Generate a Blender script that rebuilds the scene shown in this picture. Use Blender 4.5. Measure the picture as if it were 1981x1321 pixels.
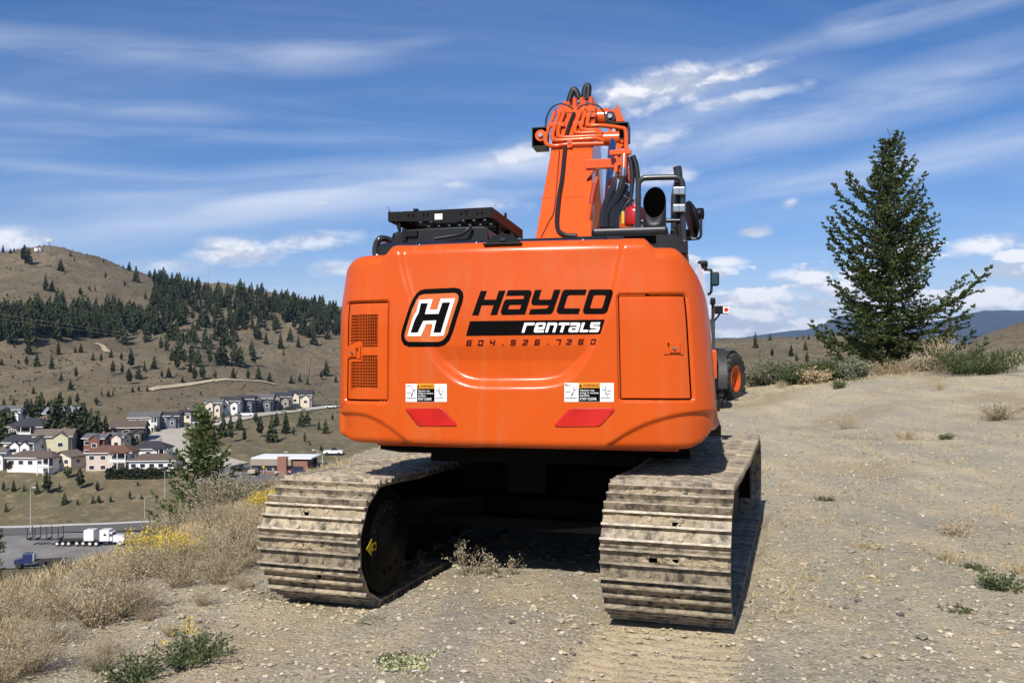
import bpy, bmesh, math, random
import numpy as np
from mathutils import Vector, Matrix, Euler
from mathutils.geometry import tessellate_polygon

for o in list(bpy.data.objects): bpy.data.objects.remove(o)
scene = bpy.context.scene
COL = scene.collection
R = math.radians

# ------------------------------------------------------------------ camera
F, CX, YH, HC = 1700.0, 990.5, 700.0, 1.66      # focal length and horizon in photo pixels, eye height
cam_d = bpy.data.cameras.new('camera'); cam = bpy.data.objects.new('camera', cam_d); COL.objects.link(cam)
cam.location = (0, 0, HC); cam.rotation_euler = (R(90), 0, 0)
cam_d.sensor_width = 36; cam_d.lens = F/1981*36
cam_d.shift_y = (YH-660.5)/1981
cam_d.clip_start = .1; cam_d.clip_end = 60000
scene.camera = cam
scene.render.resolution_x, scene.render.resolution_y = 1024, 682

# ------------------------------------------------------------------ light and exposure
SUN_EL, SUN_AZ = R(43), R(20)                   # sun behind the camera, SUN_AZ to its left
sdir = Vector((-math.sin(SUN_AZ)*math.cos(SUN_EL), -math.cos(SUN_AZ)*math.cos(SUN_EL), math.sin(SUN_EL)))
sl = bpy.data.lights.new('sun', 'SUN'); sl.energy = 4.6; sl.angle = R(.53); sl.color = (1, .95, .87)
so = bpy.data.objects.new('sun', sl); COL.objects.link(so); so.rotation_euler = sdir.to_track_quat('Z', 'Y').to_euler()
scene.view_settings.view_transform = 'Standard'; scene.view_settings.look = 'None'
scene.view_settings.exposure = 0.35; scene.view_settings.gamma = 1
scene.view_settings.use_curve_mapping = False

world = bpy.data.worlds.new('World'); scene.world = world; world.use_nodes = True
def build_sky():
    nt = world.node_tree; N, L = nt.nodes, nt.links; N.clear()
    def nd(t, **k):
        n = N.new(t)
        for a, v in k.items(): setattr(n, a, v)
        return n
    def put(sock, v):
        if hasattr(v, 'node'): L.new(v, sock)
        else: sock.default_value = v
    def m(op, a, b=0., c=0., clamp=False):
        n = nd('ShaderNodeMath', operation=op, use_clamp=clamp)
        put(n.inputs[0], a); put(n.inputs[1], b); put(n.inputs[2], c); return n.outputs[0]
    def sst(x, a, b):
        n = nd('ShaderNodeMapRange', interpolation_type='SMOOTHSTEP'); n.clamp = True
        put(n.inputs[0], x); n.inputs[1].default_value = a; n.inputs[2].default_value = b; return n.outputs[0]
    def vec(x, y, z=0.):
        n = nd('ShaderNodeCombineXYZ'); put(n.inputs[0], x); put(n.inputs[1], y); put(n.inputs[2], z); return n.outputs[0]
    def noise(v, scale, detail, rough=.55, dist=0.):
        n = nd('ShaderNodeTexNoise'); n.noise_dimensions = '3D'
        L.new(v, n.inputs['Vector']); n.inputs['Scale'].default_value = scale
        n.inputs['Detail'].default_value = detail; n.inputs['Roughness'].default_value = rough
        n.inputs['Distortion'].default_value = dist; return n.outputs['Fac']
    def mix(f, a, b):
        n = nd('ShaderNodeMix', data_type='RGBA'); put(n.inputs[0], f); put(n.inputs[6], a); put(n.inputs[7], b); return n.outputs[2]
    sky = nd('ShaderNodeTexSky', sky_type='NISHITA'); sky.sun_disc = False
    sky.sun_elevation = SUN_EL; sky.sun_rotation = R(180)+SUN_AZ
    sky.altitude = 500; sky.air_density = 1.0; sky.dust_density = .35; sky.ozone_density = 3.0
    tc = nd('ShaderNodeTexCoord'); sp = nd('ShaderNodeSeparateXYZ'); L.new(tc.outputs['Generated'], sp.inputs[0])
    x, y, z = sp.outputs
    az = m('ARCTAN2', x, y); el = m('ARCSINE', z)
    zz = m('MAXIMUM', z, 0.)
    # high streaked layer: a plane seen in perspective
    den = m('ADD', zz, .10)
    pu, pv = m('DIVIDE', x, den), m('DIVIDE', y, den)
    q = vec(m('MULTIPLY', m('ADD', pu, m('MULTIPLY', pv, .32)), .30), m('MULTIPLY', m('SUBTRACT', pv, m('MULTIPLY', pu, .22)), 1.05))
    n1 = noise(q, 1.25, 5, .58, .55); n2 = noise(q, .42, 2, .5, .3)
    cir = m('MULTIPLY', sst(n1, .40, .78), sst(n2, .36, .62))
    q2 = vec(m('MULTIPLY', az, 2.2), m('MULTIPLY', m('SUBTRACT', el, m('MULTIPLY', az, .10)), 16.))
    n3 = noise(q2, 1.3, 4, .6, .4)
    def band(a0, e0, slope, w, aw):
        # a long streak: centre (a0, e0) in radians, tilted by slope
        da = m('SUBTRACT', az, a0)
        d = m('ABSOLUTE', m('SUBTRACT', el, m('ADD', m('MULTIPLY', da, slope), e0)))
        k = m('SUBTRACT', 1., m('DIVIDE', d, w), clamp=True)
        k2 = sst(m('ABSOLUTE', da), aw, aw*.45)
        return m('MULTIPLY', m('MULTIPLY', k, k2), sst(n3, .22, .66))
    px = lambda p: math.atan((p-CX)/F)
    py = lambda v, p=CX: math.atan((YH-v)/F/math.sqrt(1+((p-CX)/F)**2))
    st = cir
    st = m('MULTIPLY', st, .46)
    for (p, v, sl_, w, aw, s) in ((640, 375, .155, .044, .42, 1.0), (900, 330, .14, .03, .2, .5), (1240, 255, .20, .045, .20, .6), (1500, 245, .16, .04, .34, .75), (1720, 320, .10, .03, .3, .5),
                               (260, 105, .10, .030, .36, .62), (620, 95, .12, .015, .2, .3), (100, 200, .04, .02, .25, .4), (1830, 12, .10, .022, .16, .8), (330, 345, .0, .014, .26, .45), (1560, 365, .10, .014, .28, .5), (1400, 120, .12, .02, .2, .35)):
        st = m('MAXIMUM', st, m('MULTIPLY', band(px(p), py(v, p), sl_, w, aw), s))
    # low cumulus: azimuth / elevation noise with flat bases
    q3 = vec(m('MULTIPLY', az, 7.5), m('MULTIPLY', el, 24.)); q3u = vec(m('MULTIPLY', az, 7.5), m('ADD', m('MULTIPLY', el, 24.), .22), 0.)
    c1, c1u = noise(q3, 1.15, 5, .6, .12), noise(q3u, 1.15, 4, .6, .12)
    low = m('MULTIPLY', sst(el, .19, .03), sst(az, -.65, .30))
    thr = m('SUBTRACT', .60, m('MULTIPLY', low, .20))
    cum = m('MULTIPLY', sst(m('SUBTRACT', c1, thr), 0., .07), sst(low, .15, .5))
    q4 = vec(m('MULTIPLY', az, 20.), m('MULTIPLY', el, 34.)); c2 = noise(q4, 1.0, 5, .6, .3)
    for (p, v, wa, we, s, tl) in ((1265, 176, .105, .024, 1., .12), (1395, 150, .075, .009, .9, .14), (1205, 186, .055, .022, 1., 0), (462, 490, .060, .019, 1., .03), (590, 470, .08, .014, .75, .12), (25, 462, .05, .016, .9, .1), (330, 515, .05, .010, .6, 0), (1430, 190, .08, .008, .6, .12), (1250, 270, .08, .012, .55, .1),
                              (1458, 449, .022, .008, .9, 0), (1405, 508, .035, .008, .9, 0), (1530, 395, .012, .008, .7, .3), (885, 357, .02, .006, .6, 0), (615, 395, .014, .005, .5, 0), (660, 520, .035, .011, .7, 0), (1010, 300, .07, .014, .6, .12), (1275, 345, .06, .013, .7, .05), (950, 400, .05, .010, .5, .05),
                              (1920, 470, .05, .013, 1., .06), (1950, 525, .06, .012, .9, 0), (1560, 530, .05, .011, .9, .05), (1490, 575, .05, .010, .8, 0), (1900, 570, .07, .010, .9, 0), (1600, 590, .06, .010, .9, .03)):
        da = m('DIVIDE', m('SUBTRACT', az, px(p)), wa); de = m('DIVIDE', m('SUBTRACT', m('SUBTRACT', el, py(v, p)), m('MULTIPLY', m('SUBTRACT', az, px(p)), tl)), we)
        r = m('SQRT', m('ADD', m('MULTIPLY', da, da), m('MULTIPLY', de, de)))
        k = sst(m('ADD', m('SUBTRACT', 1., r), m('MULTIPLY', m('SUBTRACT', c2, .5), 1.8)), -.08, .85)
        cum = m('MAXIMUM', cum, m('MULTIPLY', k, s))
    c2u = noise(vec(m('MULTIPLY', az, 20.), m('ADD', m('MULTIPLY', el, 34.), .35)), 1.0, 4, .6, .3)
    relief = m('ADD', m('MULTIPLY', m('SUBTRACT', c1, c1u), 3.2), m('MULTIPLY', m('SUBTRACT', c2, c2u), 2.6))
    shade = sst(relief, -.34, .34)
    K = 10.5
    ccol = mix(shade, (.56*K, .60*K, .69*K, 1), (1.02*K, 1.0*K, .99*K, 1))
    scol = (.76*K, .81*K, .91*K, 1)
    hz = sst(el, .14, -.02)
    hs = nd('ShaderNodeHueSaturation'); hs.inputs['Saturation'].default_value = 1.30; hs.inputs['Value'].default_value = .97; L.new(sky.outputs[0], hs.inputs['Color'])
    tn = nd('ShaderNodeMix', data_type='RGBA', blend_type='MULTIPLY'); tn.inputs[0].default_value = 1; L.new(hs.outputs[0], tn.inputs[6]); tn.inputs[7].default_value = (1.06, .935, 1.06, 1)
    skyc = mix(m('MULTIPLY', hz, .35), tn.outputs[2], (.52*K, .70*K, .92*K, 1))
    skyc = mix(m('MULTIPLY', st, .78, clamp=True), skyc, scol)
    skyc = mix(m('MULTIPLY', cum, .86, clamp=True), skyc, ccol)
    bg = nd('ShaderNodeBackground'); bg.inputs[1].default_value = .085
    L.new(skyc, bg.inputs[0]); out = nd('ShaderNodeOutputWorld'); L.new(bg.outputs[0], out.inputs[0])
build_sky()
world.cycles.sampling_method = 'MANUAL'; world.cycles.sample_map_resolution = 128
cyc = scene.cycles; cyc.max_bounces = 6; cyc.diffuse_bounces = 2; cyc.glossy_bounces = 3; cyc.transmission_bounces = 4; cyc.volume_bounces = 0
cyc.adaptive_threshold = .02

# ------------------------------------------------------------------ helpers
def tag(o, label=None, cat=None, group=None, kind=None):
    if label: o['label'] = label
    if cat: o['category'] = cat
    if group: o['group'] = group
    if kind: o['kind'] = kind
    return o
def empty(name, loc=(0, 0, 0), rz=0, parent=None):
    o = bpy.data.objects.new(name, None); COL.objects.link(o); o.location = loc; o.rotation_euler = (0, 0, rz)
    o.parent = parent; o.empty_display_size = .1; return o
def link(name, me, mat=None, parent=None, loc=None, rot=None, smooth=False):
    o = bpy.data.objects.new(name, me); COL.objects.link(o)
    if mat is not None and len(me.materials) == 0: me.materials.append(mat)
    if parent: o.parent = parent
    if loc is not None: o.location = loc
    if rot is not None: o.rotation_euler = rot
    if smooth: me.shade_smooth()
    return o
def copy_tree(src, loc, rz=0., scale=1., label=None, group=None):
    c = src.copy(); COL.objects.link(c); c.location = loc; c.rotation_euler = (0, 0, rz)
    c.scale = (scale,)*3 if not hasattr(scale, '__len__') else scale
    if label: c['label'] = label
    if group: c['group'] = group
    for ch in list(src.children):
        d = ch.copy(); COL.objects.link(d); d.parent = c
    return c

class MB:
    """collects shapes, builds one mesh object"""
    def __init__(s): s.v = []; s.f = []; s.m = []; s.mi = 0; s.sm = []
    def add(s, vs, fs, smooth=False):
        b = len(s.v); s.v += [tuple(p) for p in vs]; s.f += [tuple(i+b for i in f) for f in fs]
        s.m += [s.mi]*len(fs); s.sm += [smooth]*len(fs); return s
    def box(s, c, d, rot=None, bev=0.):
        x, y, z = (q/2 for q in d); c = Vector(c)
        M = Euler(rot).to_matrix() if rot is not None and not isinstance(rot, Matrix) else rot
        if bev <= 0:
            vs = [Vector((sx*x, sy*y, sz*z)) for sz in (-1, 1) for sy in (-1, 1) for sx in (-1, 1)]
            fs = [(0, 2, 3, 1), (4, 5, 7, 6), (0, 1, 5, 4), (2, 6, 7, 3), (0, 4, 6, 2), (1, 3, 7, 5)]
        else:
            bm = bmesh.new(); bmesh.ops.create_cube(bm, size=1)
            for v in bm.verts: v.co = Vector((v.co.x*2*x, v.co.y*2*y, v.co.z*2*z))
            bmesh.ops.bevel(bm, geom=bm.edges[:], offset=bev, segments=2, profile=.5, affect='EDGES')
            bm.verts.index_update(); vs = [v.co.copy() for v in bm.verts]; fs = [[v.index for v in f.verts] for f in bm.faces]; bm.free()
        if M is not None: vs = [M @ v for v in vs]
        return s.add([v+c for v in vs], fs)
    def beam(s, p0, p1, w, h, up=(0, 0, 1), bev=0.):
        p0, p1 = Vector(p0), Vector(p1); d = p1-p0; Ln = d.length
        yv = d.normalized(); xv = yv.cross(Vector(up))
        if xv.length < 1e-4: xv = Vector((1, 0, 0))
        xv.normalize(); zv = xv.cross(yv)
        M = Matrix((xv, yv, zv)).transposed()
        return s.box((p0+p1)/2, (w, Ln, h), M, bev)
    def tube(s, pts, r, n=8, caps=True, closed=False):
        pts = [Vector(p) for p in pts]; rr = r if hasattr(r, '__len__') else [r]*len(pts)
        rings = []; prev = None
        for i, p in enumerate(pts):
            a, b = pts[max(0, i-1)], pts[min(len(pts)-1, i+1)]
            t = (b-a); t = t.normalized() if t.length > 1e-9 else Vector((0, 0, 1))
            u = prev if prev is not None else (Vector((1, 0, 0)) if abs(t.x) < .9 else Vector((0, 1, 0)))
            u = (u - t*u.dot(t)).normalized(); prev = u; w = t.cross(u)
            rings.append([p + (u*math.cos(k*2*math.pi/n)+w*math.sin(k*2*math.pi/n))*rr[i] for k in range(n)])
        vs = [v for g in rings for v in g]; fs = []
        for i in range(len(pts)-1):
            for k in range(n):
                fs.append((i*n+k, i*n+(k+1) % n, (i+1)*n+(k+1) % n, (i+1)*n+k))
        s.add(vs, fs, True)
        if caps:
            s.add(rings[0], [tuple(range(n-1, -1, -1))]); s.add(rings[-1], [tuple(range(n))])
        return s
    def cyl(s, p0, p1, r0, r1=None, n=16): return s.tube([p0, p1], [r0, r0 if r1 is None else r1], n)
    def lathe(s, prof, n=24, axis='z', c=(0, 0, 0), caps=True):
        c = Vector(c); vs = []; fs = []
        for (r, h) in prof:
            for k in range(n):
                a = k*2*math.pi/n; p = (r*math.cos(a), r*math.sin(a), h)
                if axis == 'x': p = (h, r*math.cos(a), r*math.sin(a))
                if axis == 'y': p = (r*math.sin(a), h, r*math.cos(a))
                vs.append(c+Vector(p))
        for i in range(len(prof)-1):
            for k in range(n): fs.append((i*n+k, i*n+(k+1) % n, (i+1)*n+(k+1) % n, (i+1)*n+k))
        s.add(vs, fs, True)
        if caps:
            for i, rv in ((0, True), (len(prof)-1, False)):
                if prof[i][0] > 1e-4:
                    q = [vs[i*n+k] for k in range(n)]; s.add(q, [tuple(range(n-1, -1, -1)) if rv else tuple(range(n))])
        return s
    def prism(s, poly, a0, a1, axis='x'):
        """extrude a 2D polygon (other two axes) from a0 to a1 along axis"""
        def P(a, q):
            if axis == 'x': return (a, q[0], q[1])
            if axis == 'y': return (q[0], a, q[1])
            return (q[0], q[1], a)
        n = len(poly); vs = [P(a0, q) for q in poly]+[P(a1, q) for q in poly]
        tri = tessellate_polygon([[Vector((q[0], q[1], 0)) for q in poly]])
        fs = [tuple(t) for t in tri]+[tuple(i+n for i in reversed(t)) for t in tri]
        fs += [(i, (i+1) % n, (i+1) % n+n, i+n) for i in range(n)]
        return s.add(vs, fs)
    def mesh(s, name, mats):
        me = bpy.data.meshes.new(name); me.from_pydata(s.v, [], s.f)
        for mt in (mats if isinstance(mats, (list, tuple)) else [mats]): me.materials.append(mt)
        me.polygons.foreach_set('material_index', s.m); me.polygons.foreach_set('use_smooth', s.sm)
        bm = bmesh.new(); bm.from_mesh(me); bmesh.ops.recalc_face_normals(bm, faces=bm.faces[:]); bm.to_mesh(me); bm.free()
        me.update(); return me
    def build(s, name, mats, parent=None, loc=None, rot=None):
        return link(name, s.mesh(name, mats), None, parent, loc, rot)

def npmesh(name, v, f, mats=None, smooth=False, mi=None):
    """fast mesh from numpy arrays; f (n,3) or (n,4)"""
    v = np.asarray(v, np.float32); f = np.asarray(f, np.int32)
    me = bpy.data.meshes.new(name); me.vertices.add(len(v)); me.vertices.foreach_set('co', v.ravel())
    k = f.shape[1]; me.loops.add(f.size); me.loops.foreach_set('vertex_index', f.ravel())
    me.polygons.add(len(f)); me.polygons.foreach_set('loop_start', np.arange(0, f.size, k, dtype=np.int32))
    if mi is not None: me.polygons.foreach_set('material_index', np.asarray(mi, np.int32))
    me.polygons.foreach_set('use_smooth', np.full(len(f), smooth))
    for mt in (mats or []): me.materials.append(mt)
    me.update(calc_edges=True); return me

def spline(pts, k=6):
    """Catmull-Rom through points"""
    P = [Vector(p) for p in pts]; P = [P[0]*2-P[1]]+P+[P[-1]*2-P[-2]]; out = []
    for i in range(1, len(P)-2):
        a, b, c, d = P[i-1:i+3]
        for j in range(k):
            t = j/k; out.append(.5*((2*b)+(c-a)*t+(2*a-5*b+4*c-d)*t*t+(3*b-a-3*c+d)*t**3))
    out.append(P[-2]); return out

# ------------------------------------------------------------------ materials
MAT = {}
def mat(name, col, rough=.6, metal=0., var=.0, scale=8., bump=0., bscale=60., coat=0., col2=None, spec=.5, thr=None, dust=None, trans=0., vr=0.):
    m_ = bpy.data.materials.new(name); m_.use_nodes = True; nt = m_.node_tree; N, L = nt.nodes, nt.links
    b = N['Principled BSDF']; b.inputs['Roughness'].default_value = rough; b.inputs['Metallic'].default_value = metal
    b.inputs['Specular IOR Level'].default_value = spec
    if coat: b.inputs['Coat Weight'].default_value = coat; b.inputs['Coat Roughness'].default_value = .06
    base = (*col, 1); tc = N.new('ShaderNodeTexCoord')
    def noise(sc, det=5, rg=.6):
        n = N.new('ShaderNodeTexNoise'); n.inputs['Scale'].default_value = sc; n.inputs['Detail'].default_value = det; n.inputs['Roughness'].default_value = rg
        L.new(tc.outputs['Object'], n.inputs['Vector']); return n.outputs['Fac']
    cur = None
    if var or col2 is not None:
        f = noise(scale); r = N.new('ShaderNodeMapRange'); L.new(f, r.inputs[0])
        a, c = thr or (.3, .7); r.inputs[1].default_value = a; r.inputs[2].default_value = c
        mx = N.new('ShaderNodeMix'); mx.data_type = 'RGBA'; L.new(r.outputs[0], mx.inputs[0])
        if col2 is None:
            mx.inputs[6].default_value = (*[q*(1-var) for q in col], 1); mx.inputs[7].default_value = (*[min(1, q*(1+var)) for q in col], 1)
        else:
            mx.inputs[6].default_value = base; mx.inputs[7].default_value = (*col2, 1)
        cur = mx.outputs[2]
    if dust:
        dc, ds, a, c = dust
        f = noise(ds, 8, .7); r = N.new('ShaderNodeMapRange'); L.new(f, r.inputs[0]); r.inputs[1].default_value = a; r.inputs[2].default_value = c
        mx = N.new('ShaderNodeMix'); mx.data_type = 'RGBA'; L.new(r.outputs[0], mx.inputs[0])
        if cur: L.new(cur, mx.inputs[6])
        else: mx.inputs[6].default_value = base
        mx.inputs[7].default_value = (*dc, 1); cur = mx.outputs[2]
    if vr:
        oi = N.new('ShaderNodeObjectInfo'); hs = N.new('ShaderNodeHueSaturation')
        r = N.new('ShaderNodeMapRange'); L.new(oi.outputs['Random'], r.inputs[0]); r.inputs[3].default_value = 1-vr; r.inputs[4].default_value = 1+vr
        L.new(r.outputs[0], hs.inputs['Value'])
        if cur: L.new(cur, hs.inputs['Color'])
        else: hs.inputs['Color'].default_value = base
        cur = hs.outputs[0]
    if cur: L.new(cur, b.inputs['Base Color'])
    else: b.inputs['Base Color'].default_value = base
    if bump:
        bp = N.new('ShaderNodeBump'); bp.inputs['Strength'].default_value = bump; bp.inputs['Distance'].default_value = .02
        L.new(noise(bscale), bp.inputs['Height']); L.new(bp.outputs[0], b.inputs['Normal'])
    if trans:
        tr = N.new('ShaderNodeBsdfTranslucent'); ms = N.new('ShaderNodeMixShader'); ms.inputs[0].default_value = trans
        if cur: L.new(cur, tr.inputs[0])
        else: tr.inputs[0].default_value = base
        L.new(b.outputs[0], ms.inputs[1]); L.new(tr.outputs[0], ms.inputs[2]); L.new(ms.outputs[0], N['Material Output'].inputs[0])
    MAT[name] = m_; return m_

# ------------------------------------------------------------------ terrain
def _hash(ix, iy, s):
    h = (ix*374761393 + iy*668265263 + s*974634211) & 0x7fffffff
    h = ((h ^ (h >> 13))*1274126177) & 0x7fffffff
    return ((h ^ (h >> 16)) & 0xffff)/65535.
def vnoise(x, y, s=0):
    x = np.asarray(x, float); y = np.asarray(y, float)
    ix, iy = np.floor(x).astype(np.int64), np.floor(y).astype(np.int64); fx, fy = x-ix, y-iy
    fx, fy = fx*fx*(3-2*fx), fy*fy*(3-2*fy)
    a, b = _hash(ix, iy, s), _hash(ix+1, iy, s); c, d = _hash(ix, iy+1, s), _hash(ix+1, iy+1, s)
    return (a+(b-a)*fx)*(1-fy)+(c+(d-c)*fx)*fy - .5
def fbm(x, y, o=4, s=0):
    t = 0; a = 1.
    for i in range(o): t = t+a*vnoise(x*2**i+17*i, y*2**i-9*i, s+i); a *= .5
    return t
def sstep(x, a, b):
    t = np.clip((x-a)/(b-a), 0, 1); return t*t*(3-2*t)
def softplus(x, k): return np.logaddexp(0, x/k)*k

TRK_C, TRK_A = np.array([.455, 7.70]), R(18.0)       # undercarriage centre and heading
HSE_C, HSE_A = np.array([.335, 7.40]), R(12.0)        # upper structure centre and heading
def left_edge(y): return np.interp(y, [-40, 0, 4.5, 6.5, 7.6, 9.5, 14, 20, 32, 40], [-4.6, -4.4, -4.25, -3.95, -3.5, -3.25, -2.9, -2.2, -.4, 1.])
CREST_U = [-2000, 0, 100, 200, 300, 400, 450, 530, 650, 900, 1400]
CREST_Y = [470, 487, 488, 512, 538, 548, 553, 566, 592, 625, 668]
def landscape(x, y):
    az = np.arctan2(x, y); azc = np.clip(az, -.95, .95)
    rr = np.hypot(x, y); Y = rr*np.cos(azc); u = CX+F*np.tan(azc)
    zl = np.interp(Y, [0, 120, 190, 203, 212, 228, 240, 265, 300, 350, 400], [-41, -39, -37.5, -37.3, -36, -31, -28, -25, -21.8, -19, -18])
    yh = np.interp(u, [-2000, 0, 300, 420, 650, 1400], [350, 350, 385, 425, 440, 440])
    zc = HC+(YH-np.interp(u, CREST_U, CREST_Y))/F*900
    t = (Y-yh)/(900-yh); tt = np.clip(t, 0, 1)
    prof = .62*tt+.38*tt*tt*(3-2*tt)
    zh = (zc-zl)*prof + (11*fbm(x/95, y/120, 4, 3)-7*(1-2*np.abs(fbm(x/60, y/170, 3, 23)))*sstep(t, .05, .3)+4.5*sstep(t, .05, .3))*sstep(t, 0, .12)*sstep(tt, 1.0, .9) - np.clip(t-1, 0, 99)*70
    zh += 4.5*np.exp(-((u-450)/110)**2)*sstep(Y, 425, 470)*sstep(Y, 560, 480)
    zl = zl + zh + .5*fbm(x/22, y/22, 3, 9)*sstep(Y, 60, 120)
    # right of the ridge: dry hills, then forested mountains
    cr = np.interp(u, [1300, 1440, 1520, 1600, 1700, 1800, 1860, 1900, 1981, 2300], [660, 655, 653, 650, 648, 655, 672, 650, 622, 600])
    zcr = HC+(YH-cr)/F*430
    zr = np.interp(Y, [0, 45, 130, 260], [-6, -12, -14, -8])
    t2 = sstep(Y, 220, 430); zr = zr*(1-t2)+zcr*t2
    zr = zr - 22*sstep(Y, 440, 640) - 30*sstep(Y, 640, 2500) + 5*fbm(x/60, y/60, 4, 21)*sstep(Y, 60, 200)*sstep(Y, 420, 330)
    k = sstep(u, 660, 1350)
    z = zl*(1-k)+zr*k
    my = np.interp(u, [900, 1300, 1430, 1500, 1560, 1600, 1640, 1680, 1740, 1800, 1860, 1905, 1960, 2100, 2600], [640, 655, 656, 651, 644, 631, 616, 622, 634, 626, 612, 603, 605, 600, 590])
    zm = HC+(YH-my)/F*9000 + 70*fbm(x/700, y/700, 4, 31)
    km = sstep(Y, 4200, 9000)*sstep(u, 600, 1000)
    z = z*(1-km)+zm*km
    z = np.where(Y > 9000, z-(Y-9000)*.015, z)
    return z
def plateau(x, y):
    z = .033*softplus(y-11, 3.)*sstep(x, -6, 2) + .035*softplus(x-3.5, 2.)*sstep(y, 3, 22) + .068*softplus(x-9, 2.5)*sstep(y, 14, 30)
    z = z + .075*fbm(x/2.3, y/2.3, 3, 5) + .034*fbm(x/.55, y/.55, 4, 6)*sstep(y, 40, 20) + .05*sstep(fbm(x/1.1, y/1.6, 3, 61), .25, .6)*sstep(x, 2.5, 5.)
    z = z - .48*np.exp(-((x-6.8)/2.6)**2)*sstep(y, 13, 24)*sstep(y, 36, 32)   # hollow where the loader stands
    # low hummock between the tracks and the ruts the tracks have pressed in
    tx = (x-TRK_C[0])*math.cos(TRK_A)-(y-TRK_C[1])*math.sin(TRK_A); ty = (x-TRK_C[0])*math.sin(TRK_A)+(y-TRK_C[1])*math.cos(TRK_A)
    z = z + .05*np.exp(-(tx/.75)**4)*sstep(ty, -4., -2.2)*sstep(ty, 4, 2)
    under = sstep(np.abs(np.abs(tx)-1.195), .52, .40)*sstep(np.abs(ty), 2.35, 1.9)
    z = z*(1-under) + (-.02+.035*tx/1.195)*under
    rut = sstep(np.abs(tx-1.195), .5, .40)*sstep(ty, -1.9, -2.2)
    z = z - rut*(.030 + .026*np.sin(ty*2*math.pi/.11+1.5*vnoise(x*3, y*3, 8)))
    return z
def height(x, y):
    x = np.asarray(x, float); y = np.asarray(y, float)
    wob = .5*fbm(x/3.5, y/3.5, 2, 12)
    dl = softplus(left_edge(y)-x+.6*wob, .28); df = softplus(y-33.2-.10*np.clip(x-14, 0, 99)+wob, .7); db = softplus(-45-y, 2.); dr = softplus(x-46, 2.)
    zp = plateau(np.clip(x, -8, 60), np.clip(y, -60, 60)) - .52*dl - .42*df - .4*db - .4*dr
    zp = zp + .06*fbm(x/.9, y/.9, 3, 14)*sstep(dl, .1, .6)
    zv = landscape(x, y)
    return np.maximum(zp, zv)
def h1(x, y): return float(height(np.array([x]), np.array([y]))[0])
def hit(px, py, d0=3.0, d1=3000.):
    """where the sight line through a photo pixel meets the ground"""
    lo, hi = d0, d1
    for n in (420, 24, 24):
        d = np.geomspace(lo, hi, n); k = np.nonzero(height((px-CX)/F*d, d) > HC+(YH-py)/F*d)[0]
        if len(k) == 0: return None
        i = k[0]; lo, hi = d[max(0, i-1)], d[i]
        if hi <= lo*1.00001: break
    return Vector(((px-CX)/F*hi, hi, h1((px-CX)/F*hi, hi)))

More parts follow.
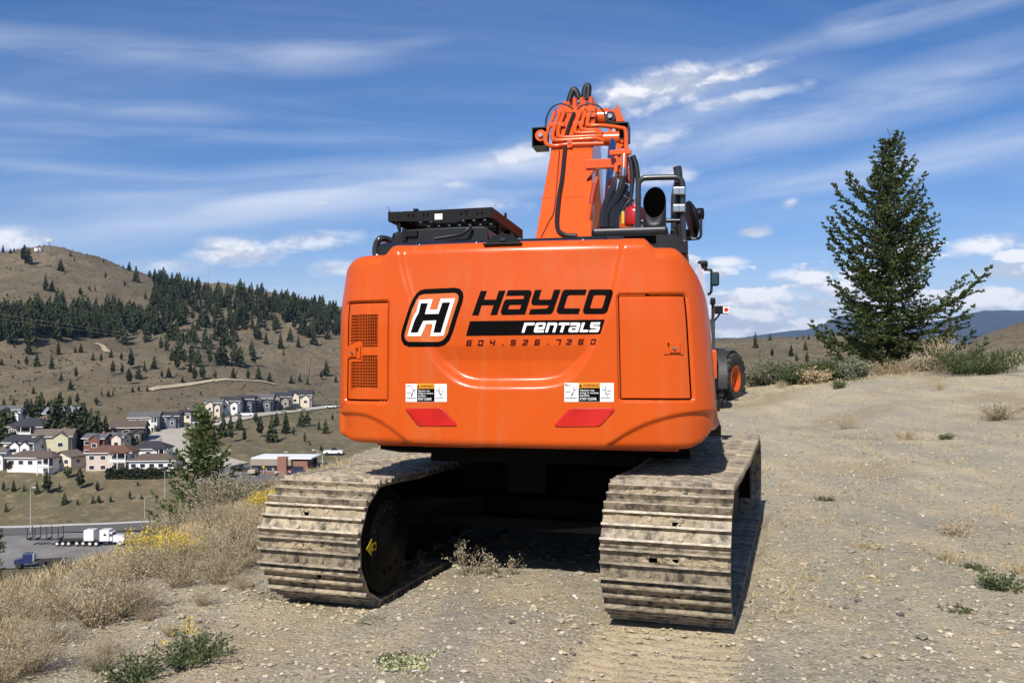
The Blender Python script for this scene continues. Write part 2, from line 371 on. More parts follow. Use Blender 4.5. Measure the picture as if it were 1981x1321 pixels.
def ground_material():
    m_ = bpy.data.materials.new('ground'); m_.use_nodes = True; nt = m_.node_tree; N, L = nt.nodes, nt.links
    b = N['Principled BSDF']; b.inputs['Roughness'].default_value = .95; b.inputs['Specular IOR Level'].default_value = .15
    tc = N.new('ShaderNodeTexCoord'); P = tc.outputs['Object']
    def noise(sc, det=6, rg=.6, dist=0.):
        n = N.new('ShaderNodeTexNoise'); n.inputs['Scale'].default_value = sc; n.inputs['Detail'].default_value = det
        n.inputs['Roughness'].default_value = rg; n.inputs['Distortion'].default_value = dist; L.new(P, n.inputs['Vector']); return n.outputs['Fac']
    def rng(f, a, c, lo=0., hi=1.):
        r = N.new('ShaderNodeMapRange'); L.new(f, r.inputs[0]); r.inputs[1].default_value = a; r.inputs[2].default_value = c
        r.inputs[3].default_value = lo; r.inputs[4].default_value = hi; return r.outputs[0]
    def mix(f, a, c, mode='MIX'):
        x = N.new('ShaderNodeMix'); x.data_type = 'RGBA'; x.blend_type = mode
        for s_, v in ((x.inputs[0], f), (x.inputs[6], a), (x.inputs[7], c)):
            if hasattr(v, 'node'): L.new(v, s_)
            else: s_.default_value = v if not isinstance(v, tuple) else (*v, 1)
        return x.outputs[2]
    # packed gravel and dirt
    g = mix(rng(noise(.9, 5), .35, .65), (.50, .42, .27), (.41, .365, .27))
    g = mix(rng(noise(2.6, 6, .7), .50, .70), g, (.53, .43, .26))
    g = mix(rng(noise(16, 6, .75), .52, .72), g, (.25, .205, .14))
    vo = N.new('ShaderNodeTexVoronoi'); vo.inputs['Scale'].default_value = 46; L.new(P, vo.inputs['Vector'])
    vc = N.new('ShaderNodeSeparateColor'); L.new(vo.outputs['Color'], vc.inputs[0])
    g = mix(rng(vc.outputs[0], .80, .98, 0, .55), g, (.60, .57, .50))
    g = mix(rng(vc.outputs[1], .84, .98, 0, .6), g, (.14, .12, .095))
    # dry hillside
    hcol = mix(rng(noise(.018, 5, .6), .35, .65), (.148, .112, .070), (.20, .155, .097))
    hcol = mix(rng(noise(.11, 6, .7), .48, .66), hcol, (.105, .093, .06))
    hcol = mix(rng(noise(.035, 6, .65, 1.5), .55, .70), hcol, (.215, .178, .115))
    hcol = mix(rng(noise(.42, 3, .6), .54, .64, 0, .7), hcol, (.070, .068, .042)); hcol = mix(rng(noise(.012, 4, .6, 1.), .52, .66, 0, .6), hcol, (.095, .088, .052))
    # valley grass
    gr = mix(rng(noise(.05, 5, .65), .38, .62), (.165, .130, .075), (.105, .098, .050))
    gr = mix(rng(noise(.3, 5, .7), .50, .68), gr, (.25, .20, .12))
    # forested mountain; part of the blue of far haze is put into its colour
    fo = mix(rng(noise(.004, 6, .7), .45, .62), (.022, .034, .040), (.045, .052, .055))
    # dry grass bank
    dg = mix(rng(noise(5, 6, .7), .40, .62), (.38, .305, .19), (.29, .235, .15))
    g = mix(rng(noise(.35, 4, .6), .52, .68, 0, .7), g, (.30, .275, .225)); g = mix(rng(noise(5.5, 5, .7), .56, .72, 0, .8), g, (.29, .24, .165))
    mp = N.new('ShaderNodeMapping'); mp.inputs['Rotation'].default_value = (0, 0, R(24)); mp.inputs['Scale'].default_value = (1., .10, 1.); L.new(P, mp.inputs[0])
    sn = N.new('ShaderNodeTexNoise'); sn.inputs['Scale'].default_value = 1.7; sn.inputs['Detail'].default_value = 5; L.new(mp.outputs[0], sn.inputs['Vector'])
    g = mix(rng(sn.outputs['Fac'], .52, .66, 0, .75), g, (.335, .305, .245)); g = mix(rng(sn.outputs['Fac'], .46, .34, 0, .6), g, (.55, .46, .30))
    va = N.new('ShaderNodeVertexColor'); va.layer_name = 'zone'; sc = N.new('ShaderNodeSeparateColor'); L.new(va.outputs[0], sc.inputs[0])
    vb = N.new('ShaderNodeVertexColor'); vb.layer_name = 'zone2'; sb = N.new('ShaderNodeSeparateColor'); L.new(vb.outputs[0], sb.inputs[0])
    c = mix(sc.outputs[0], hcol, g); c = mix(sc.outputs[1], c, dg); c = mix(sc.outputs[2], c, gr)
    c = mix(sb.outputs[0], c, fo); c = mix(sb.outputs[1], c, mix(rng(noise(7, 5, .7), .4, .65), (.56, .455, .285), (.42, .335, .21)))
    L.new(c, b.inputs['Base Color'])
    # relief of pebbles and clods close by
    hsum = N.new('ShaderNodeMath'); hsum.operation = 'MULTIPLY_ADD'; L.new(noise(38, 8, .75), hsum.inputs[0]); hsum.inputs[1].default_value = .5
    L.new(noise(9, 6, .7), hsum.inputs[2])
    h2 = N.new('ShaderNodeMath'); h2.operation = 'MULTIPLY_ADD'; L.new(vo.outputs['Distance'], h2.inputs[0]); h2.inputs[1].default_value = -.22; L.new(hsum.outputs[0], h2.inputs[2])
    bp = N.new('ShaderNodeBump'); bp.inputs['Distance'].default_value = .042; bp.inputs['Strength'].default_value = 1.
    L.new(h2.outputs[0], bp.inputs['Height'])
    big = N.new('ShaderNodeBump'); big.inputs['Distance'].default_value = 2.2; big.inputs['Strength'].default_value = .5
    L.new(noise(.35, 5, .7), big.inputs['Height'])
    mxn = N.new('ShaderNodeMix'); mxn.data_type = 'VECTOR'; L.new(sb.outputs[2], mxn.inputs[0]); L.new(big.outputs[0], mxn.inputs[4]); L.new(bp.outputs[0], mxn.inputs[5])
    L.new(mxn.outputs[1], b.inputs['Normal']); return m_

def build_ground():
    th = np.concatenate([np.arange(-180, -46, 4.), np.arange(-46, -32, 1.), np.arange(-32, 34, .17), np.arange(34, 46, 1.), np.arange(46, 180, 4.)])
    th = np.radians(th); nt_ = len(th)
    rr = np.concatenate([[.0], np.concatenate([np.geomspace(.6, 3.9, 24), np.geomspace(4, 16, 240), np.geomspace(16.2, 14000, 420)])]); nr = len(rr)
    A, Q = np.meshgrid(th, rr); X, Y = Q*np.sin(A), Q*np.cos(A)
    # finer extra noise only where the mesh can carry it
    Z = height(X, Y)
    V = np.stack([X, Y, Z], -1).reshape(-1, 3)
    i = np.arange(nr-1)[:, None]*nt_; j = np.arange(nt_)[None, :]; jn = (j+1) % nt_
    f = np.stack([i+j, i+nt_+j, i+nt_+jn, i+jn], -1).reshape(-1, 4)[:, ::-1]
    me = npmesh('ground', V, f, [ground_material()], smooth=True)
    x, y, z = V[:, 0], V[:, 1], V[:, 2]; dist = np.hypot(x, y)
    azc = np.clip(np.arctan2(x, y), -.95, .95); u = CX+F*np.tan(azc); Yd = dist*np.cos(azc)
    dl = left_edge(y)-x
    near = sstep(dist, 75, 45)
    on = near*sstep(dl, 2.2, .8)
    grav = on; bank = near*sstep(dl+.5*fbm(x/1.2, y/1.2, 3, 40), -.9, .6)*1.0
    bank = np.maximum(bank, near*sstep(y, 32, 34))
    bank = np.maximum(bank, .75*near*sstep(fbm(x/1.7, y/1.7, 3, 44)+.25*sstep(y, 12, 28), .18, .5)*sstep(x, 3.5, 6))
    grass = sstep(Yd, 100, 130)*sstep(Yd, 430, 350)*sstep(u, 800, 700)*np.clip(.7+1.1*fbm(x/40, y/40, 3, 41), 0, 1)
    grass = np.maximum(grass, sstep(dist, 45, 70)*sstep(dist, 220, 120)*.5)
    forest = sstep(Yd, 1500, 3500)
    zc1 = np.stack([grav, bank, grass, np.ones_like(x)], -1); tx = (x-TRK_C[0])*math.cos(TRK_A)-(y-TRK_C[1])*math.sin(TRK_A); ty = (x-TRK_C[0])*math.sin(TRK_A)+(y-TRK_C[1])*math.cos(TRK_A)
    rutc = np.maximum(sstep(np.abs(tx-1.2), .55, .3), .7*sstep(np.abs(tx+1.2), .55, .3))*sstep(ty, -1.6, -2.2)*sstep(dist, 14, 9)*np.clip(.75+.9*fbm(x/.5, y/.5, 3, 77), 0, 1)
    zc2 = np.stack([forest, rutc, near, np.ones_like(x)], -1)
    for nm, d in (('zone', zc1), ('zone2', zc2)):
        a = me.color_attributes.new(nm, 'FLOAT_COLOR', 'POINT'); a.data.foreach_set('color', d.astype(np.float32).ravel())
    global GMIN, GMAX; GMIN, GMAX = float(z.min()), float(z.max())
    tag(link('ground', me), 'dusty gravel ridge and the dry grassy valley and hills beyond it', None, None, 'structure')
build_ground()
# ------------------------------------------------------------------ excavator
ORANGE = mat('orange_paint', (.56, .081, .0075), .24, coat=.06, spec=.28, var=.04, scale=1.3, dust=((.46, .12, .025), 2.2, .55, .95))
def paint_wear(m_, streak=.10, rvar=.10):
    # faint vertical water streaks and an uneven polish
    N, L = m_.node_tree.nodes, m_.node_tree.links; b = N['Principled BSDF']; tc = N.new('ShaderNodeTexCoord'); mp = N.new('ShaderNodeMapping'); mp.inputs['Scale'].default_value = (14, 14, .55); L.new(tc.outputs['Object'], mp.inputs[0])
    n = N.new('ShaderNodeTexNoise'); n.inputs['Scale'].default_value = 1.; n.inputs['Detail'].default_value = 4; L.new(mp.outputs[0], n.inputs['Vector'])
    r = N.new('ShaderNodeMapRange'); r.inputs[1].default_value = .50; r.inputs[2].default_value = .72; r.inputs[3].default_value = 0; r.inputs[4].default_value = streak; L.new(n.outputs['Fac'], r.inputs[0])
    src = b.inputs['Base Color'].links[0].from_socket; mx = N.new('ShaderNodeMix'); mx.data_type = 'RGBA'; L.new(r.outputs[0], mx.inputs[0]); L.new(src, mx.inputs[6]); mx.inputs[7].default_value = (.42, .20, .09, 1); L.new(mx.outputs[2], b.inputs['Base Color'])
    n2 = N.new('ShaderNodeTexNoise'); n2.inputs['Scale'].default_value = 3.5; n2.inputs['Detail'].default_value = 6; n2.inputs['Roughness'].default_value = .7; L.new(tc.outputs['Object'], n2.inputs['Vector'])
    q = N.new('ShaderNodeMapRange'); q.inputs[1].default_value = .35; q.inputs[2].default_value = .7; q.inputs[3].default_value = b.inputs['Roughness'].default_value-.04; q.inputs[4].default_value = b.inputs['Roughness'].default_value+rvar; L.new(n2.outputs['Fac'], q.inputs[0]); L.new(q.outputs[0], b.inputs['Roughness'])
paint_wear(ORANGE, .16)
ORANGE_B = mat('orange_boom_paint', (.64, .095, .012), .28, coat=.15, spec=.4, var=.05, scale=2., dust=((.45, .16, .06), 3.2, .60, .95))
BLACK = mat('black_plastic', (.005, .005, .0055), .5, var=.3, scale=6, spec=.22)
SATIN = mat('satin_black_steel', (.012, .012, .0125), .42, spec=.35, var=.25, scale=4, dust=((.10, .085, .06), 5., .55, .9))
GREYB = mat('charcoal_hood', (.011, .011, .0115), .36, var=.2, scale=3, spec=.4)
RAIL = mat('painted_rail_steel', (.028, .028, .028), .28, coat=.4)
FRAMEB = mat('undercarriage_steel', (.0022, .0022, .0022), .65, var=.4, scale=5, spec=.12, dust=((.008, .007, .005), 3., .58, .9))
RUBBER = mat('hose_rubber', (.013, .013, .014), .45, var=.2, scale=20)
CHROME = mat('zinc_fitting', (.55, .54, .50), .28, metal=1.)
ROD = mat('chrome_rod', (.62, .66, .72), .12, metal=1.)
DARK = mat('dark_opening', (.0012, .0009, .0008), .95, spec=.02)  # near-black: the shade inside openings is put into the colour
DECB = mat('black_vinyl', (.0022, .0018, .002), .6, spec=.05)
DECW = mat('white_vinyl', (.82, .82, .80), .35)
DECO = mat('orange_vinyl', (.55, .115, .014), .35)
DECY = mat('warning_orange', (.80, .30, .02), .4)
MAROON = mat('maroon_vinyl', (.045, .002, .002), .5, spec=.1)
REFL = mat('red_reflector', (.50, .012, .008), .22, var=.2, scale=3., coat=.5)
YEL = mat('yellow_sticker', (.62, .44, .02), .5)
BLUE = mat('blue_sticker', (.03, .14, .42), .5)
RED = mat('extinguisher_red', (.42, .012, .010), .3, coat=.4)
LENSR = mat('red_lens', (.6, .02, .01), .2, coat=.5)
SHOE = mat('track_shoe_steel', (.080, .065, .048), .6, var=.4, scale=22, bump=.25, bscale=90, dust=((.36, .29, .19), 14., .40, .58), vr=.25)
WORN = mat('worn_grouser_steel', (.23, .20, .16), .5, var=.35, scale=30, bump=.15, bscale=90, dust=((.48, .40, .28), 20., .38, .58), vr=.15)
MUD = mat('dried_mud', (.37, .30, .20), .95, var=.25, scale=14, bump=.8, bscale=60, spec=.1)
GLASS = mat('dark_glass', (.02, .025, .028), .05, spec=.8)

exc = tag(empty('excavator', (float(TRK_C[0]), float(TRK_C[1]), 0)),
          'large orange crawler excavator seen from behind, parked on the gravel ridge', 'excavator')
TRKZ = .0
hs_loc = (float(HSE_C[0]-TRK_C[0]), float(HSE_C[1]-TRK_C[1]), 0); hs_rot = (0, 0, -HSE_A)
def part(mb, name, mats, sub=None):
    """a part of the upper structure (house frame), or a sub-part of an existing part"""
    if sub is None: return mb.build(name, mats, exc, hs_loc, hs_rot)
    return mb.build(name, mats, sub)
sA, cA = math.sin(HSE_A), math.cos(HSE_A)
def to_world(x, y): return HSE_C[0]+x*cA+y*sA, HSE_C[1]-x*sA+y*cA
def H(px, py, yl):
    """point of the upper structure, in its own frame, at depth yl on the sight line of a photo pixel"""
    t = (px-CX)/F; dx, dy = t*cA-sA, t*sA+cA
    cx_, cy_ = -HSE_C[0]*cA+HSE_C[1]*sA, -HSE_C[0]*sA-HSE_C[1]*cA
    k = (yl-cy_)/dy
    return Vector((cx_+dx*k, yl, HC+(YH-py)/F*k))

# ---- counterweight: a curved casting, described as a surface over (arc length s, height z)
CWW, CWR, ZB, ZT, ZTC = 1.375, .34, 1.095, 2.405, 2.468
def _plan():
    xs = np.linspace(0, CWW-CWR, 120); ys = -1.69+.12*(xs/CWW)**2
    y0 = ys[-1]; sl_ = math.atan(2*.12*xs[-1]/CWW**2)
    a = np.linspace(sl_, math.pi/2, 60)[1:]
    xs2 = xs[-1]+CWR*(np.sin(a)-math.sin(sl_)); ys2 = y0+CWR*(math.cos(sl_)-np.cos(a))
    y3 = np.linspace(ys2[-1], -.55, 24)[1:]
    X = np.concatenate([xs, xs2, np.full(len(y3), xs2[-1])]); Y = np.concatenate([ys, ys2, y3])
    S = np.concatenate([[0], np.cumsum(np.hypot(np.diff(X), np.diff(Y)))]); return S, X, Y
_S, _X, _Y = _plan(); SMAX = _S[-1]
def cw_base(s, z):
    a = np.abs(s); sg = np.sign(s); x = np.interp(a, _S, _X); y = np.interp(a, _S, _Y)
    e = 1e-3; tx = np.interp(a+e, _S, _X)-np.interp(a-e, _S, _X); ty = np.interp(a+e, _S, _Y)-np.interp(a-e, _S, _Y)
    n = np.hypot(tx, ty)+1e-12; nx, ny = ty/n, -tx/n
    ny = np.where(a < 2e-3, -1., ny); nx = np.where(a < 2e-3, 0., nx)
    tap = 1-np.where(s > 0, .058, .012)*np.clip(z-1.35, -.1, 1.2)*(a/1.4)
    return x*sg*tap, y, nx*sg, ny
def cw_pt(s, z, off=0.):
    x, y, nx, ny = cw_base(s, z); return np.stack([x+nx*off, y+ny*off, z*np.ones_like(x)], -1)
def cw_proj(s, z):
    p = cw_pt(s, z); wx, wy = to_world(p[..., 0], p[..., 1]); return CX+F*wx/wy, YH+F*(HC-p[..., 2])/wy
def cwpix(px, py):
    """(s, z) on the casting seen at photo pixels (vectorised Newton)"""
    px = np.asarray(px, float); py = np.asarray(py, float)
    s = (px-975)/285.; z = HC+(YH-py)/F*6.; e = 1e-3
    for _ in range(14):
        u, v = cw_proj(s, z); us, vs = cw_proj(s+e, z); uz, vz = cw_proj(s, z+e)
        a, b, c, d = (us-u)/e, (uz-u)/e, (vs-v)/e, (vz-v)/e; det = a*d-b*c; det = np.where(np.abs(det) < 1e-3, 1e-3, det)
        ru, rv = px-u, py-v
        s = np.clip(s+np.clip((d*ru-b*rv)/det, -.2, .2), -SMAX+.01, SMAX-.01); z = z+np.clip((a*rv-c*ru)/det, -.3, .3)
    return s, z
def pxpoly(pts): s, z = cwpix([p[0] for p in pts], [p[1] for p in pts]); return np.stack([s, z], -1)
def polydist(s, z, poly):
    """signed distance (inside > 0)"""
    P = np.stack([s, z], -1); d = np.full(s.shape, 1e9); ins = np.zeros(s.shape, bool); n = len(poly)
    for i in range(n):
        a, b = poly[i], poly[(i+1) % n]; ab = b-a; t = np.clip(((P-a)@ab)/(ab@ab+1e-12), 0, 1)
        d = np.minimum(d, np.hypot(*np.moveaxis(P-(a+t[..., None]*ab), -1, 0)))
        c = ((a[1] > P[..., 1]) != (b[1] > P[..., 1])); xi = (b[0]-a[0])*(P[..., 1]-a[1])/(b[1]-a[1]+1e-12)+a[0]
        ins ^= c & (P[..., 0] < xi)
    return np.where(ins, d, -d)
def smooth_poly(pts, k=5): return np.array([[p.x, p.y] for p in spline([(q[0], q[1], 0) for q in pts], k)])
SCOOP = pxpoly([tuple(p) for p in smooth_poly([(760, 462), (772, 520), (792, 580), (826, 672), (862, 724), (908, 749), (990, 752), (1068, 749), (1112, 728), (1152, 664), (1177, 600), (1194, 535), (1210, 462)])]+[(1216, 380), (750, 380)])
SWL = pxpoly([tuple(p) for p in smooth_poly([(600, 797), (662, 799), (705, 803), (745, 822), (792, 858)])]+[(800, 920), (600, 920)])
SWR = pxpoly([tuple(p) for p in smooth_poly([(1176, 861), (1228, 830), (1280, 810), (1335, 799), (1400, 795)])]+[(1440, 920), (1170, 920)])
def rect_px(x0, y0, x1, y1):
    s, z = cwpix([x0, x1, (x0+x1)/2, (x0+x1)/2], [(y0+y1)/2, (y0+y1)/2, y0, y1]); return s[0], s[1], z[3], z[2]
DOORL = rect_px(669, 585, 749, 775); DOORR = rect_px(1198, 571, 1335, 773)
def rdist(s, z, r): # signed distance to rounded rect, inside > 0
    cx_, cz_ = (r[0]+r[1])/2, (r[2]+r[3])/2; rad = .018
    qx = np.abs(s-cx_)-((r[1]-r[0])/2-rad); qz = np.abs(z-cz_)-((r[3]-r[2])/2-rad)
    return -(np.hypot(np.maximum(qx, 0), np.maximum(qz, 0))+np.minimum(np.maximum(qx, qz), 0)-rad)
def cw_feat(s, z):
    d = polydist(s, z, SCOOP); z0 = cwpix([990.], [668.])[1][0]
    deep = np.interp(z, [z0-.16, z0-.10, z0, ZT], [.046, .044, .020, .020])
    wid = np.interp(z, [z0-.2, z0-.05, z0+.25, ZT], [.075, .05, .035, .045])
    off = -deep*sstep(d, -.010, wid)
    dm = np.maximum(polydist(s, z, SWL), polydist(s, z, SWR)); off = off-.022*sstep(dm, -.012, .016)-.10*np.clip(dm, 0, 1)
    for r in (DOORL, DOORR):       # shallow recess round each door
        off = off-.016*sstep(rdist(s, z, r), -.018, -.004)
    return off
def ztop(s):
    a = np.abs(s)
    sl_, _ = cwpix([742.], [490.]); sr_, _ = cwpix([1258.], [478.]); sl_, sr_ = abs(sl_[0]), abs(sr_[0])
    st = np.where(s > 0, sr_, sl_)
    z = ZTC+(ZT-ZTC)*sstep(a, st-.04, st+.05)
    return z-np.where(s > 0, .24, .075)*np.clip((a-np.where(s > 0, 1.17, 1.2))/.30, 0, 1)**1.5
def zbot(s): a = np.abs(s); return ZB+.10*np.clip((a-1.18)/.3, 0, 1)**1.6
def cw_surface(s, t):
    """t in 0..1 runs from the underside lip over the rear face to the top lip"""
    zb, zt = zbot(s), ztop(s); z = zb+(zt-zb)*t
    off = cw_feat(s, z); rt, rb = .085, .055
    u = np.clip((z-(zt-rt))/rt, 0, 1); off = off-rt*(1-np.sqrt(np.maximum(0, 1-u*u)))
    u = np.clip(((zb+rb)-z)/rb, 0, 1); off = off-rb*(1-np.sqrt(np.maximum(0, 1-u*u)))
    off = off-.05*sstep(z, 1.9, 2.5)      # rear face leans a little towards the top
    return cw_pt(s, z, off)
def cw_off(s, z): return cw_feat(s, z)-.05*sstep(z, 1.9, 2.5)

def build_cw():
    sd = set(np.round(np.concatenate([np.arange(-1.42, 1.4201, .0125), np.linspace(-SMAX, -1.42, 26), np.linspace(1.42, SMAX, 26)]), 4))
    for r in (DOORL, DOORR):
        for q in r[:2]:
            for e in (-.018, -.012, -.006, -.002, .002, .006): sd.add(round(float(q+e), 4)); sd.add(round(float(q-e), 4))
    S = np.array(sorted(sd)); T = set(np.round(np.concatenate([np.linspace(0, .06, 9), np.linspace(.06, .93, 96), np.linspace(.93, 1, 11)]), 4))
    for r in (DOORL, DOORR):
        for q in r[2:]:
            for e in (-.016, -.010, -.004, .002, .006, .012):
                T.add(round(float((q+e-ZB)/(ZT-ZB)), 4))
    T = np.array(sorted(T)); SS, TT = np.meshgrid(S, T)
    P = cw_surface(SS, TT); zz = P[..., 2]
    V = P.reshape(-1, 3); ns, nt_ = len(S), len(T)
    i = np.arange(nt_-1)[:, None]*ns; j = np.arange(ns-1)[None, :]
    f = np.stack([i+j, i+j+1, i+j+1+ns, i+j+ns], -1).reshape(-1, 4)
    cs = (SS[:-1, :-1]+SS[1:, 1:]).ravel()/2; cz = (zz[:-1, :-1]+zz[1:, 1:]).ravel()/2
    keep = np.ones(len(f), bool)
    for r in (DOORL, DOORR): keep &= ~(rdist(cs, cz, r) > -.003)
    # lips: top goes forward as a deck, underside goes forward
    top = V[(nt_-1)*ns:].copy(); bot = V[:ns].copy(); b0 = len(V)
    t2 = top.copy(); t2[:, 1] = np.maximum(top[:, 1], -.55); t2[:, 0] *= .97
    b2 = bot.copy(); b2[:, 1] = np.maximum(bot[:, 1], -.55); b2[:, 0] *= .93; b2[:, 2] = ZB
    V = np.concatenate([V, t2, b2]); k = np.arange(ns-1)
    ft = np.stack([(nt_-1)*ns+k, (nt_-1)*ns+k+1, b0+k+1, b0+k], -1); fb = np.stack([k+1, k, b0+ns+k, b0+ns+k+1], -1)
    me = npmesh('counterweight', V, np.concatenate([f[keep], ft, fb]), [ORANGE], smooth=True)
    return link('counterweight', me, None, exc, hs_loc, hs_rot)
CW = build_cw()

def cw_patch(name, r, mats, off, holes=(), n=40, shrink=.004, edge=.02, rad=True):
    """a door skin that follows the casting, with rolled edges"""
    s = np.linspace(r[0]+shrink, r[1]-shrink, n); z = np.linspace(r[2]+shrink, r[3]-shrink, int(n*1.6))
    ex = np.array([0, .002, .005, .009]); s = np.unique(np.round(np.concatenate([s, s[0]+ex, s[-1]-ex]), 5)); z = np.unique(np.round(np.concatenate([z, z[0]+ex, z[-1]-ex]), 5))
    for h in holes:
        for q in h[:2]: s = np.unique(np.append(s, round(float(q), 5)))
        for q in h[2:]: z = np.unique(np.append(z, round(float(q), 5)))
    SS, ZZ = np.meshgrid(s, z); q = (r[0]+shrink, r[1]-shrink, r[2]+shrink, r[3]-shrink)
    d = np.minimum(np.minimum(SS-q[0], q[1]-SS), np.minimum(ZZ-q[2], q[3]-ZZ)); base = -.05*sstep(ZZ, 1.9, 2.5)
    if name == 'door': base = base-.0
    o = base+off-np.where(d < .009, (1-np.sqrt(np.maximum(0, 1-((.009-d)/.009)**2)))*.012, 0.)
    V = cw_pt(SS, ZZ, o).reshape(-1, 3); ns = len(s)
    i = np.arange(len(z)-1)[:, None]*ns; j = np.arange(ns-1)[None, :]
    f = np.stack([i+j, i+j+1, i+j+1+ns, i+j+ns], -1).reshape(-1, 4)
    cs = ((SS[:-1, :-1]+SS[1:, 1:])/2).ravel(); cz = ((ZZ[:-1, :-1]+ZZ[1:, 1:])/2).ravel(); keep = np.ones(len(f), bool)
    for h in holes: keep &= ~((cs > h[0]) & (cs < h[1]) & (cz > h[2]) & (cz < h[3]))
    # outer skirt so the skin has depth
    ring = np.concatenate([np.arange(ns), np.arange(1, len(z))*ns+ns-1, (len(z)-1)*ns+np.arange(ns-2, -1, -1), np.arange(len(z)-2, 0, -1)*ns])
    sk = cw_pt(SS.ravel()[ring], ZZ.ravel()[ring], (base.ravel()[ring]+off-.045)); b0 = len(V); m_ = len(ring); k = np.arange(m_)
    fs = np.stack([ring[k], b0+k, b0+(k+1) % m_, ring[(k+1) % m_]], -1)
    me = npmesh(name, np.concatenate([V, sk]), np.concatenate([f[keep], fs]), [mats], smooth=True)
    return link(name, me, None, CW)
def cwq(s, z, off): return Vector(cw_pt(np.array([s]), np.array([z]), np.array([off]))[0])
def cw_frame(s, z, off):
    p = cwq(s, z, off); tx = (cwq(s+.01, z, off)-cwq(s-.01, z, off)).normalized(); up = Vector((0, 0, 1)); n = tx.cross(up).normalized()
    return p, tx, n, up
def cw_box(mb, s, z, off, w, h, d, bev=0.):
    p, tx, n, up = cw_frame(s, z, off); M = Matrix((tx, -n, up)).transposed(); return mb.box(p, (w, d, h), M, bev)

GR = [rect_px(676, 608, 728, 661), rect_px(698, 661, 728, 671.5), rect_px(698, 687, 728, 699), rect_px(676, 699, 728, 750)]
# rows must share borders
doorL = cw_patch('door', DOORL, ORANGE, -.017, GR, 44); doorL['label'] = 'grille door with two wire-mesh vents'
doorR = cw_patch('door', DOORR, ORANGE, -.017, (), 50)
def grille(rects):
    mb = MB(); ds = (rects[0][1]-rects[0][0])/17 if rects[0][1]-rects[0][0] > rects[1][1]-rects[1][0] else (rects[1][1]-rects[1][0])/17
    s0 = min(r[0] for r in rects); zt_ = max(r[3] for r in rects)
    for r in rects:
        n = max(2, round((r[1]-r[0])/ds)); m_ = max(2, round((r[3]-r[2])/.0205))
        for i in range(n+1):
            s = r[0]+(r[1]-r[0])*i/n; cw_box(mb, s, (r[2]+r[3])/2, -.021-.05*float(sstep(np.array(r[3]), 1.9, 2.5)), .0036, r[3]-r[2], .003)
        for j in range(m_+1):
            z = r[2]+(r[3]-r[2])*j/m_; cw_box(mb, (r[0]+r[1])/2, z, -.0225-.05*float(sstep(np.array(z), 1.9, 2.5)), r[1]-r[0], .0036, .003)
    part(mb, 'vent_grille', ORANGE, CW)
grille(GR[:2]); grille(GR[2:])
for r in (DOORL, DOORR): cw_patch('door_cavity', (r[0]-.03, r[1]+.03, r[2]-.03, r[3]+.03), DARK, -.062, (), 24)
def latch(px, py, mirror=1):
    s, z = cwpix([px], [py]); s, z = s[0], z[0]; o = -.017-.05*float(sstep(np.array(z), 1.9, 2.5)); mb = MB()
    cw_box(mb, s, z, o+.002, .125, .088, .006, .002); cw_box(mb, s+.008*mirror, z, o+.010, .07, .068, .014, .004)
    mb.mi = 1; p, tx, n, up = cw_frame(s+.0*mirror, z-.004, o+.016); mb.cyl(p, p+n*.012, .011, .010, 12)
    mb.mi = 2; cw_box(mb, s-.043*mirror, z+.018, o+.006, .022, .026, .003)
    part(mb, 'door_latch', [ORANGE, CHROME, DARK], CW)
latch(682, 681, -1); latch(1304, 672, 1)
# hinge strip in the gap of the right-hand door
mb = MB(); cw_box(mb, DOORR[0]+.008, (DOORR[2]+DOORR[3])/2-.03, -.03, .012, DOORR[3]-DOORR[2]-.12, .01); part(mb, 'door_seal', SATIN, CW)

# ---- lettering and stickers: flat vinyl laid on the casting
def decal(name, loops_list, mt, off, step=5., kids=CW, mats=None):
    """loops_list: [[outer, hole, ...], ...] in photo pixels"""
    bm = bmesh.new()
    for loops in loops_list:
        vs = []
        for lp in loops: vs += [bm.verts.new((p[0], p[1], 0)) for p in lp]
        for t in tessellate_polygon([[Vector((p[0], p[1], 0)) for p in lp] for lp in loops]):
            try: bm.faces.new([vs[i] for i in t])
            except ValueError: pass
    return bake_decal(bm, name, mt, off, step, kids)
def bake_decal(bm, name, mt, off, step, kids=CW):
    xs = [v.co.x for v in bm.verts]; ys = [v.co.y for v in bm.verts]
    for ax, lo, hi in ((0, min(xs), max(xs)), (1, min(ys), max(ys))):
        q = lo+step
        while q < hi:
            co = Vector((q, 0, 0)) if ax == 0 else Vector((0, q, 0)); no = Vector((1, 0, 0)) if ax == 0 else Vector((0, 1, 0))
            bmesh.ops.bisect_plane(bm, geom=bm.verts[:]+bm.edges[:]+bm.faces[:], plane_co=co, plane_no=no); q += step
    px = np.array([v.co.x for v in bm.verts]); py = np.array([v.co.y for v in bm.verts]); s, z = cwpix(px, py)
    P = cw_pt(s, z, cw_off(s, z)+off)
    for v, p in zip(bm.verts, P): v.co = p
    bmesh.ops.recalc_face_normals(bm, faces=bm.faces[:])
    for f in bm.faces:
        if f.normal.y > 0: f.normal_flip()
        f.smooth = True
    me = bpy.data.meshes.new(name); bm.to_mesh(me); bm.free(); return link(name, me, mt, kids)
def tr(pts, ox, oy, k): return [(ox+p[0]/k, oy+p[1]/k) for p in pts]
A1 = lambda p: tr(p, 770, 545, 10.16); A2 = lambda p: tr(p, 895, 550, 10.1625); A3 = lambda p: tr(p, 1045, 550, 10.1625)
def rnd(pts, k=4): return [(p.x, p.y) for p in spline([(q[0], q[1], 0) for q in pts+[pts[0]]], k)[:-1]]
ring_o = [(500, 135), (1090, 110), (1180, 130), (1240, 190), (1258, 280), (1245, 380), (1060, 990), (990, 1150), (900, 1240), (790, 1272), (220, 1278), (120, 1240), (70, 1150), (62, 1050), (80, 950), (280, 300), (330, 220), (400, 160)]
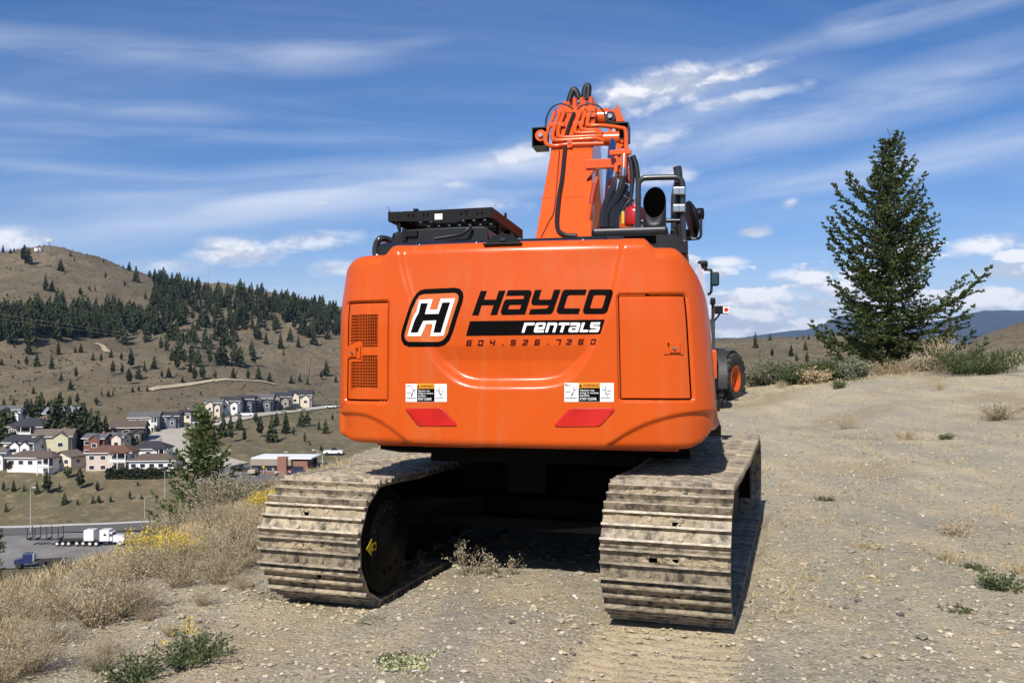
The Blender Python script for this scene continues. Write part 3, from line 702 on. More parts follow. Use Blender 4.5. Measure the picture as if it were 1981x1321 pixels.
ring_i = [(490, 235), (1080, 210), (1140, 235), (1165, 290), (1158, 360), (960, 1020), (900, 1110), (850, 1155), (770, 1180), (220, 1180), (160, 1150), (130, 1090), (132, 1020), (330, 350), (380, 270), (430, 245)]
decal('logo_background', [[A1(ring_o)]], DECO, .0022)
decal('logo_border', [[A1(ring_o), A1(ring_i)]], DECB, .0036)
decal('logo_letter_outline', [[A1([(385, 350), (655, 335), (600, 548), (750, 545), (812, 328), (1098, 320), (880, 1060), (615, 1068), (665, 828), (530, 830), (455, 1068), (185, 1068), (285, 740), (350, 580)])]], DECW, .0048)
decal('logo_letter', [[A1([(425, 420), (562, 415), (508, 632), (780, 628), (850, 405), (1003, 400), (825, 995), (682, 995), (740, 752), (480, 762), (395, 995), (255, 998), (330, 770), (385, 620)])]], DECB, .0075)
HAYCO = [
    [A2([(328, 122), (452, 120), (398, 295), (637, 295), (688, 118), (820, 114), (660, 598), (532, 600), (592, 405), (352, 408), (296, 606), (170, 606)])],
    [A2([(870, 108), (1290, 103), (1325, 118), (1342, 160), (1215, 590), (775, 598), (745, 575), (733, 535), (790, 345), (815, 305), (850, 290), (1175, 283), (1190, 255), (1190, 225), (1170, 214), (835, 220)]),
     A2([(915, 400), (1140, 397), (1112, 485), (890, 487), (880, 465), (900, 415)])],
    [A3([(-119, 103), (11, 100), (-39, 270), (-30, 295), (190, 295), (210, 270), (262, 97), (390, 97), (250, 520), (225, 565), (180, 583), (-235, 590), (-200, 485), (110, 472), (140, 450), (155, 425), (150, 405), (-150, 405), (-180, 385), (-188, 340), (-180, 300)])],
    [A3([(475, 97), (910, 92), (875, 203), (560, 205), (530, 230), (465, 440), (475, 468), (782, 468), (748, 580), (375, 580), (330, 555), (315, 515), (325, 480), (420, 155), (440, 115)])],
    [A3([(985, 92), (1375, 92), (1415, 110), (1430, 150), (1425, 190), (1325, 515), (1300, 555), (1250, 578), (885, 580), (848, 560), (835, 510), (940, 160), (955, 115)]),
     A3([(1075, 205), (1265, 205), (1285, 225), (1280, 250), (1220, 450), (1200, 468), (990, 468), (978, 450), (1045, 225)])]]
for l_ in HAYCO: decal('letter', [l_], DECB, .003)
decal('lettering_bar', [[A2([(130, 722), (50, 1010)])+A3([(1180, 975), (1270, 690)])]], DECB, .003)
RENT = [
    [A2([(1215, 752), (1412, 752), (1395, 803), (1265, 805), (1245, 820), (1205, 948), (1150, 948), (1200, 770)])],
    [A3([(-70, 752), (88, 748), (108, 768), (75, 878), (60, 892), (-66, 894), (-70, 906), (70, 906), (58, 945), (-115, 945), (-132, 925), (-130, 900), (-95, 775)]), A3([(-40, 795), (50, 793), (38, 835), (-52, 835)])],
    [A3([(145, 750), (310, 750), (335, 768), (332, 795), (285, 942), (232, 942), (272, 812), (262, 800), (185, 800), (145, 942), (88, 942)])],
    [A3([(372, 750), (578, 750), (565, 800), (482, 800), (438, 942), (382, 942), (425, 800), (355, 800)])],
    [A3([(600, 750), (765, 750), (788, 768), (785, 795), (738, 940), (570, 940), (550, 922), (552, 895), (572, 850), (592, 838), (710, 838), (715, 808), (585, 808)]), A3([(620, 862), (700, 862), (690, 896), (610, 896)])],
    [A3([(822, 750), (880, 750), (830, 892), (948, 892), (935, 938), (768, 938)])],
    [A3([(1000, 745), (1185, 742), (1168, 795), (1045, 795), (1040, 815), (1150, 818), (1172, 835), (1170, 865), (1148, 925), (1125, 938), (960, 938), (975, 890), (1100, 888), (1108, 868), (995, 862), (978, 840), (985, 785)])]]
for l_ in RENT: decal('letter', [l_], DECW, .0048)
SEG = {'0': 'abcdef', '2': 'abged', '4': 'fgbc', '5': 'afgcd', '6': 'afgedc', '7': 'abc'}
def digit(ch, x0, y0, A, w=100, h=112, t=25, sl_=26):
    q = []
    def bar(u0, v0, u1, v1): q.append([A([(x0+u+sl_*(1-v/h), y0+v) for u, v in ((u0, v0), (u1, v0), (u1, v1), (u0, v1))])])
    if ch == '.': bar(35, h-t, 35+t, h); return q
    hh = h/2
    for s_ in SEG[ch]:
        {'a': lambda: bar(0, 0, w, t), 'g': lambda: bar(t if ch == '2' else 0, hh-t/2, w, hh+t/2), 'd': lambda: bar(0, h-t, w, h),
         'f': lambda: bar(0, t if 'a' in SEG[ch] else 0, t, hh-t/2), 'b': lambda: bar(w-t, t if 'a' in SEG[ch] else 0, w, hh-t/2 if 'g' in SEG[ch] else hh),
         'e': lambda: bar(0, hh+t/2 if 'g' in SEG[ch] else hh, t, h-t), 'c': lambda: bar(w-t, hh+t/2 if 'g' in SEG[ch] else hh, w, h-t if 'd' in SEG[ch] else h)}[s_]()
    return q
for ch, x0, A in (('6', 48, A2), ('0', 278, A2), ('4', 508, A2), ('.', 725, A2), ('5', 920, A2), ('2', 1158, A2), ('6', 1395, A2), ('.', 98, A3), ('7', 285, A3), ('2', 500, A3), ('6', 735, A3), ('0', 978, A3)):
    y0 = (1097-x0*.010) if A is A2 else (1080-x0*.008)
    decal('digit', digit(ch, x0, y0, A), MAROON, .003)
A4 = lambda p: tr(p, 775, 730, 13.21); A5 = lambda p: tr(p, 1070, 730, 13.21)
def reflector(poly):
    o = decal('reflector', [[poly]], REFL, .006, 8.); sm = o.modifiers.new('thick', 'SOLIDIFY'); sm.thickness = .004; sm.offset = -1
reflector(A4([(165, 790), (1030, 790), (1100, 820), (1420, 1165), (1430, 1210), (1405, 1240), (500, 1240), (430, 1215), (150, 850), (142, 810)]))
reflector(A5([(480, 795), (1520, 780), (1560, 800), (1560, 850), (1240, 1200), (1150, 1248), (100, 1262), (55, 1240), (50, 1200), (380, 840)]))
def text_decal(txt, box, mt, off, parent, bold=0.):
    """box: x0, y0, x1, y1 in photo pixels (y0 top)"""
    cu = bpy.data.curves.new('text', 'FONT'); cu.body = txt; cu.size = 1; cu.offset = bold; cu.resolution_u = 2
    o = bpy.data.objects.new('text', cu); COL.objects.link(o); dg = bpy.context.evaluated_depsgraph_get(); dg.update()
    me = bpy.data.meshes.new_from_object(o.evaluated_get(dg)); bpy.data.objects.remove(o)
    bm = bmesh.new(); bm.from_mesh(me); bpy.data.meshes.remove(me)
    xs = [v.co.x for v in bm.verts]; ys = [v.co.y for v in bm.verts]; x0, x1, y0, y1 = min(xs), max(xs), min(ys), max(ys)
    for v in bm.verts:
        v.co.x = box[0]+(v.co.x-x0)/(x1-x0)*(box[2]-box[0]); v.co.y = box[3]-(v.co.y-y0)/(y1-y0)*(box[3]-box[1])
    return bake_decal(bm, 'sticker_text', mt, off, 12., parent)
def strokes(lines, w, A):
    q = []
    for pts in lines:
        for (a, b) in zip(pts[:-1], pts[1:]):
            d = Vector((b[0]-a[0], b[1]-a[1])); d.normalize(); n = Vector((-d.y, d.x))*w/2
            q.append([A([(a[0]+n.x, a[1]+n.y), (b[0]+n.x, b[1]+n.y), (b[0]-n.x, b[1]-n.y), (a[0]-n.x, a[1]-n.y)])])
    return q
def sticker(A, x0, y0, x1, y1, xa, xb, yh):
    R_ = lambda a, b, c, d: A([(a, b), (c, b), (c, d), (a, d)])
    decal('warning_sticker', [[R_(x0, y0, x1, y1)]], DECW, .002, 10.)
    decal('sticker_header', [[R_(xa, y0-10, xb, yh)]], DECY, .0034, 10.)
    decal('sticker_panel', [[R_(xa, yh, xb, y1-8)]], DECB, .0034, 10.)
    W = xb-xa; Hh = y1-yh; P = lambda a, b, c, d: (*A([(xa+a*W, b)])[0], *A([(xa+c*W, d)])[0])
    text_decal('WARNING', P(.20, y0+22, .95, yh-22), DECB, .0046, CW, .012)
    decal('warning_triangle', [[A([(xa+.03*W, yh-22), (xa+.17*W, yh-22), (xa+.10*W, y0+22)])]], DECB, .0046)
    text_decal('Operator may', P(.06, yh+Hh*.10, .74, yh+Hh*.27), DECW, .0046, CW, .012)
    text_decal('swing or reverse', P(.06, yh+Hh*.29, .93, yh+Hh*.46), DECW, .0046, CW, .012)
    text_decal('machine', P(.06, yh+Hh*.47, .50, yh+Hh*.61), DECW, .0046, CW, .012)
    text_decal('STAY CLEAR', P(.06, yh+Hh*.69, .84, yh+Hh*.87), DECW, .0046, CW, .018)
    L_ = (xa-x0)/300.; f = lambda x, y: (x0+x*L_, y0+y*(y1-y0)/460.)
    figl = [[(180, 85), (200, 170), (185, 255), (140, 345)], [(200, 170), (265, 160)], [(185, 255), (160, 300), (150, 340)], [(195, 90), (200, 165)]]
    decal('sticker_figure', strokes([[f(*p) for p in l_] for l_ in [[(185, 85), (205, 165), (190, 230), (150, 340)], [(205, 180), (265, 150)], [(190, 230), (135, 300)], [(20, 365), (270, 365)], [(20, 60), (160, 60)], [(20, 225), (140, 225)]]], 15, A), DECB, .0034)
    g = lambda x, y: (xb+x*(x1-xb)/330., y0+y*(y1-y0)/460.)
    decal('sticker_figure', strokes([[g(*p) for p in l_] for l_ in [[(130, 90), (125, 190), (135, 250), (190, 340)], [(125, 190), (40, 150)], [(135, 250), (235, 275)], [(170, 195), (260, 195)], [(20, 370), (250, 370)]]], 15, A), DECB, .0034)
sticker(A4, 135, 165, 1182, 622, 420, 870, 285); sticker(A5, 290, 140, 1550, 622, 652, 1200, 265)
# small bright paint chips under the lettering


# ---- revolving frame, hood and top deck
mb = MB(); mb.box((0, .35, 1.62), (2.5, 2.2, 1.0), bev=.03); part(mb, 'house_frame', SATIN)
mb = MB(); mb.prism([(-1.0, 1.0), (-.55, .93), (1.6, .93), (1.6, 1.12), (-1.0, 1.12)], -1.15, 1.15); mb.box((0, -.2, 1.0), (1.5, 1.6, .16)); part(mb, 'revolving_deck', FRAMEB)
mb = MB(); mb.box((0.03, -1.25, ZB-.012), (2.1, .30, .03)); mb.box((-.55, -.9, ZB-.03), (.42, .5, .05)); mb.box((.75, -.8, ZB-.03), (.5, .5, .05)); part(mb, 'underside_guard', ORANGE)
# right-hand side of the machine: tank and tool box
mb = MB(); mb.box((1.02, .55, 1.72), (.34, 2.3, 1.20), bev=.03); part(mb, 'fuel_tank', ORANGE)
mb = MB(); mb.box((1.20, .25, 1.16), (.34, 2.0, .08), bev=.01); part(mb, 'side_sill', SATIN)
# dark top deck in front of the casting lip
mb = MB(); mb.prism([(-1.50, 2.462), (-1.42, 2.500), (-.60, 2.512), (-.2, 2.40), (-.2, 2.2), (-1.50, 2.30)], -.98, .60); part(mb, 'engine_hood', GREYB)
for px, py in ((812, 476), (922, 471), (1128, 466), (700+0, 0))[:3]:
    p = H(px, py, -1.56); mb = MB(); mb.cyl(p, p+Vector((0, 0, .012)), .009, .007, 8); part(mb, 'hood_bolt', CHROME)
# rounded cover behind the cab
def Hb(px, py, yl): return H(px, py, yl)
mb = MB()
prof = [(760, 468), (772, 452), (790, 446), (890, 441), (938, 440), (945, 446), (950, 470)]
pts = [H(px, py, -1.12) for px, py in prof]; base = pts[0].z-.05
poly = [(p.x, p.z) for p in pts]+[(pts[-1].x, base), (pts[0].x, base)]
mb.prism(poly, -1.15, -.45, 'y'); cov = part(mb, 'hood_cover', GREYB); bv = cov.modifiers.new('b', 'BEVEL'); bv.width = .03; bv.segments = 3; bv.limit_method = 'ANGLE'
mb = MB(); p = H(795, 452, -1.16); mb.box(p, (.10, .02, .05), bev=.004); mb.box(p+Vector((-.05, 0, -.01)), (.03, .03, .09)); part(mb, 'hood_hinge', BLACK)
mb = MB(); mb.tube(spline([H(912, 437, -1.18), H(905, 444, -1.2), H(895, 452, -1.2), H(880, 456, -1.19), H(840, 462, -1.19)]), .012, 8); part(mb, 'hood_cable', RUBBER)
mb = MB(); mb.box(H(941, 455, -1.2), (.025, .02, .10), bev=.004); part(mb, 'hood_strap', SATIN)
# rear-view camera hump
mb = MB(); c = H(975, 466, -1.57); ring = [(-.115, -.018), (-.095, .012), (-.06, .036), (0, .046), (.06, .036), (.095, .012), (.115, -.018)]
mb.prism([(c.x+a, c.z+b) for a, b in ring], c.y-.03, c.y+.16, 'y'); mb.box((c.x, c.y+.0, c.z-.026), (.26, .12, .014), bev=.004)
mb.mi = 1; mb.box((c.x, c.y-.034, c.z+.006), (.034, .012, .026), bev=.004); part(mb, 'rear_camera', [BLACK, GLASS])

# ---- cab with its roof guard
xl, xr = H(752, 420, -.30).x, H(952, 412, -.30).x; zc = H(850, 412, -.30).z
mb = MB(); mb.box(((xl+xr)/2-.02, .45, 2.05), (xr-xl-.06, 1.35, 1.30), bev=.05); part(mb, 'cab', SATIN)
mb = MB()
for (a, b) in (((xl+.06, -.235), (xr-.10, -.235)),): mb.box(((a[0]+b[0])/2, -.235, 2.35), (b[0]-a[0]-.1, .02, .5))
part(mb, 'cab_rear_window', GLASS)
mb = MB(); mb.box(((xl+xr)/2-.02, .42, zc-.18), (xr-xl-.02, 1.30, .10), bev=.04); part(mb, 'cab_roof', BLACK)
gy0, gy1 = -.30, .95; zt_ = zc+.02
mb = MB(); W_ = xr-xl
mb.prism([(xl, zt_), (xr, zt_+.012), (xr, zt_-.070), (xl+W_*.72, zt_-.085), (xl+W_*.65, zt_-.105), (xl+W_*.48, zt_-.105), (xl+W_*.40, zt_-.085), (xl, zt_-.075)], gy0, gy0+.012, 'y')
for x_ in (xl, xr): mb.box((x_, (gy0+gy1)/2, zt_-.035), (.012, gy1-gy0, .085))
part(mb, 'roof_guard', BLACK)
mb = MB(); mb.box(((xl+xr)/2, gy1, zt_-.03), (xr-xl, .012, .08)); n = 9
for i in range(n): mb.box((xl+(i+.5)*W_/n, (gy0+gy1)/2+.01, zt_+.002), (W_/n-.034, gy1-gy0-.02, .010))
for j in range(5): mb.box(((xl+xr)/2, gy0+.15+j*.24, zt_-.006), (xr-xl-.01, .17, .006))
part(mb, 'guard_plate', BLACK)
for k in (.195, .245, .345, .385, .71, .755, .86, .905):
    mb = MB(); mb.box((xl+W_*k, gy0-.002, zt_-.032), (.008, .004, .022)); part(mb, 'guard_slot', DARK)
for px in (805, 903):
    p = H(px, 407, gy0+.02); mb = MB(); mb.box(p, (.036, .05, .022), bev=.003); part(mb, 'guard_bolt', BLACK)
mb = MB(); mb.box((xl+W_*.49, gy0-.004, zt_-.052), (.066, .004, .048)); part(mb, 'sticker_plate', DECW)
mb = MB(); mb.cyl(H(757, 412, gy0), H(748, 399, gy0), .003, .002, 5); part(mb, 'antenna', RUBBER)
mb = MB(); p0 = H(773, 432, gy0+.02); mb.beam(p0, p0+Vector((0, 0, -.20)), .02, .02); mb.beam(H(766, 430, gy0), H(776, 462, gy0), .008, .008); part(mb, 'guard_post', BLACK)
for y_ in (gy1-.25, gy0+.3): mb = MB(); mb.beam((xr-.02, y_, zt_-.08), (xr-.02, y_, zt_-.35), .03, .03); part(mb, 'guard_post', BLACK)
mb = MB(); p = H(978, 425, .45); mb.box(p, (.02, .03, .12), bev=.004); part(mb, 'guard_lug', BLACK)
mb = MB(); mb.tube(spline([H(733, 497, -1.2), H(727, 492, -1.2), H(728, 475, -1.2), H(735, 463, -1.2), H(748, 463, -1.15), H(765, 470, -1.1)]), .026, 10); part(mb, 'grab_handle', RAIL)

# ---- boom
BX = .262
TOP = [(.35, 2.20), (.9, 2.72), (1.6, 3.37), (2.2, 3.90), (2.6, 4.24), (2.9, 4.49), (3.2, 4.72), (3.5, 4.87), (3.8, 4.94), (4.3, 4.92), (5.2, 4.65), (6.6, 4.1)]
BOT = [(6.5, 3.6), (5.2, 3.92), (4.2, 4.2), (3.6, 4.12), (3.2, 3.95), (2.7, 3.58), (2.2, 3.12), (1.5, 2.45), (.9, 1.9), (.45, 1.65), (.15, 1.75), (.12, 2.0)]
def btop(y): return float(np.interp(y, [p[0] for p in TOP], [p[1] for p in TOP]))
mb = MB(); mb.prism(TOP+BOT, -1, 1)
def bxc(y): return .02-.078*y
def bhw(y): return float(np.interp(y, [.3, 1., 2.2, 3.5], [.285, .275, .236, .235]))
mb.v = [(bxc(v[1])+v[0]*bhw(v[1]), v[1], v[2]) for v in mb.v]; bo = part(mb, 'boom', ORANGE_B)
bv = bo.modifiers.new('b', 'BEVEL'); bv.width = .012; bv.segments = 2; bv.limit_method = 'ANGLE'; bv.angle_limit = R(50)
def B(px, py, off=.03):
    """point 'off' above the boom's top plate on the sight line of a pixel"""
    lo, hi = .5, 5.5
    for _ in range(40):
        m_ = (lo+hi)/2; p = H(px, py, m_)
        if p.z < btop(m_)+off: hi = m_
        else: lo = m_
    return H(px, py, (lo+hi)/2)
A6 = lambda p: tr(p, 1020, 155, 6.955); A7 = lambda p: tr(p, 1130, 310, 7.3375); A3b = lambda p: tr(p, 980, 140, 3.67)
def Bp(pts, A, off=.03): return [B(x, y, off) for x, y in A(pts)]
def Bs(pts, A, off=.03, k=5): return [B(q.x, q.y, off) for q in spline([(x, y, 0) for x, y in A(pts)], k)]
# weld seam and edge plates
mb = MB(); a, b = B(1044, 383, .001), B(1130, 380, .001); mb.beam(a, b, .012, .006); part(mb, 'weld_seam', ORANGE_B)
pipes = [
    [(375, 400), (340, 520), (270, 700), (245, 820), (290, 880), (400, 887), (560, 868), (1000, 858), (1150, 872), (1210, 920), (1205, 1000), (1195, 1235)],
    [(440, 440), (390, 580), (345, 720), (350, 790), (400, 815), (700, 800), (940, 790), (1080, 840), (1290, 900)],
    [(510, 410), (450, 560), (415, 700), (430, 755), (500, 775), (960, 755), (1100, 790), (1300, 845)],
    [(720, 430), (660, 580), (640, 680), (680, 715), (950, 710), (1010, 735)],
    [(790, 420), (740, 560), (725, 640), (770, 675), (950, 680), (1000, 720)],
    [(860, 390), (810, 560), (830, 615), (1000, 615), (1250, 645), (1325, 690), (1325, 950), (1300, 1085)]]
for q in pipes:
    mb = MB(); mb.tube(Bs(q, A6, .05), .024, 10); part(mb, 'hydraulic_pipe', ORANGE_B)
for (x, y), d in zip(A6([(405, 608), (690, 590), (575, 868), (860, 480), (1255, 978), (560, 300), (780, 405)]), ((.17, .05), (.13, .05), (.06, .09), (.12, .045), (.17, .05), (.16, .04), (.14, .04))):
    mb = MB(); mb.box(B(x, y, .05), (d[0], .05, d[1]), bev=.006); mb.mi = 1; p = B(x, y, .075); mb.cyl(p+Vector((0, -.02, 0)), p+Vector((0, -.035, .01)), .012, n=6)
    part(mb, 'pipe_clamp', [ORANGE_B, CHROME])
mb = MB(); mb.tube(Bs(A6([(640, 420), (560, 620), (530, 740), (505, 950), (468, 1320)])+A3b([(370, 900), (358, 1085), (400, 1150), (500, 1162)]), lambda q: q, .03, 6), .022, 8); part(mb, 'boom_cable', RUBBER)
mb = MB(); mb.tube(spline(Bp([(378, 520), (372, 600), (340, 960), (300, 1060), (245, 1170)], A3b, .008), 5), .006, 6); part(mb, 'grease_line', mat('maroon_hose', (.25, .03, .012), .4))
for pts in ([(245, 640), (262, 500), (330, 375), (440, 320), (550, 345), (620, 395)], [(670, 400), (740, 342), (850, 320), (960, 352), (1040, 450), (1060, 550)]):
    mb = MB(); mb.tube(spline([H(x, y, 3.0) for x, y in A6(pts)], 6), .010, 6); part(mb, 'grease_hose', RUBBER)
for pts in ([(560, 305), (590, 200), (625, 130), (665, 175), (692, 250)], [(775, 275), (768, 180), (795, 88), (825, 100), (815, 260)]):
    mb = MB(); mb.tube(spline([H(x, y, 3.35) for x, y in A6(pts)], 6), .038, 10); part(mb, 'arm_hose', RUBBER)
for pts in ([(640, 250), (640, 400)], [(735, 240), (740, 360)], [(860, 235), (850, 400)], [(560, 300), (520, 420)], [(775, 280), (760, 400)]):
    a, b = [H(x, y, 3.25) for x, y in A6(pts)]; mb = MB(); mb.tube([a, b], .030, 10); part(mb, 'hydraulic_pipe', ORANGE_B)
mb = MB(); c = B(*A6([(640, 390)])[0], .06); mb.box(c, (.13, .12, .06), bev=.01); part(mb, 'valve_block', BLACK)
# brackets with lamp bosses either side of the boom knee
def bracket(x0, y0, x1, y1, yl, boss):
    a, b = A6([(x0, y0), (x1, y1)]); p, q = H(*a, yl), H(*b, yl); cx_, cz_ = (p.x+q.x)/2, (p.z+q.z)/2; w, h = abs(q.x-p.x), abs(p.z-q.z); mb = MB(); t = .012
    mb.box((cx_, yl+.10, p.z), (w, .26, t)); mb.box((cx_, yl+.10, q.z), (w, .26, t)); mb.box((p.x, yl+.10, cz_), (t, .26, h)); mb.box((cx_, yl+.22, cz_), (w, t, h))
    part(mb, 'lamp_bracket', [SATIN])
    c = H(*A6([boss])[0], yl-.02); mb = MB(); mb.cyl(c+Vector((0, .2, 0)), c, .065, n=20); mb.mi = 1; mb.cyl(c, c+Vector((0, -.025, 0)), .026, n=6); part(mb, 'pin_boss', [ORANGE_B, CHROME])
bracket(75, 655, 250, 895, 2.55, (180, 745)); bracket(1360, 578, 1110, 805, 2.65, (1165, 690))
mb = MB(); a, b = H(*A6([(1110, 400)])[0], 3.0), H(*A6([(1310, 560)])[0], 3.0)
mb.prism([(a.x, a.z), (a.x+.28*(b.x-a.x), a.z-.01), (a.x+.55*(b.x-a.x), a.z+.05), (b.x, b.z), (a.x, b.z)], 2.98, 3.03, 'y'); mb.prism([(3.03, a.z-.02), (3.03, b.z), (3.4, b.z), (3.4, a.z-.1)], a.x+.5*(b.x-a.x), a.x+.58*(b.x-a.x)); part(mb, 'gusset', ORANGE_B)
mb = MB(); c = H(*A6([(1115, 490)])[0], 2.92); mb.cyl(c+Vector((0, .15, 0)), c, .06, n=18); mb.mi = 1; mb.cyl(c, c+Vector((0, -.025, 0)), .028, n=6); part(mb, 'pin_boss', [SATIN, CHROME])
mb = MB(); c = H(*A6([(1040, 420)])[0], 3.25); mb.cyl((c.x-.16, c.y+.10, c.z-.05), (c.x+.05, c.y+.10, c.z-.05), .11, n=24); part(mb, 'boom_pin_housing', ORANGE_B)
# arm bracket, vertical rack and pipe ends on the right of the boom
mb = MB(); a, b = H(*A6([(795, 1085)])[0], 1.75), H(*A6([(1180, 1165)])[0], 1.75); mb.box(((a.x+b.x)/2, 1.78, (a.z+b.z)/2), (b.x-a.x+.02, .08, a.z-b.z+.02), bev=.006)
mb.prism([(a.x, b.z), (a.x+.10, b.z), (a.x, b.z-.12)], 1.76, 1.82, 'y'); part(mb, 'hose_bracket', ORANGE_B)
mb = MB(); mb.beam(H(*A6([(1240, 900)])[0], 1.70), H(*A6([(1235, 1330)])[0], 1.72), .03, .06, (0, 1, 0)); mb.beam(H(*A6([(1345, 900)])[0], 1.74), H(*A6([(1350, 1330)])[0], 1.76), .022, .10, (0, 1, 0)); mb.box(H(*A6([(1290, 1290)])[0], 1.74), (.12, .03, .03)); part(mb, 'pipe_rack', ORANGE_B)
mb = MB(); mb.box(H(*A6([(1255, 978)])[0], 1.68), (.22, .06, .05), bev=.006); mb.box(H(*A6([(1260, 1135)])[0], 1.68), (.12, .06, .03)); part(mb, 'pipe_clamp', ORANGE_B)
for x_, y0, y1, r_ in ((1195, 1150, 1245, .024), (1305, 1000, 1190, .028)):
    mb = MB(); mb.cyl(H(*A6([(x_, y0)])[0], 1.66), H(*A6([(x_-3, y1)])[0], 1.62), r_, n=10); part(mb, 'hydraulic_pipe', ORANGE_B)
for (x0, y0), (x1, y1), r_ in (((437, 165), (415, 300), .026), ((565, 110), (552, 260), .032)):
    a, b = [H(*A7([q])[0], 1.60) for q in ((x0, y0), (x1, y1))]; mb = MB(); mb.cyl(a, b, r_*.9, r_, 10); m_ = a.lerp(b, .45); mb.cyl(m_, a.lerp(b, .6), r_*1.25, n=6); part(mb, 'hose_fitting', CHROME)
hoses = [[(420, 280), (400, 420), (320, 600), (268, 800), (262, 990)], [(552, 255), (510, 430), (390, 630), (305, 800), (300, 990)],
         [(590, 380), (540, 560), (455, 690), (405, 800), (400, 990)], [(600, 470), (565, 640), (480, 740), (450, 850), (452, 990)], [(520, 480), (430, 640), (350, 780), (345, 990)]]
for i, q in enumerate(hoses):
    mb = MB(); ys = np.linspace(1.58, .75, len(q)); mb.tube(spline([H(*A7([p])[0], y_+.02*i) for p, y_ in zip(q, ys)], 6), .036, 10); part(mb, 'hydraulic_hose', RUBBER)
for q, r_ in (([(640, -40), (672, 80), (682, 300), (662, 520), (640, 700)], .022), ([(690, -60), (735, 60), (760, 240), (768, 420)], .026), ([(60, 930), (95, 880), (100, 780), (95, 600)], .014)):
    mb = MB(); mb.tube(spline([H(*A7([p])[0], 1.5) for p in q], 6), r_, 8); part(mb, 'hydraulic_hose', RUBBER)
mb = MB(); mb.box(H(*A7([(655, 215)])[0], 1.7), (.09, .08, .16), bev=.01); mb.cyl(H(*A7([(690, 220)])[0], 1.64), H(*A7([(690, 220)])[0], 1.70), .03, n=8); part(mb, 'swivel_joint', mat('primer_red', (.30, .03, .012), .5))
# spiral-wrapped hose beside the boom
q = [H(*A7([p])[0], 1.25) for p in [(30, 1060), (70, 820), (105, 600), (140, 400), (190, 240)]]; sp = spline(q, 8); mb = MB(); mb.tube(sp, .020, 8); part(mb, 'hydraulic_pipe', ORANGE_B)
mb = MB(); seg = sp[16:28]
for p in seg[::1]: mb.cyl(p+Vector((0, 0, -.012)), p+Vector((0, 0, .012)), .026, n=8)
part(mb, 'spiral_wrap', mat('red_wrap', (.45, .05, .03), .5))
# boom cylinders
for sx in (-1, 1):
    if sx > 0: c = H(1186, 268, 2.3); m_ = H(1174, 440, 1.45); a = c+(m_-c)*1.9; b = m_
    else: a, c = Vector((-.50, .9, 1.3)), Vector((-.42, 1.35, 2.35)); b = a.lerp(c, .6)
    mb = MB(); mb.cyl(a, b, .085, n=18); mb.cyl(b, b+(c-a).normalized()*.05, .095, n=18); part(mb, 'cylinder_barrel', ORANGE_B)
    mb = MB(); mb.cyl(b, c, .046, n=18); part(mb, 'cylinder_rod', ROD)
    mb = MB(); mb.cyl((c.x-.10, c.y, c.z), (c.x+.07, c.y, c.z), .072, n=18); part(mb, 'cylinder_eye', ORANGE_B)
mb = MB(); mb.prism([(.25, 1.3), (1.25, 1.3), (1.15, 1.75), (.7, 2.25), (.35, 2.30), (.2, 2.0)], -.36, -.30); mb.prism([(.25, 1.3), (1.25, 1.3), (1.15, 1.75), (.7, 2.25), (.35, 2.30), (.2, 2.0)], .30, .36); part(mb, 'boom_foot_bracket', ORANGE_B)
mb = MB(); mb.box((0, .2, 2.40), (.8, .5, .2)); part(mb, 'foot_cover', SATIN)
# arm and stick beyond the boom (mostly hidden)
mb = MB(); mb.prism([(6.3, 4.1), (6.75, 4.2), (7.0, 3.7), (6.95, 1.4), (6.75, 1.3), (6.5, 3.4)], -.2, .2); part(mb, 'stick', ORANGE_B)
mb = MB(); mb.prism([(6.85, 1.5), (7.05, 1.2), (6.6, .35), (5.9, .25), (5.8, .40), (6.3, .55), (6.5, .9), (6.7, 1.4)], -.6, .6); part(mb, 'bucket', SATIN)

# ---- right-hand deck: platform, exhaust, rails, mirror
def slab(x0, y0, x1, y1, yl, dep, mt, nm, bev=.01):
    a, b = [H(*q, yl) for q in A7([(x0, y0), (x1, y1)])]; mb = MB(); mb.box(((a.x+b.x)/2, yl+dep/2, (a.z+b.z)/2), (b.x-a.x, dep, a.z-b.z), bev=bev); return part(mb, nm, mt)
slab(100, 968, 1190, 1050, -1.18, .9, GREYB, 'platform_top', .02)
pl = [H(*q, -1.30) for q in A7([(-150, 1085), (1310, 1045), (1385, 1150), (1480, 1290), (1470, 1330), (-150, 1330)])]
mb = MB(); mb.prism([(p.x, p.z) for p in pl], -1.30, -.5, 'y'); po = part(mb, 'rear_platform', GREYB); bv = po.modifiers.new('b', 'BEVEL'); bv.width = .012; bv.segments = 2; bv.limit_method = 'ANGLE'
mb = MB(); a = H(*A7([(1020, 1080)])[0], -1.305); b = H(*A7([(560, 1130)])[0], -1.305); mb.box(((a.x+b.x)/2, -1.304, (a.z+b.z)/2-.01), (abs(a.x-b.x), .012, .05)); part(mb, 'vent_slot', DARK)
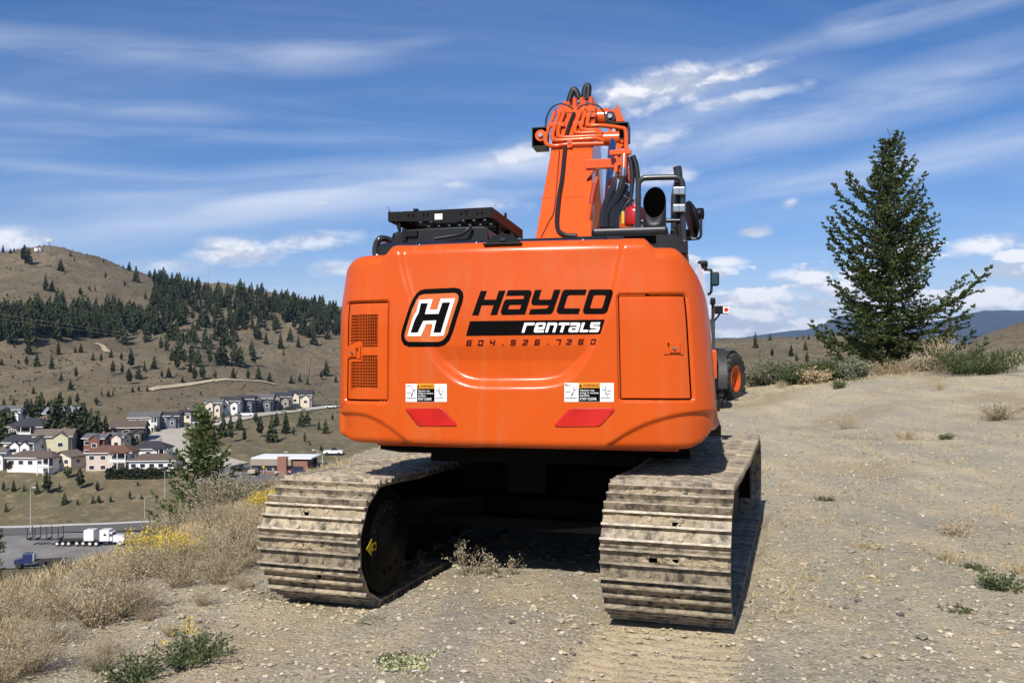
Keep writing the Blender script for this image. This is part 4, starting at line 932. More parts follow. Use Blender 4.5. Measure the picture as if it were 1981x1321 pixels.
# exhaust stack with slanted mouth
c = H(*A7([(1000, 960)])[0], -.85); r_ = .083; n = 32; z0_, zl_, zh_ = c.z-.05, H(*A7([(995, 815)])[0], -.93).z, H(*A7([(995, 380)])[0], -.77).z
V = []; Fc = []
for k in range(n):
    a = k*2*math.pi/n; x, y = math.cos(a), math.sin(a); zz = zl_+(zh_-zl_)*(y+1)/2
    V += [(c.x+r_*x, c.y+r_*y, z0_), (c.x+r_*x, c.y+r_*y, zz), (c.x+r_*.94*x, c.y+r_*.94*y, zz), (c.x+r_*.94*x, c.y+r_*.94*y, z0_)]
for k in range(n):
    k2 = (k+1) % n
    for j in range(3): Fc.append((k*4+j, k2*4+j, k2*4+j+1, k*4+j+1))
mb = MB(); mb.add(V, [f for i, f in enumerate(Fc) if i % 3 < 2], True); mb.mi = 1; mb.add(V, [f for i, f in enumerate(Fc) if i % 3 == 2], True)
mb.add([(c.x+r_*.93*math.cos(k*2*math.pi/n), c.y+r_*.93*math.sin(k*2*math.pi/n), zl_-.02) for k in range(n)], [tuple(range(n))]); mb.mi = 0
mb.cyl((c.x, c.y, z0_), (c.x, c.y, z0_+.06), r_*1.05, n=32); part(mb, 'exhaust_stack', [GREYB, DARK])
def T7(pts, yl, r_, nm, mt, k=5, n=10):
    ys = yl if hasattr(yl, '__len__') else [yl]*len(pts); mb = MB(); mb.tube(spline([H(*A7([p])[0], y_) for p, y_ in zip(pts, ys)], k), r_, n); return part(mb, nm, mt)
T7([(768, 960), (768, 600), (770, 360), (790, 300), (850, 258), (940, 250), (1250, 245), (1330, 252), (1385, 300), (1400, 400), (1402, 700), (1408, 1150), (1415, 1290)], -.45, .022, 'hand_rail', RAIL, 6)
T7([(785, 870), (1390, 855)], -.43, .017, 'rail_crossbar', RAIL)
T7([(1320, 95), (1335, 180), (1338, 300), (1310, 420), (1292, 560), (1290, 800), (1288, 1030)], -.15, .034, 'intake_post', RAIL, 6, 12)
T7([(1345, 320), (1352, 600), (1360, 1130)], -.40, .030, 'hand_rail', SATIN, 5)
for y_ in (445, 690):
    for x_ in (1308, 1388):
        mb = MB(); p = H(*A7([(x_, y_)])[0], -.47); mb.box(p, (.052, .06, .060), bev=.008); part(mb, 'rail_clamp', CHROME)
# round mirror on its arm
T7([(1370, 1135), (1560, 1118), (1630, 1108), (1658, 1060), (1660, 960), (1658, 800)], -.2, .011, 'mirror_arm', RAIL, 5, 8)
c = H(*A7([(1540, 840)])[0], -.18); t_ = (H(*A7([(1610, 1100)])[0], -.18)-H(*A7([(1490, 580)])[0], -.18)); ax = t_.normalized(); nrm = Vector((.95, .22, 0)); nrm = (nrm-ax*nrm.dot(ax)).normalized()
Mx = Matrix((ax.cross(nrm), ax, nrm)).transposed(); mb = MB(); mb.lathe([(.001, .035), (.06, .032), (.12, .018), (.148, 0), (.150, -.01), (.148, -.016), (.001, -.016)], 28)
mb.v = [tuple(Mx @ Vector(v)*1.0+c) for v in mb.v]; part(mb, 'round_mirror', BLACK)
c = H(*A7([(1640, 765)])[0], -.18); mb = MB(); mb.lathe([(.028, -.035), (.045, -.03), (.048, 0), (.045, .03), (.02, .036)], 14, 'x', c); part(mb, 'mirror_clamp', BLACK)
T7([(1230, 1000), (1275, 1010), (1300, 1060)], -.5, .03, 'mirror_mount', BLACK, 4); slab(1375, 980, 1520, 1080, -.25, .12, BLACK, 'mirror_mount')
slab(1385, 1130, 1470, 1300, -.6, .3, SATIN, 'corner_post', .01)
# front right corner: mirror on a loop, visor and small lamp, seen past the casting
def Q8(pts): return tr(pts, 1340, 480, 4.128)
def T8(pts, yl, r_, nm, mt, k=4, n=8): mb = MB(); mb.tube(spline([H(*p, yl) for p in Q8(pts)], k), r_, n); return part(mb, nm, mt)
T8([(90, 172), (140, 175), (150, 195), (150, 330), (140, 360), (120, 372)], 2.1, .014, 'mirror_arm', RAIL)
a, b = [H(*p, 2.08) for p in Q8([(140, 192), (212, 302)])]; mb = MB(); mb.box(((a.x+b.x)/2, 2.08, (a.z+b.z)/2), (b.x-a.x, .05, a.z-b.z), bev=.02); mb.mi = 1; mb.box(((a.x+b.x)/2, 2.053, (a.z+b.z)/2), (b.x-a.x-.03, .006, a.z-b.z-.03)); part(mb, 'side_mirror', [BLACK, mat('mirror_glass', (.10, .14, .13), .06, metal=1.)])
a, b = [H(*p, 1.9) for p in Q8([(40, 112), (120, 158)])]; mb = MB(); mb.box(((a.x+b.x)/2, 1.9, (a.z+b.z)/2), (b.x-a.x, .3, a.z-b.z), bev=.02); part(mb, 'visor', BLACK)
T8([(162, 580), (162, 420)], 2.0, .016, 'lamp_stalk', RAIL); a, b = [H(*p, 1.98) for p in Q8([(140, 398), (182, 455)])]; mb = MB(); mb.box(((a.x+b.x)/2, 1.98, (a.z+b.z)/2), (b.x-a.x, .09, a.z-b.z), bev=.015); part(mb, 'work_lamp', BLACK)
mb = MB(); g = [H(*p, 1.6) for p in Q8([(60, 130), (95, 240), (150, 700), (165, 1250), (100, 1250), (40, 130)])]; mb.prism([(p.x, p.z) for p in g], 1.55, 1.6, 'y'); part(mb, 'house_side', mat('sky_tinted_side', (.42, .43, .50), .12, spec=.7))  # right side of the house; the sky's reflection is put into its lavender colour
T8([(160, 1320), (170, 1240), (196, 1210), (190, 1300)], .9, .03, 'side_step', SATIN)

# ---- undercarriage
GA, NW = 1.195, .385                       # half gauge, half shoe width
tk_rot = (0, 0, -TRK_A)
def tpart(mb, name, mats, sub=None): return mb.build(name, mats, sub) if sub else mb.build(name, mats, exc, (0, 0, TRKZ), tk_rot)
RT, TL = .405, 1.83; ZC_ = .435
PATH = 4*TL+2*math.pi*RT; NS = 46; PITCH = PATH/NS
def track_pos(d):
    """position and outward normal angle along the loop, starting at the bottom rear going forward"""
    d = d % PATH
    if d < 2*TL: return (-TL+d, ZC_-RT, -math.pi/2)
    d -= 2*TL
    if d < math.pi*RT: a = -math.pi/2+d/RT; return (TL+RT*math.cos(a), ZC_+RT*math.sin(a), a)
    d -= math.pi*RT
    if d < 2*TL: s_ = d/(2*TL); return (TL-d, ZC_+RT-.045*math.sin(math.pi*s_)*(.6+.4*math.sin(3*math.pi*s_)**2), math.pi/2)
    d -= 2*TL; a = math.pi/2+d/RT; return (-TL+RT*math.cos(a), ZC_+RT*math.sin(a), a)
def shoe_mesh(seed):
    rng = random.Random(seed); mb = MB(); L_ = PITCH*1.04
    # local: x across, y along travel, z outwards
    prof = [(-L_/2, -.014), (-L_/2, .002), (-L_/2+.010, .040), (-L_/2+.024, .040), (-L_/2+.030, .002), (-.012, .0), (-.007, .036), (.007, .036), (.012, .0), (L_/2-.042, .0), (L_/2-.036, .036), (L_/2-.022, .036), (L_/2-.016, .0), (L_/2, -.006), (L_/2, -.016)]
    nx = 26; V = []; n = len(prof)
    for i in range(nx+1):
        x = -NW+2*NW*i/nx
        for (a, b) in prof:
            w = .0010 if b > .02 else .0
            V.append((x, a+rng.uniform(-w, w), b+(rng.uniform(-.0018, .001) if b > .02 else rng.uniform(-.001, .001))))
    Fq = [(i*n+k, (i+1)*n+k, (i+1)*n+(k+1) % n, i*n+(k+1) % n) for i in range(nx) for k in range(n)]
    mb.mi = 0; mb.add(V, Fq+[tuple(range(n)), tuple(nx*n+k for k in reversed(range(n)))])
    for q_, f_ in enumerate(mb.f[:nx*n]):
        if min(prof[q_ % n][1], prof[(q_ % n+1) % n][1]) > .02: mb.m[q_] = 2
    for sx in (-.105, .105):
        for yy in (-.062, .052): mb.cyl((sx*.9, yy, .0), (sx*.9, yy, .016), .017, n=6)
    mb.mi = 3
    if seed % 3:
        for sx in (-.075, .065): mb.box((sx, .028, .004), (.05, .026, .008))
    else: mb.box((-.02, .03, .004), (.11, .022, .008))
    mb.mi = 0
    # chain link pair inside
    for sx in (-.09, .09): mb.box((sx, 0, -.045), (.035, L_*.96, .07))
    mb.mi = 1
    # caked mud between the grousers
    for (y0, y1) in ((-L_/2+.034, -.010), (.012, L_/2-.042)):
        if rng.random() < .25: continue
        c0 = rng.uniform(-.12, .12); wd = rng.uniform(.13, .36); mx = 54; my = 4; vs = []
        for i in range(mx+1):
            x = -NW*.96+1.92*NW*i/mx; e = max(0., 1-((x-c0)/wd)**2)
            for j in range(my+1):
                y = y0+(y1-y0)*j/my; vs.append((x, y, -.006+(.023*min(1, e*1.6)*max(0., .55+.9*float(vnoise(x*26+seed*9, y*30+c0*50, 3))+.8*float(vnoise(x*60, y*60+seed, 5)))+.005*rng.random())*(e > 0)))
        mb.add(vs, [(i*(my+1)+j, (i+1)*(my+1)+j, (i+1)*(my+1)+j+1, i*(my+1)+j+1) for i in range(mx) for j in range(my)])
    return mb.mesh('track_shoe', [SHOE, MUD, WORN, DARK])
SHOES = [shoe_mesh(s_) for s_ in range(7)]
rs = random.Random(4)
for sx in (-1, 1):
    dz = .035*sx
    mb = MB()     # track frame: long box with sloped top, roller guards
    mb.prism([(-1.55, .20), (1.55, .20), (1.60, .52), (1.2, .66), (-1.2, .66), (-1.60, .52)], sx*GA-.20, sx*GA+.20)
    mb.box((sx*GA, 0, .70), (.24, 1.9, .10), bev=.02); mb.prism([(-.9, .66), (.9, .66), (.6, .80), (-.6, .80)], sx*GA-.12, sx*GA+.12)
    for yy in np.linspace(-1.25, 1.25, 8): mb.cyl((sx*GA-.16, yy, .16), (sx*GA+.16, yy, .16), .085, n=14)
    for yy in (-.6, .6): mb.cyl((sx*GA-.16, yy, .76), (sx*GA+.16, yy, .76), .06, n=12)
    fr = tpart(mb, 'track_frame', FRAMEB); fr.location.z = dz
    for yy, nm in ((-TL, 'drive_sprocket'), (TL, 'idler_wheel')):
        mb = MB(); mb.cyl((sx*GA-.03, yy, ZC_), (sx*GA+.03, yy, ZC_), RT-.06, n=32); mb.cyl((sx*GA-.19, yy, ZC_), (sx*GA+.19, yy, ZC_), RT-.13, n=32)
        inner = -sx; mb.lathe([(RT-.05, 0), (RT-.05, .012), (RT-.12, .03), (.12, .05), (.0001, .05)], 32, 'x', (sx*GA+inner*.24, yy, ZC_)) if False else None
        mb.cyl((sx*GA-.30, yy, ZC_), (sx*GA+.30, yy, ZC_), .20, n=24)
        if nm == 'drive_sprocket': mb.cyl((sx*GA-sx*.375, yy, ZC_), (sx*GA-sx*.10, yy, ZC_), RT-.045, RT-.045, 36)
        if nm == 'drive_sprocket':
            xi = sx*GA-sx*.376
            for q_ in range(14): a = q_*2*math.pi/14; mb.cyl((xi, yy+.22*math.cos(a), ZC_+.22*math.sin(a)), (xi-sx*.022, yy+.22*math.cos(a), ZC_+.22*math.sin(a)), .017, n=6)
            mb.lathe([(.30, xi), (.29, xi-sx*.012), (.17, xi-sx*.012), (.15, xi-sx*.05), (.0001, xi-sx*.05)], 28, 'x', (0, yy, ZC_))
        tpart(mb, nm, FRAMEB, fr)
    for k in range(NS):
        y, z, a = track_pos(k*PITCH+.02); o = bpy.data.objects.new('track_shoe', rs.choice(SHOES)); COL.objects.link(o); o.parent = fr
        o.location = (sx*GA, y, z); o.rotation_euler = (a-math.pi/2, 0, 0)
        if rs.random() < .5: o.rotation_euler = (a-math.pi/2, 0, 0); o.scale = (-1, 1, 1)
    if sx < 0:
        cx_ = sx*GA+.377+.014; mb = MB(); mb.prism([(-2.165, .44), (-2.085, .495), (-2.09, .462), (-2.02, .462), (-2.02, .41), (-2.09, .41), (-2.085, .38)], cx_, cx_+.003); tpart(mb, 'arrow_sticker', YEL, fr)
        mb = MB(); mb.box((sx*GA+.2025, -1.22, .49), (.004, .07, .07)); tpart(mb, 'blue_sticker', BLUE, fr)
mb = MB(); mb.lathe([(.62, .80), (.62, .97), (.70, .98), (.70, 1.05)], 40); mb.prism([(-.95, .48), (.95, .48), (.75, .82), (-.75, .82)], -.62, .62)
for s1 in (-1, 1):
    for s2 in (-1, 1): mb.prism([(s1*.35, s2*.9 - .18), (s1*1.05, s2*1.15-.18), (s1*1.05, s2*1.15+.18), (s1*.35, s2*.9+.18)] if s1 > 0 else [(s1*1.05, s2*1.15-.18), (s1*.35, s2*.9-.18), (s1*.35, s2*.9+.18), (s1*1.05, s2*1.15+.18)], .42, .62, 'z')
mb.box((0, 0, .50), (1.72, 2.0, .26), bev=.05); mb.prism([(-1.25, .42), (-.95, .36), (.95, .36), (1.25, .42), (1.25, .50), (-1.25, .50)], -.80, .80)
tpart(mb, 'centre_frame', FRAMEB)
mb = MB(); mb.box((0, -1.0, .83), (.3, .25, .3)); tpart(mb, 'swivel_guard', FRAMEB)

# ---- fire extinguisher standing on the deck
wx, wy = to_world(*H(*A7([(720, 920)])[0], -.35)[:2]); zb_ = H(*A7([(720, 925)])[0], -.35).z
fe = tag(empty('fire_extinguisher', (wx, wy, zb_), 0), 'short red fire extinguisher standing on the excavator deck beside the exhaust', 'fire extinguisher')
mb = MB(); mb.lathe([(.078, 0), (.082, .01), (.082, .10), (.075, .125), (.05, .145), (.026, .152), (.026, .165)], 28); mb.build('cylinder', RED, fe)
mb = MB(); mb.cyl((0, 0, .165), (0, 0, .20), .020, n=12); mb.beam((-.01, 0, .20), (.05, -.03, .215), .014, .010); mb.beam((-.02, 0, .19), (-.09, -.02, .235), .012, .008); mb.build('valve', CHROME, fe)
mb = MB(); mb.tube(spline([(0, 0, .19), (-.04, -.03, .19), (-.085, -.03, .14), (-.098, -.03, .06)], 6), .010, 8); mb.build('hose', RUBBER, fe)
mb = MB(); mb.box((-.098, -.035, .055), (.022, .012, .10), bev=.003); mb.build('inspection_tag', YEL, fe)
# ------------------------------------------------------------------ wheel loader parked beyond the excavator
LFEND = mat('loader_fender', (.028, .028, .030), .55, var=.1, scale=3)
TYRE = mat('tyre_rubber', (.030, .029, .027), .85, var=.25, scale=9, bump=.3, bscale=40, dust=((.11, .095, .07), 4., .50, .8))
LD, LZ = 26.0, None
def wheel_loader():
    d = LD; lx = (1399-CX)/F*d; zg = h1(lx, d)
    t = tag(empty('wheel_loader', (lx-1.12, d+1.2, zg), -R(9)), 'orange wheel loader with big lugged tyres parked behind the excavator', 'wheel loader')
    rw, ww = .87, .58
    def tyre(x, y, rz=0.):
        w = MB(); w.lathe([(.42, -ww*.42), (.62, -ww*.5), (.80, -ww*.47), (rw-.05, -ww*.40), (rw-.05, ww*.40), (.80, ww*.47), (.62, ww*.5), (.42, ww*.42)], 40, 'x', caps=False)
        for k in range(20):
            for s_ in (-1, 1):
                a = (k+(.5 if s_ > 0 else 0))*2*math.pi/20; ca, sa = math.cos(a), math.sin(a)
                M = Matrix(((1, 0, 0), (0, ca, -sa), (0, sa, ca))); w.box(M @ Vector((s_*ww*.25, 0, rw-.03)), (ww*.46, .17, .09), M @ Euler((0, 0, s_*.35)).to_matrix(), .012)
                M2 = M; w.box(M2 @ Vector((s_*ww*.47, 0, rw-.10)), (.05, .15, .16), M2)
        o = w.build('tyre', TYRE, t, (x, y, rw), (0, 0, rz))
        r_ = MB(); r_.lathe([(.44, ww*.42), (.46, ww*.46), (.40, ww*.44), (.38, ww*.10), (.20, ww*.16), (.18, ww*.24), (.0001, ww*.24)], 32, 'x', caps=False)
        for k in range(10): a = k*2*math.pi/10; r_.cyl((ww*.12, .28*math.cos(a), .28*math.sin(a)), (ww*.18, .28*math.cos(a), .28*math.sin(a)), .025, n=6)
        r_.build('rim', ORANGE, o)
    tyre(1.05, 0.); tyre(-1.05, 0.); tyre(1.80, 3.0, -R(26)); tyre(-.75, 3.6, -R(24))
    m_ = MB(); m_.prism([(-1.7, .7), (1.2, .6), (1.2, 2.1), (.2, 2.15), (-1.5, 1.9), (-1.75, 1.5)], -.75, .75); m_.build('engine_hood', ORANGE, t)
    m_ = MB(); m_.box((0, -1.75, 1.0), (1.9, .35, .8), bev=.06); m_.build('rear_counterweight', LFEND, t)
    m_ = MB(); m_.box((-.15, 1.6, 2.45), (1.15, 1.35, 1.45), bev=.08); m_.build('cab', LFEND, t)
    m_ = MB(); m_.prism([(1.3, .6), (4.6, .5), (4.6, 1.1), (3.4, 1.5), (1.3, 1.5)], -.5, .6); m_.build('front_frame', ORANGE, t)
    m_ = MB(); m_.prism([(4.7, .3), (5.6, .2), (5.3, .5), (5.0, 1.2), (4.7, 1.3)], -1.3, 1.5); m_.build('bucket', LFEND, t)
    # rear fender wrapped over the tyre, stepped at its outer edge
    m_ = MB(); n = 28; r0 = rw+.13; pr = [(r0*math.cos(a), rw+r0*math.sin(a)) for a in np.linspace(R(-12), R(150), n)]; pi = [((r0-.04)*math.cos(a), rw+(r0-.04)*math.sin(a)) for a in np.linspace(R(150), R(-12), n)]
    m_.prism([(-y, z) for y, z in pr+pi], .72, 1.42); m_.prism([(-1.02, .75), (-.2, .75), (.1, 2.2), (-.2, 2.62), (-.5, 2.74), (-.85, 2.72), (-1.02, 2.58)], .66, 1.06); m_.build('fender', LFEND, t)
    m_ = MB(); rf = rw+.11; n = 20; pa = [(rf*math.cos(a), rf*math.sin(a)) for a in np.linspace(R(20), R(165), n)]; pb = [((rf-.05)*math.cos(a), (rf-.05)*math.sin(a)) for a in np.linspace(R(165), R(20), n)]
    m_.prism([(-y, z) for y, z in pa+pb], -.34, .16); m_.build('fender', LFEND, t, (1.80, 3.0, rw), (0, 0, -R(26)))
    m_ = MB(); m_.box((.86, -1.22, 1.38), (.46, .30, .85), bev=.03); m_.build('tool_box', ORANGE, t)
    m_ = MB(); m_.tube(spline([(1.0, -.45, 2.55), (1.08, -.48, 2.7), (1.2, -.5, 2.85), (1.24, -.5, 2.95)], 4), .03, 8); m_.build('lamp_arm', BLACK, t)
    m_ = MB(); m_.box((1.26, -.5, 3.02), (.44, .16, .24), bev=.02); m_.mi = 1; m_.box((1.405, -.585, 3.02), (.16, .02, .20)); m_.mi = 2; m_.cyl((1.415, -.594, 3.02), (1.415, -.606, 3.02), .065, n=12); m_.build('tail_lamp', [BLACK, DECW, LENSR], t)
wheel_loader()

# ------------------------------------------------------------------ conifers
NEEDLE = mat('fir_needles', (.080, .106, .036), .6, var=.45, scale=2.5, trans=.32, spec=.3)
BARK = mat('fir_bark', (.085, .065, .048), .9, var=.3, scale=12, bump=.5)
PINE = mat('far_pine_needles', (.047, .060, .026), .75, var=.35, scale=1.5, spec=.2, vr=.5)
PTRUNK = mat('far_pine_trunk', (.10, .075, .055), .9)
def needle_tree(name, H_, nb, lmax, seed, label, loc, cat='tree', t0=.03, leaf=.085, dens=1., lean=0., shape=.85, twig=.11, gap=0., needle=NEEDLE, up=1., fat=.2, asym=0.):
    rng = random.Random(seed); root = tag(empty(name, loc, rng.uniform(0, 6)), label, cat)
    mb = MB(); k = 9; mb.tube([(lean*(i/k)**2, 0, H_*i/k) for i in range(k+1)], [max(.006, .018*H_*(1-i/k)**.9) for i in range(k+1)], 8)
    Vv = []
    def add(p, d, L_, w, nrm):
        s_ = d.cross(nrm)
        if s_.length < 1e-4: return
        s_.normalize(); s_ = s_*w; Vv.extend((p-s_*.35, p+d*L_*.45-s_, p+d*L_, p+d*L_*.45+s_))
    for b in range(nb):
        t = t0+(1-t0)*((b+rng.random())/nb)**.92*.985; a = b*2.399+rng.uniform(-.4, .4)
        L_ = lmax*((1-t)**shape)*rng.uniform(.52, 1.18)+.035*H_*.5
        L_ *= 1+asym*(.20*math.sin(2*a+1.3)+.16*math.sin(3*a+t*9)+.14*math.sin(7*t+a))
        if rng.random() < gap: continue
        el = up*(R(2)+R(46)*t**.85)+R(rng.uniform(-11, 11)); hz = Vector((math.cos(a), math.sin(a), 0)); z0 = t*H_
        n = max(4, int(L_/twig*1.15)); pts = []
        for i in range(n+1):
            f = i/n; pts.append(Vector((lean*t*t, 0, z0))+hz*(L_*f*math.cos(el))+Vector((0, 0, L_*(f*math.sin(el)-.16*math.sin(f*math.pi)*(1-t)+.20*f**3)))+Vector((rng.uniform(-.03, .03), rng.uniform(-.03, .03), rng.uniform(-.02, .02)))*L_*.5)
        mb.tube(pts[:max(2, int(n*.8))], [max(.004, .010*L_*(1-i/n)+.003) for i in range(max(2, int(n*.8)))], 4, caps=False)
        for i in range(1, n+1):
            f = i/n; p = pts[i]; d = (pts[i]-pts[i-1]).normalized()
            for sd in (-1, 1):
                if rng.random() > dens: continue
                tl = (.34*L_*(1-f)**.7*(.25+f*1.2)+twig*1.1)*rng.uniform(.6, 1.15); tl = min(tl, .42*L_+twig)
                sd_ = d.cross(Vector((0, 0, 1))).normalized()*sd
                td = (d*.72+sd_*.75+Vector((0, 0, rng.uniform(-.28, .12)))).normalized(); m_ = max(1, int(tl/(leaf*.62)))
                for j in range(m_):
                    q = p+td*(tl*j/m_)+Vector((0, 0, -.10*tl*(j/m_)**2))
                    for _ in range(3):
                        nd_ = (td*.9+Vector((rng.uniform(-.75, .75), rng.uniform(-.75, .75), rng.uniform(-.45, .75)))).normalized()
                        add(q, nd_, leaf*rng.uniform(.75, 1.3), leaf*fat, Vector((rng.uniform(-1, 1), rng.uniform(-1, 1), rng.uniform(-.3, 1))))
            for _ in range(2):
                nd_ = (d*.9+Vector((rng.uniform(-.6, .6), rng.uniform(-.6, .6), rng.uniform(-.3, .7)))).normalized(); add(p, nd_, leaf*1.2, leaf*fat, Vector((rng.uniform(-1, 1), rng.uniform(-1, 1), 1)))
    for i in range(30):
        z = H_*(.93+.07*i/30); nd_ = Vector((rng.uniform(-1, 1), rng.uniform(-1, 1), .9)).normalized(); add(Vector((lean, 0, z)), nd_, leaf, leaf*fat, Vector((rng.random(), 1, 0)))
    mb.build('trunk', BARK, root)
    V = np.array([tuple(v) for v in Vv]); me = npmesh('crown', V, np.arange(len(V)).reshape(-1, 4), [needle]); link('crown', me, None, root)
    return root
d = 33.; tx = (1722-CX)/F*d
fir = needle_tree('fir_tree', 8.75, 150, 2.9, 11, 'tall dark green fir standing at the far edge of the gravel ridge', (tx, d, h1(tx, d)-.10), leaf=.125, twig=.15, shape=.80, t0=.015, fat=.30, asym=1.)
fir.rotation_euler.z += math.pi
mb = MB(); mb.tube(spline([(0, 0, 8.7), (-.02, 0, 8.95), (-.10, 0, 9.2)], 4), .014, 5); mb.tube(spline([(-.02, 0, 8.95), (.07, 0, 9.02), (.08, 0, 9.12)], 4), .010, 5); mb.build('dead_leader', BARK, fir)
d = 13.5; tx = (392-CX)/F*d; zt_ = HC+(YH-800)/F*d; zg = h1(tx, d)
needle_tree('young_fir', zt_-zg+.05, 95, .72, 5, 'small sparse young fir on the slope left of the excavator track', (tx, d, zg-.05), leaf=.07, twig=.08, dens=.85, gap=.08, shape=.75, needle=mat('young_fir_needles', (.11, .145, .045), .6, var=.35, scale=4, trans=.3, spec=.3))
d = 15.; tx = (-6-CX)/F*d; zg = h1(tx, d); zt_ = HC+(YH-1020)/F*d
needle_tree('young_fir', max(.8, zt_-zg), 30, .42, 6, 'dark little fir tip beside the truck parking lot at the foot of the bank', (tx, d, zg-.05), leaf=.05, twig=.08, gap=.1)

def far_crown(seed, kind):
    rng = random.Random(seed); Vq = []; nl = 15
    for i in range(nl):
        t = i/nl; z = .10+.88*t; n = max(4, int(12*(1-t)**.6))
        for k in range(n):
            a = rng.uniform(0, 2*math.pi)
            if kind == 'fir': r_ = (.245*(1-t)**.85+.015)*rng.uniform(.6, 1.2)
            else: r_ = (.20*math.sin(math.pi*min(1, .12+t*.93))**.6*(1-.45*t)+.01)*rng.uniform(.55, 1.25); z = .24+.74*t
            w = rng.uniform(.030, .062)*(1.35-.6*t); dz = -rng.uniform(.0, .07)*(1-t); ca, sa = math.cos(a), math.sin(a); u = Vector((-sa, ca, 0))*w; o = Vector((ca, sa, 0))*r_
            c = Vector((0, 0, z+rng.uniform(-.02, .02)))
            Vq += [c+Vector((0, 0, .035))-u*.4, c+o*.6-u+Vector((0, 0, dz*.3+.02)), c+o+Vector((0, 0, dz)), c+o*.6+u+Vector((0, 0, dz*.3+rng.uniform(-.03, .04)))]
            Vq += [c+o*.3+Vector((0, 0, .05)), c+o*.55+u*.5+Vector((0, 0, .045)), c+o*.9+Vector((0, 0, dz-.015)), c+o*.55-u*.5+Vector((0, 0, -.05))]
    V = np.array([tuple(v) for v in Vq]); return npmesh('crown', V, np.arange(len(V)).reshape(-1, 4), [PINE])
mb = MB(); mb.tube([(0, 0, -.03), (0, 0, .5), (0, 0, .96)], [.014, .010, .002], 5); TRME = mb.mesh('trunk', PTRUNK)
PROTO = []
for i in range(6):
    r_ = empty('pine_tree', (0, 0, -500)); link('trunk', TRME, None, r_); link('crown', far_crown(30+i, 'fir' if i < 3 else 'pine'), None, r_); PROTO.append(r_)
trng = random.Random(77); NTREE = [0]
def far_tree(p, hgt, label, group, kind=None):
    k = trng.choice((0, 1, 2, 3, 4, 5)) if kind is None else trng.choice((0, 1, 2) if kind == 'fir' else (3, 4, 5))
    o = copy_tree(PROTO[k], p, trng.uniform(0, 6.28), (hgt*trng.uniform(.75, 1.35),)*2+(hgt,), label, group); o['category'] = 'tree'; NTREE[0] += 1; return o
def crop_trees(lst, ox, oy, k, label, group, kind=None):
    for (bx, by, hh) in lst:
        p = hit(ox+bx/k, oy+by/k)
        if p is None: continue
        far_tree(p-Vector((0, 0, .2)), hh/k/F*p.y, label, group, kind)
HL = ('dark pine growing on the dry brown hillside across the valley', 'pines on the far hillside')
VL = ('dark pine on the grassy slope below the row of dark townhouses', 'pines below the townhouses')
OL = ('tall dark pine standing among the valley houses', 'pines among the houses')
FL = ('small dark pine on the dry verge above the highway', 'pines above the highway')
RL = ('small dark pine on the dry hills beyond the tall fir', 'pines on the hills beyond the ridge')
crop_trees([(35, 290, 95), (120, 300, 60), (165, 300, 70), (285, 420, 230), (335, 425, 200), (705, 505, 150), (820, 335, 75), (865, 395, 50), (530, 730, 200), (605, 735, 130), (1225, 605, 105), (1205, 415, 60), (1580, 635, 200), (1500, 500, 110), (1430, 475, 50),
            (1800, 690, 220), (1900, 650, 200), (1740, 600, 110), (120, 500, 45), (85, 810, 55), (150, 930, 70), (585, 825, 60), (240, 1000, 170), (320, 1000, 140), (1040, 740, 70), (1105, 750, 75), (935, 800, 120), (730, 1000, 230), (905, 960, 150),
            (1110, 950, 130), (1340, 1020, 230), (1240, 1000, 110), (1775, 1070, 360), (1560, 1080, 230), (1920, 830, 170), (1690, 830, 100), (1450, 680, 70)], 0, 440, 6.003, *HL)
crop_trees([(100, 160, 150), (160, 190, 60), (335, 270, 200), (310, 410, 140), (430, 410, 180), (600, 440, 180), (680, 280, 170), (875, 250, 80), (940, 250, 120), (1080, 350, 110), (1175, 370, 120), (885, 550, 150), (710, 585, 120), (820, 680, 130), (1310, 510, 180), (1420, 500, 130), (1520, 440, 250),
            (1610, 560, 180), (1500, 620, 200), (1680, 470, 140), (1790, 440, 160), (1290, 310, 110), (1410, 350, 110), (20, 400, 90), (215, 390, 70), (130, 320, 60), (390, 730, 100), (810, 890, 160), (900, 860, 160), (1120, 870, 120), (1540, 710, 80), (1610, 705, 80), (1710, 705, 90), (990, 720, 50),
            (1880, 550, 100), (1960, 540, 130), (1180, 760, 80), (1260, 765, 90), (1310, 760, 80), (270, 610, 50), (150, 560, 60)], 0, 640, 6.003, *HL)
crop_trees([(600, 400, 380), (550, 400, 220), (740, 410, 300), (810, 420, 260), (970, 400, 200), (1110, 160, 150), (1750, 560, 110), (1810, 520, 190), (1920, 600, 110), (1590, 620, 100), (1400, 610, 110), (1500, 590, 100), (1150, 590, 120), (1020, 560, 170), (900, 570, 140), (730, 560, 150), (520, 560, 110),
            (280, 590, 200), (370, 570, 200), (230, 480, 150), (140, 600, 90), (350, 750, 60), (80, 450, 170), (1900, 60, 150), (1310, 280, 80), (290, 200, 200)], 330, 640, 6.003, *HL)
crop_trees([(160, 890, 130), (45, 890, 120), (310, 990, 220), (480, 970, 280), (560, 960, 160), (650, 1190, 420), (1000, 1120, 240), (900, 1240, 330), (780, 1240, 300), (1060, 1250, 300), (1150, 1250, 250), (40, 1260, 260), (860, 1090, 200), (1560, 1160, 100), (1830, 1180, 110)], 0, 640, 6.003, *OL)
crop_trees([(610, 1230, 300), (700, 1290, 330), (800, 1150, 230), (860, 1290, 180), (990, 1080, 160), (1040, 1230, 260), (1180, 1290, 330), (1230, 1100, 170), (1340, 1190, 270), (1430, 1220, 120), (1520, 1110, 200), (1590, 1110, 200), (1725, 1150, 130), (1800, 1190, 190), (1880, 1040, 90), (510, 1250, 130), (1620, 1330, 70), (1750, 1400, 90), (1560, 1300, 140)], 330, 640, 6.003, *VL)
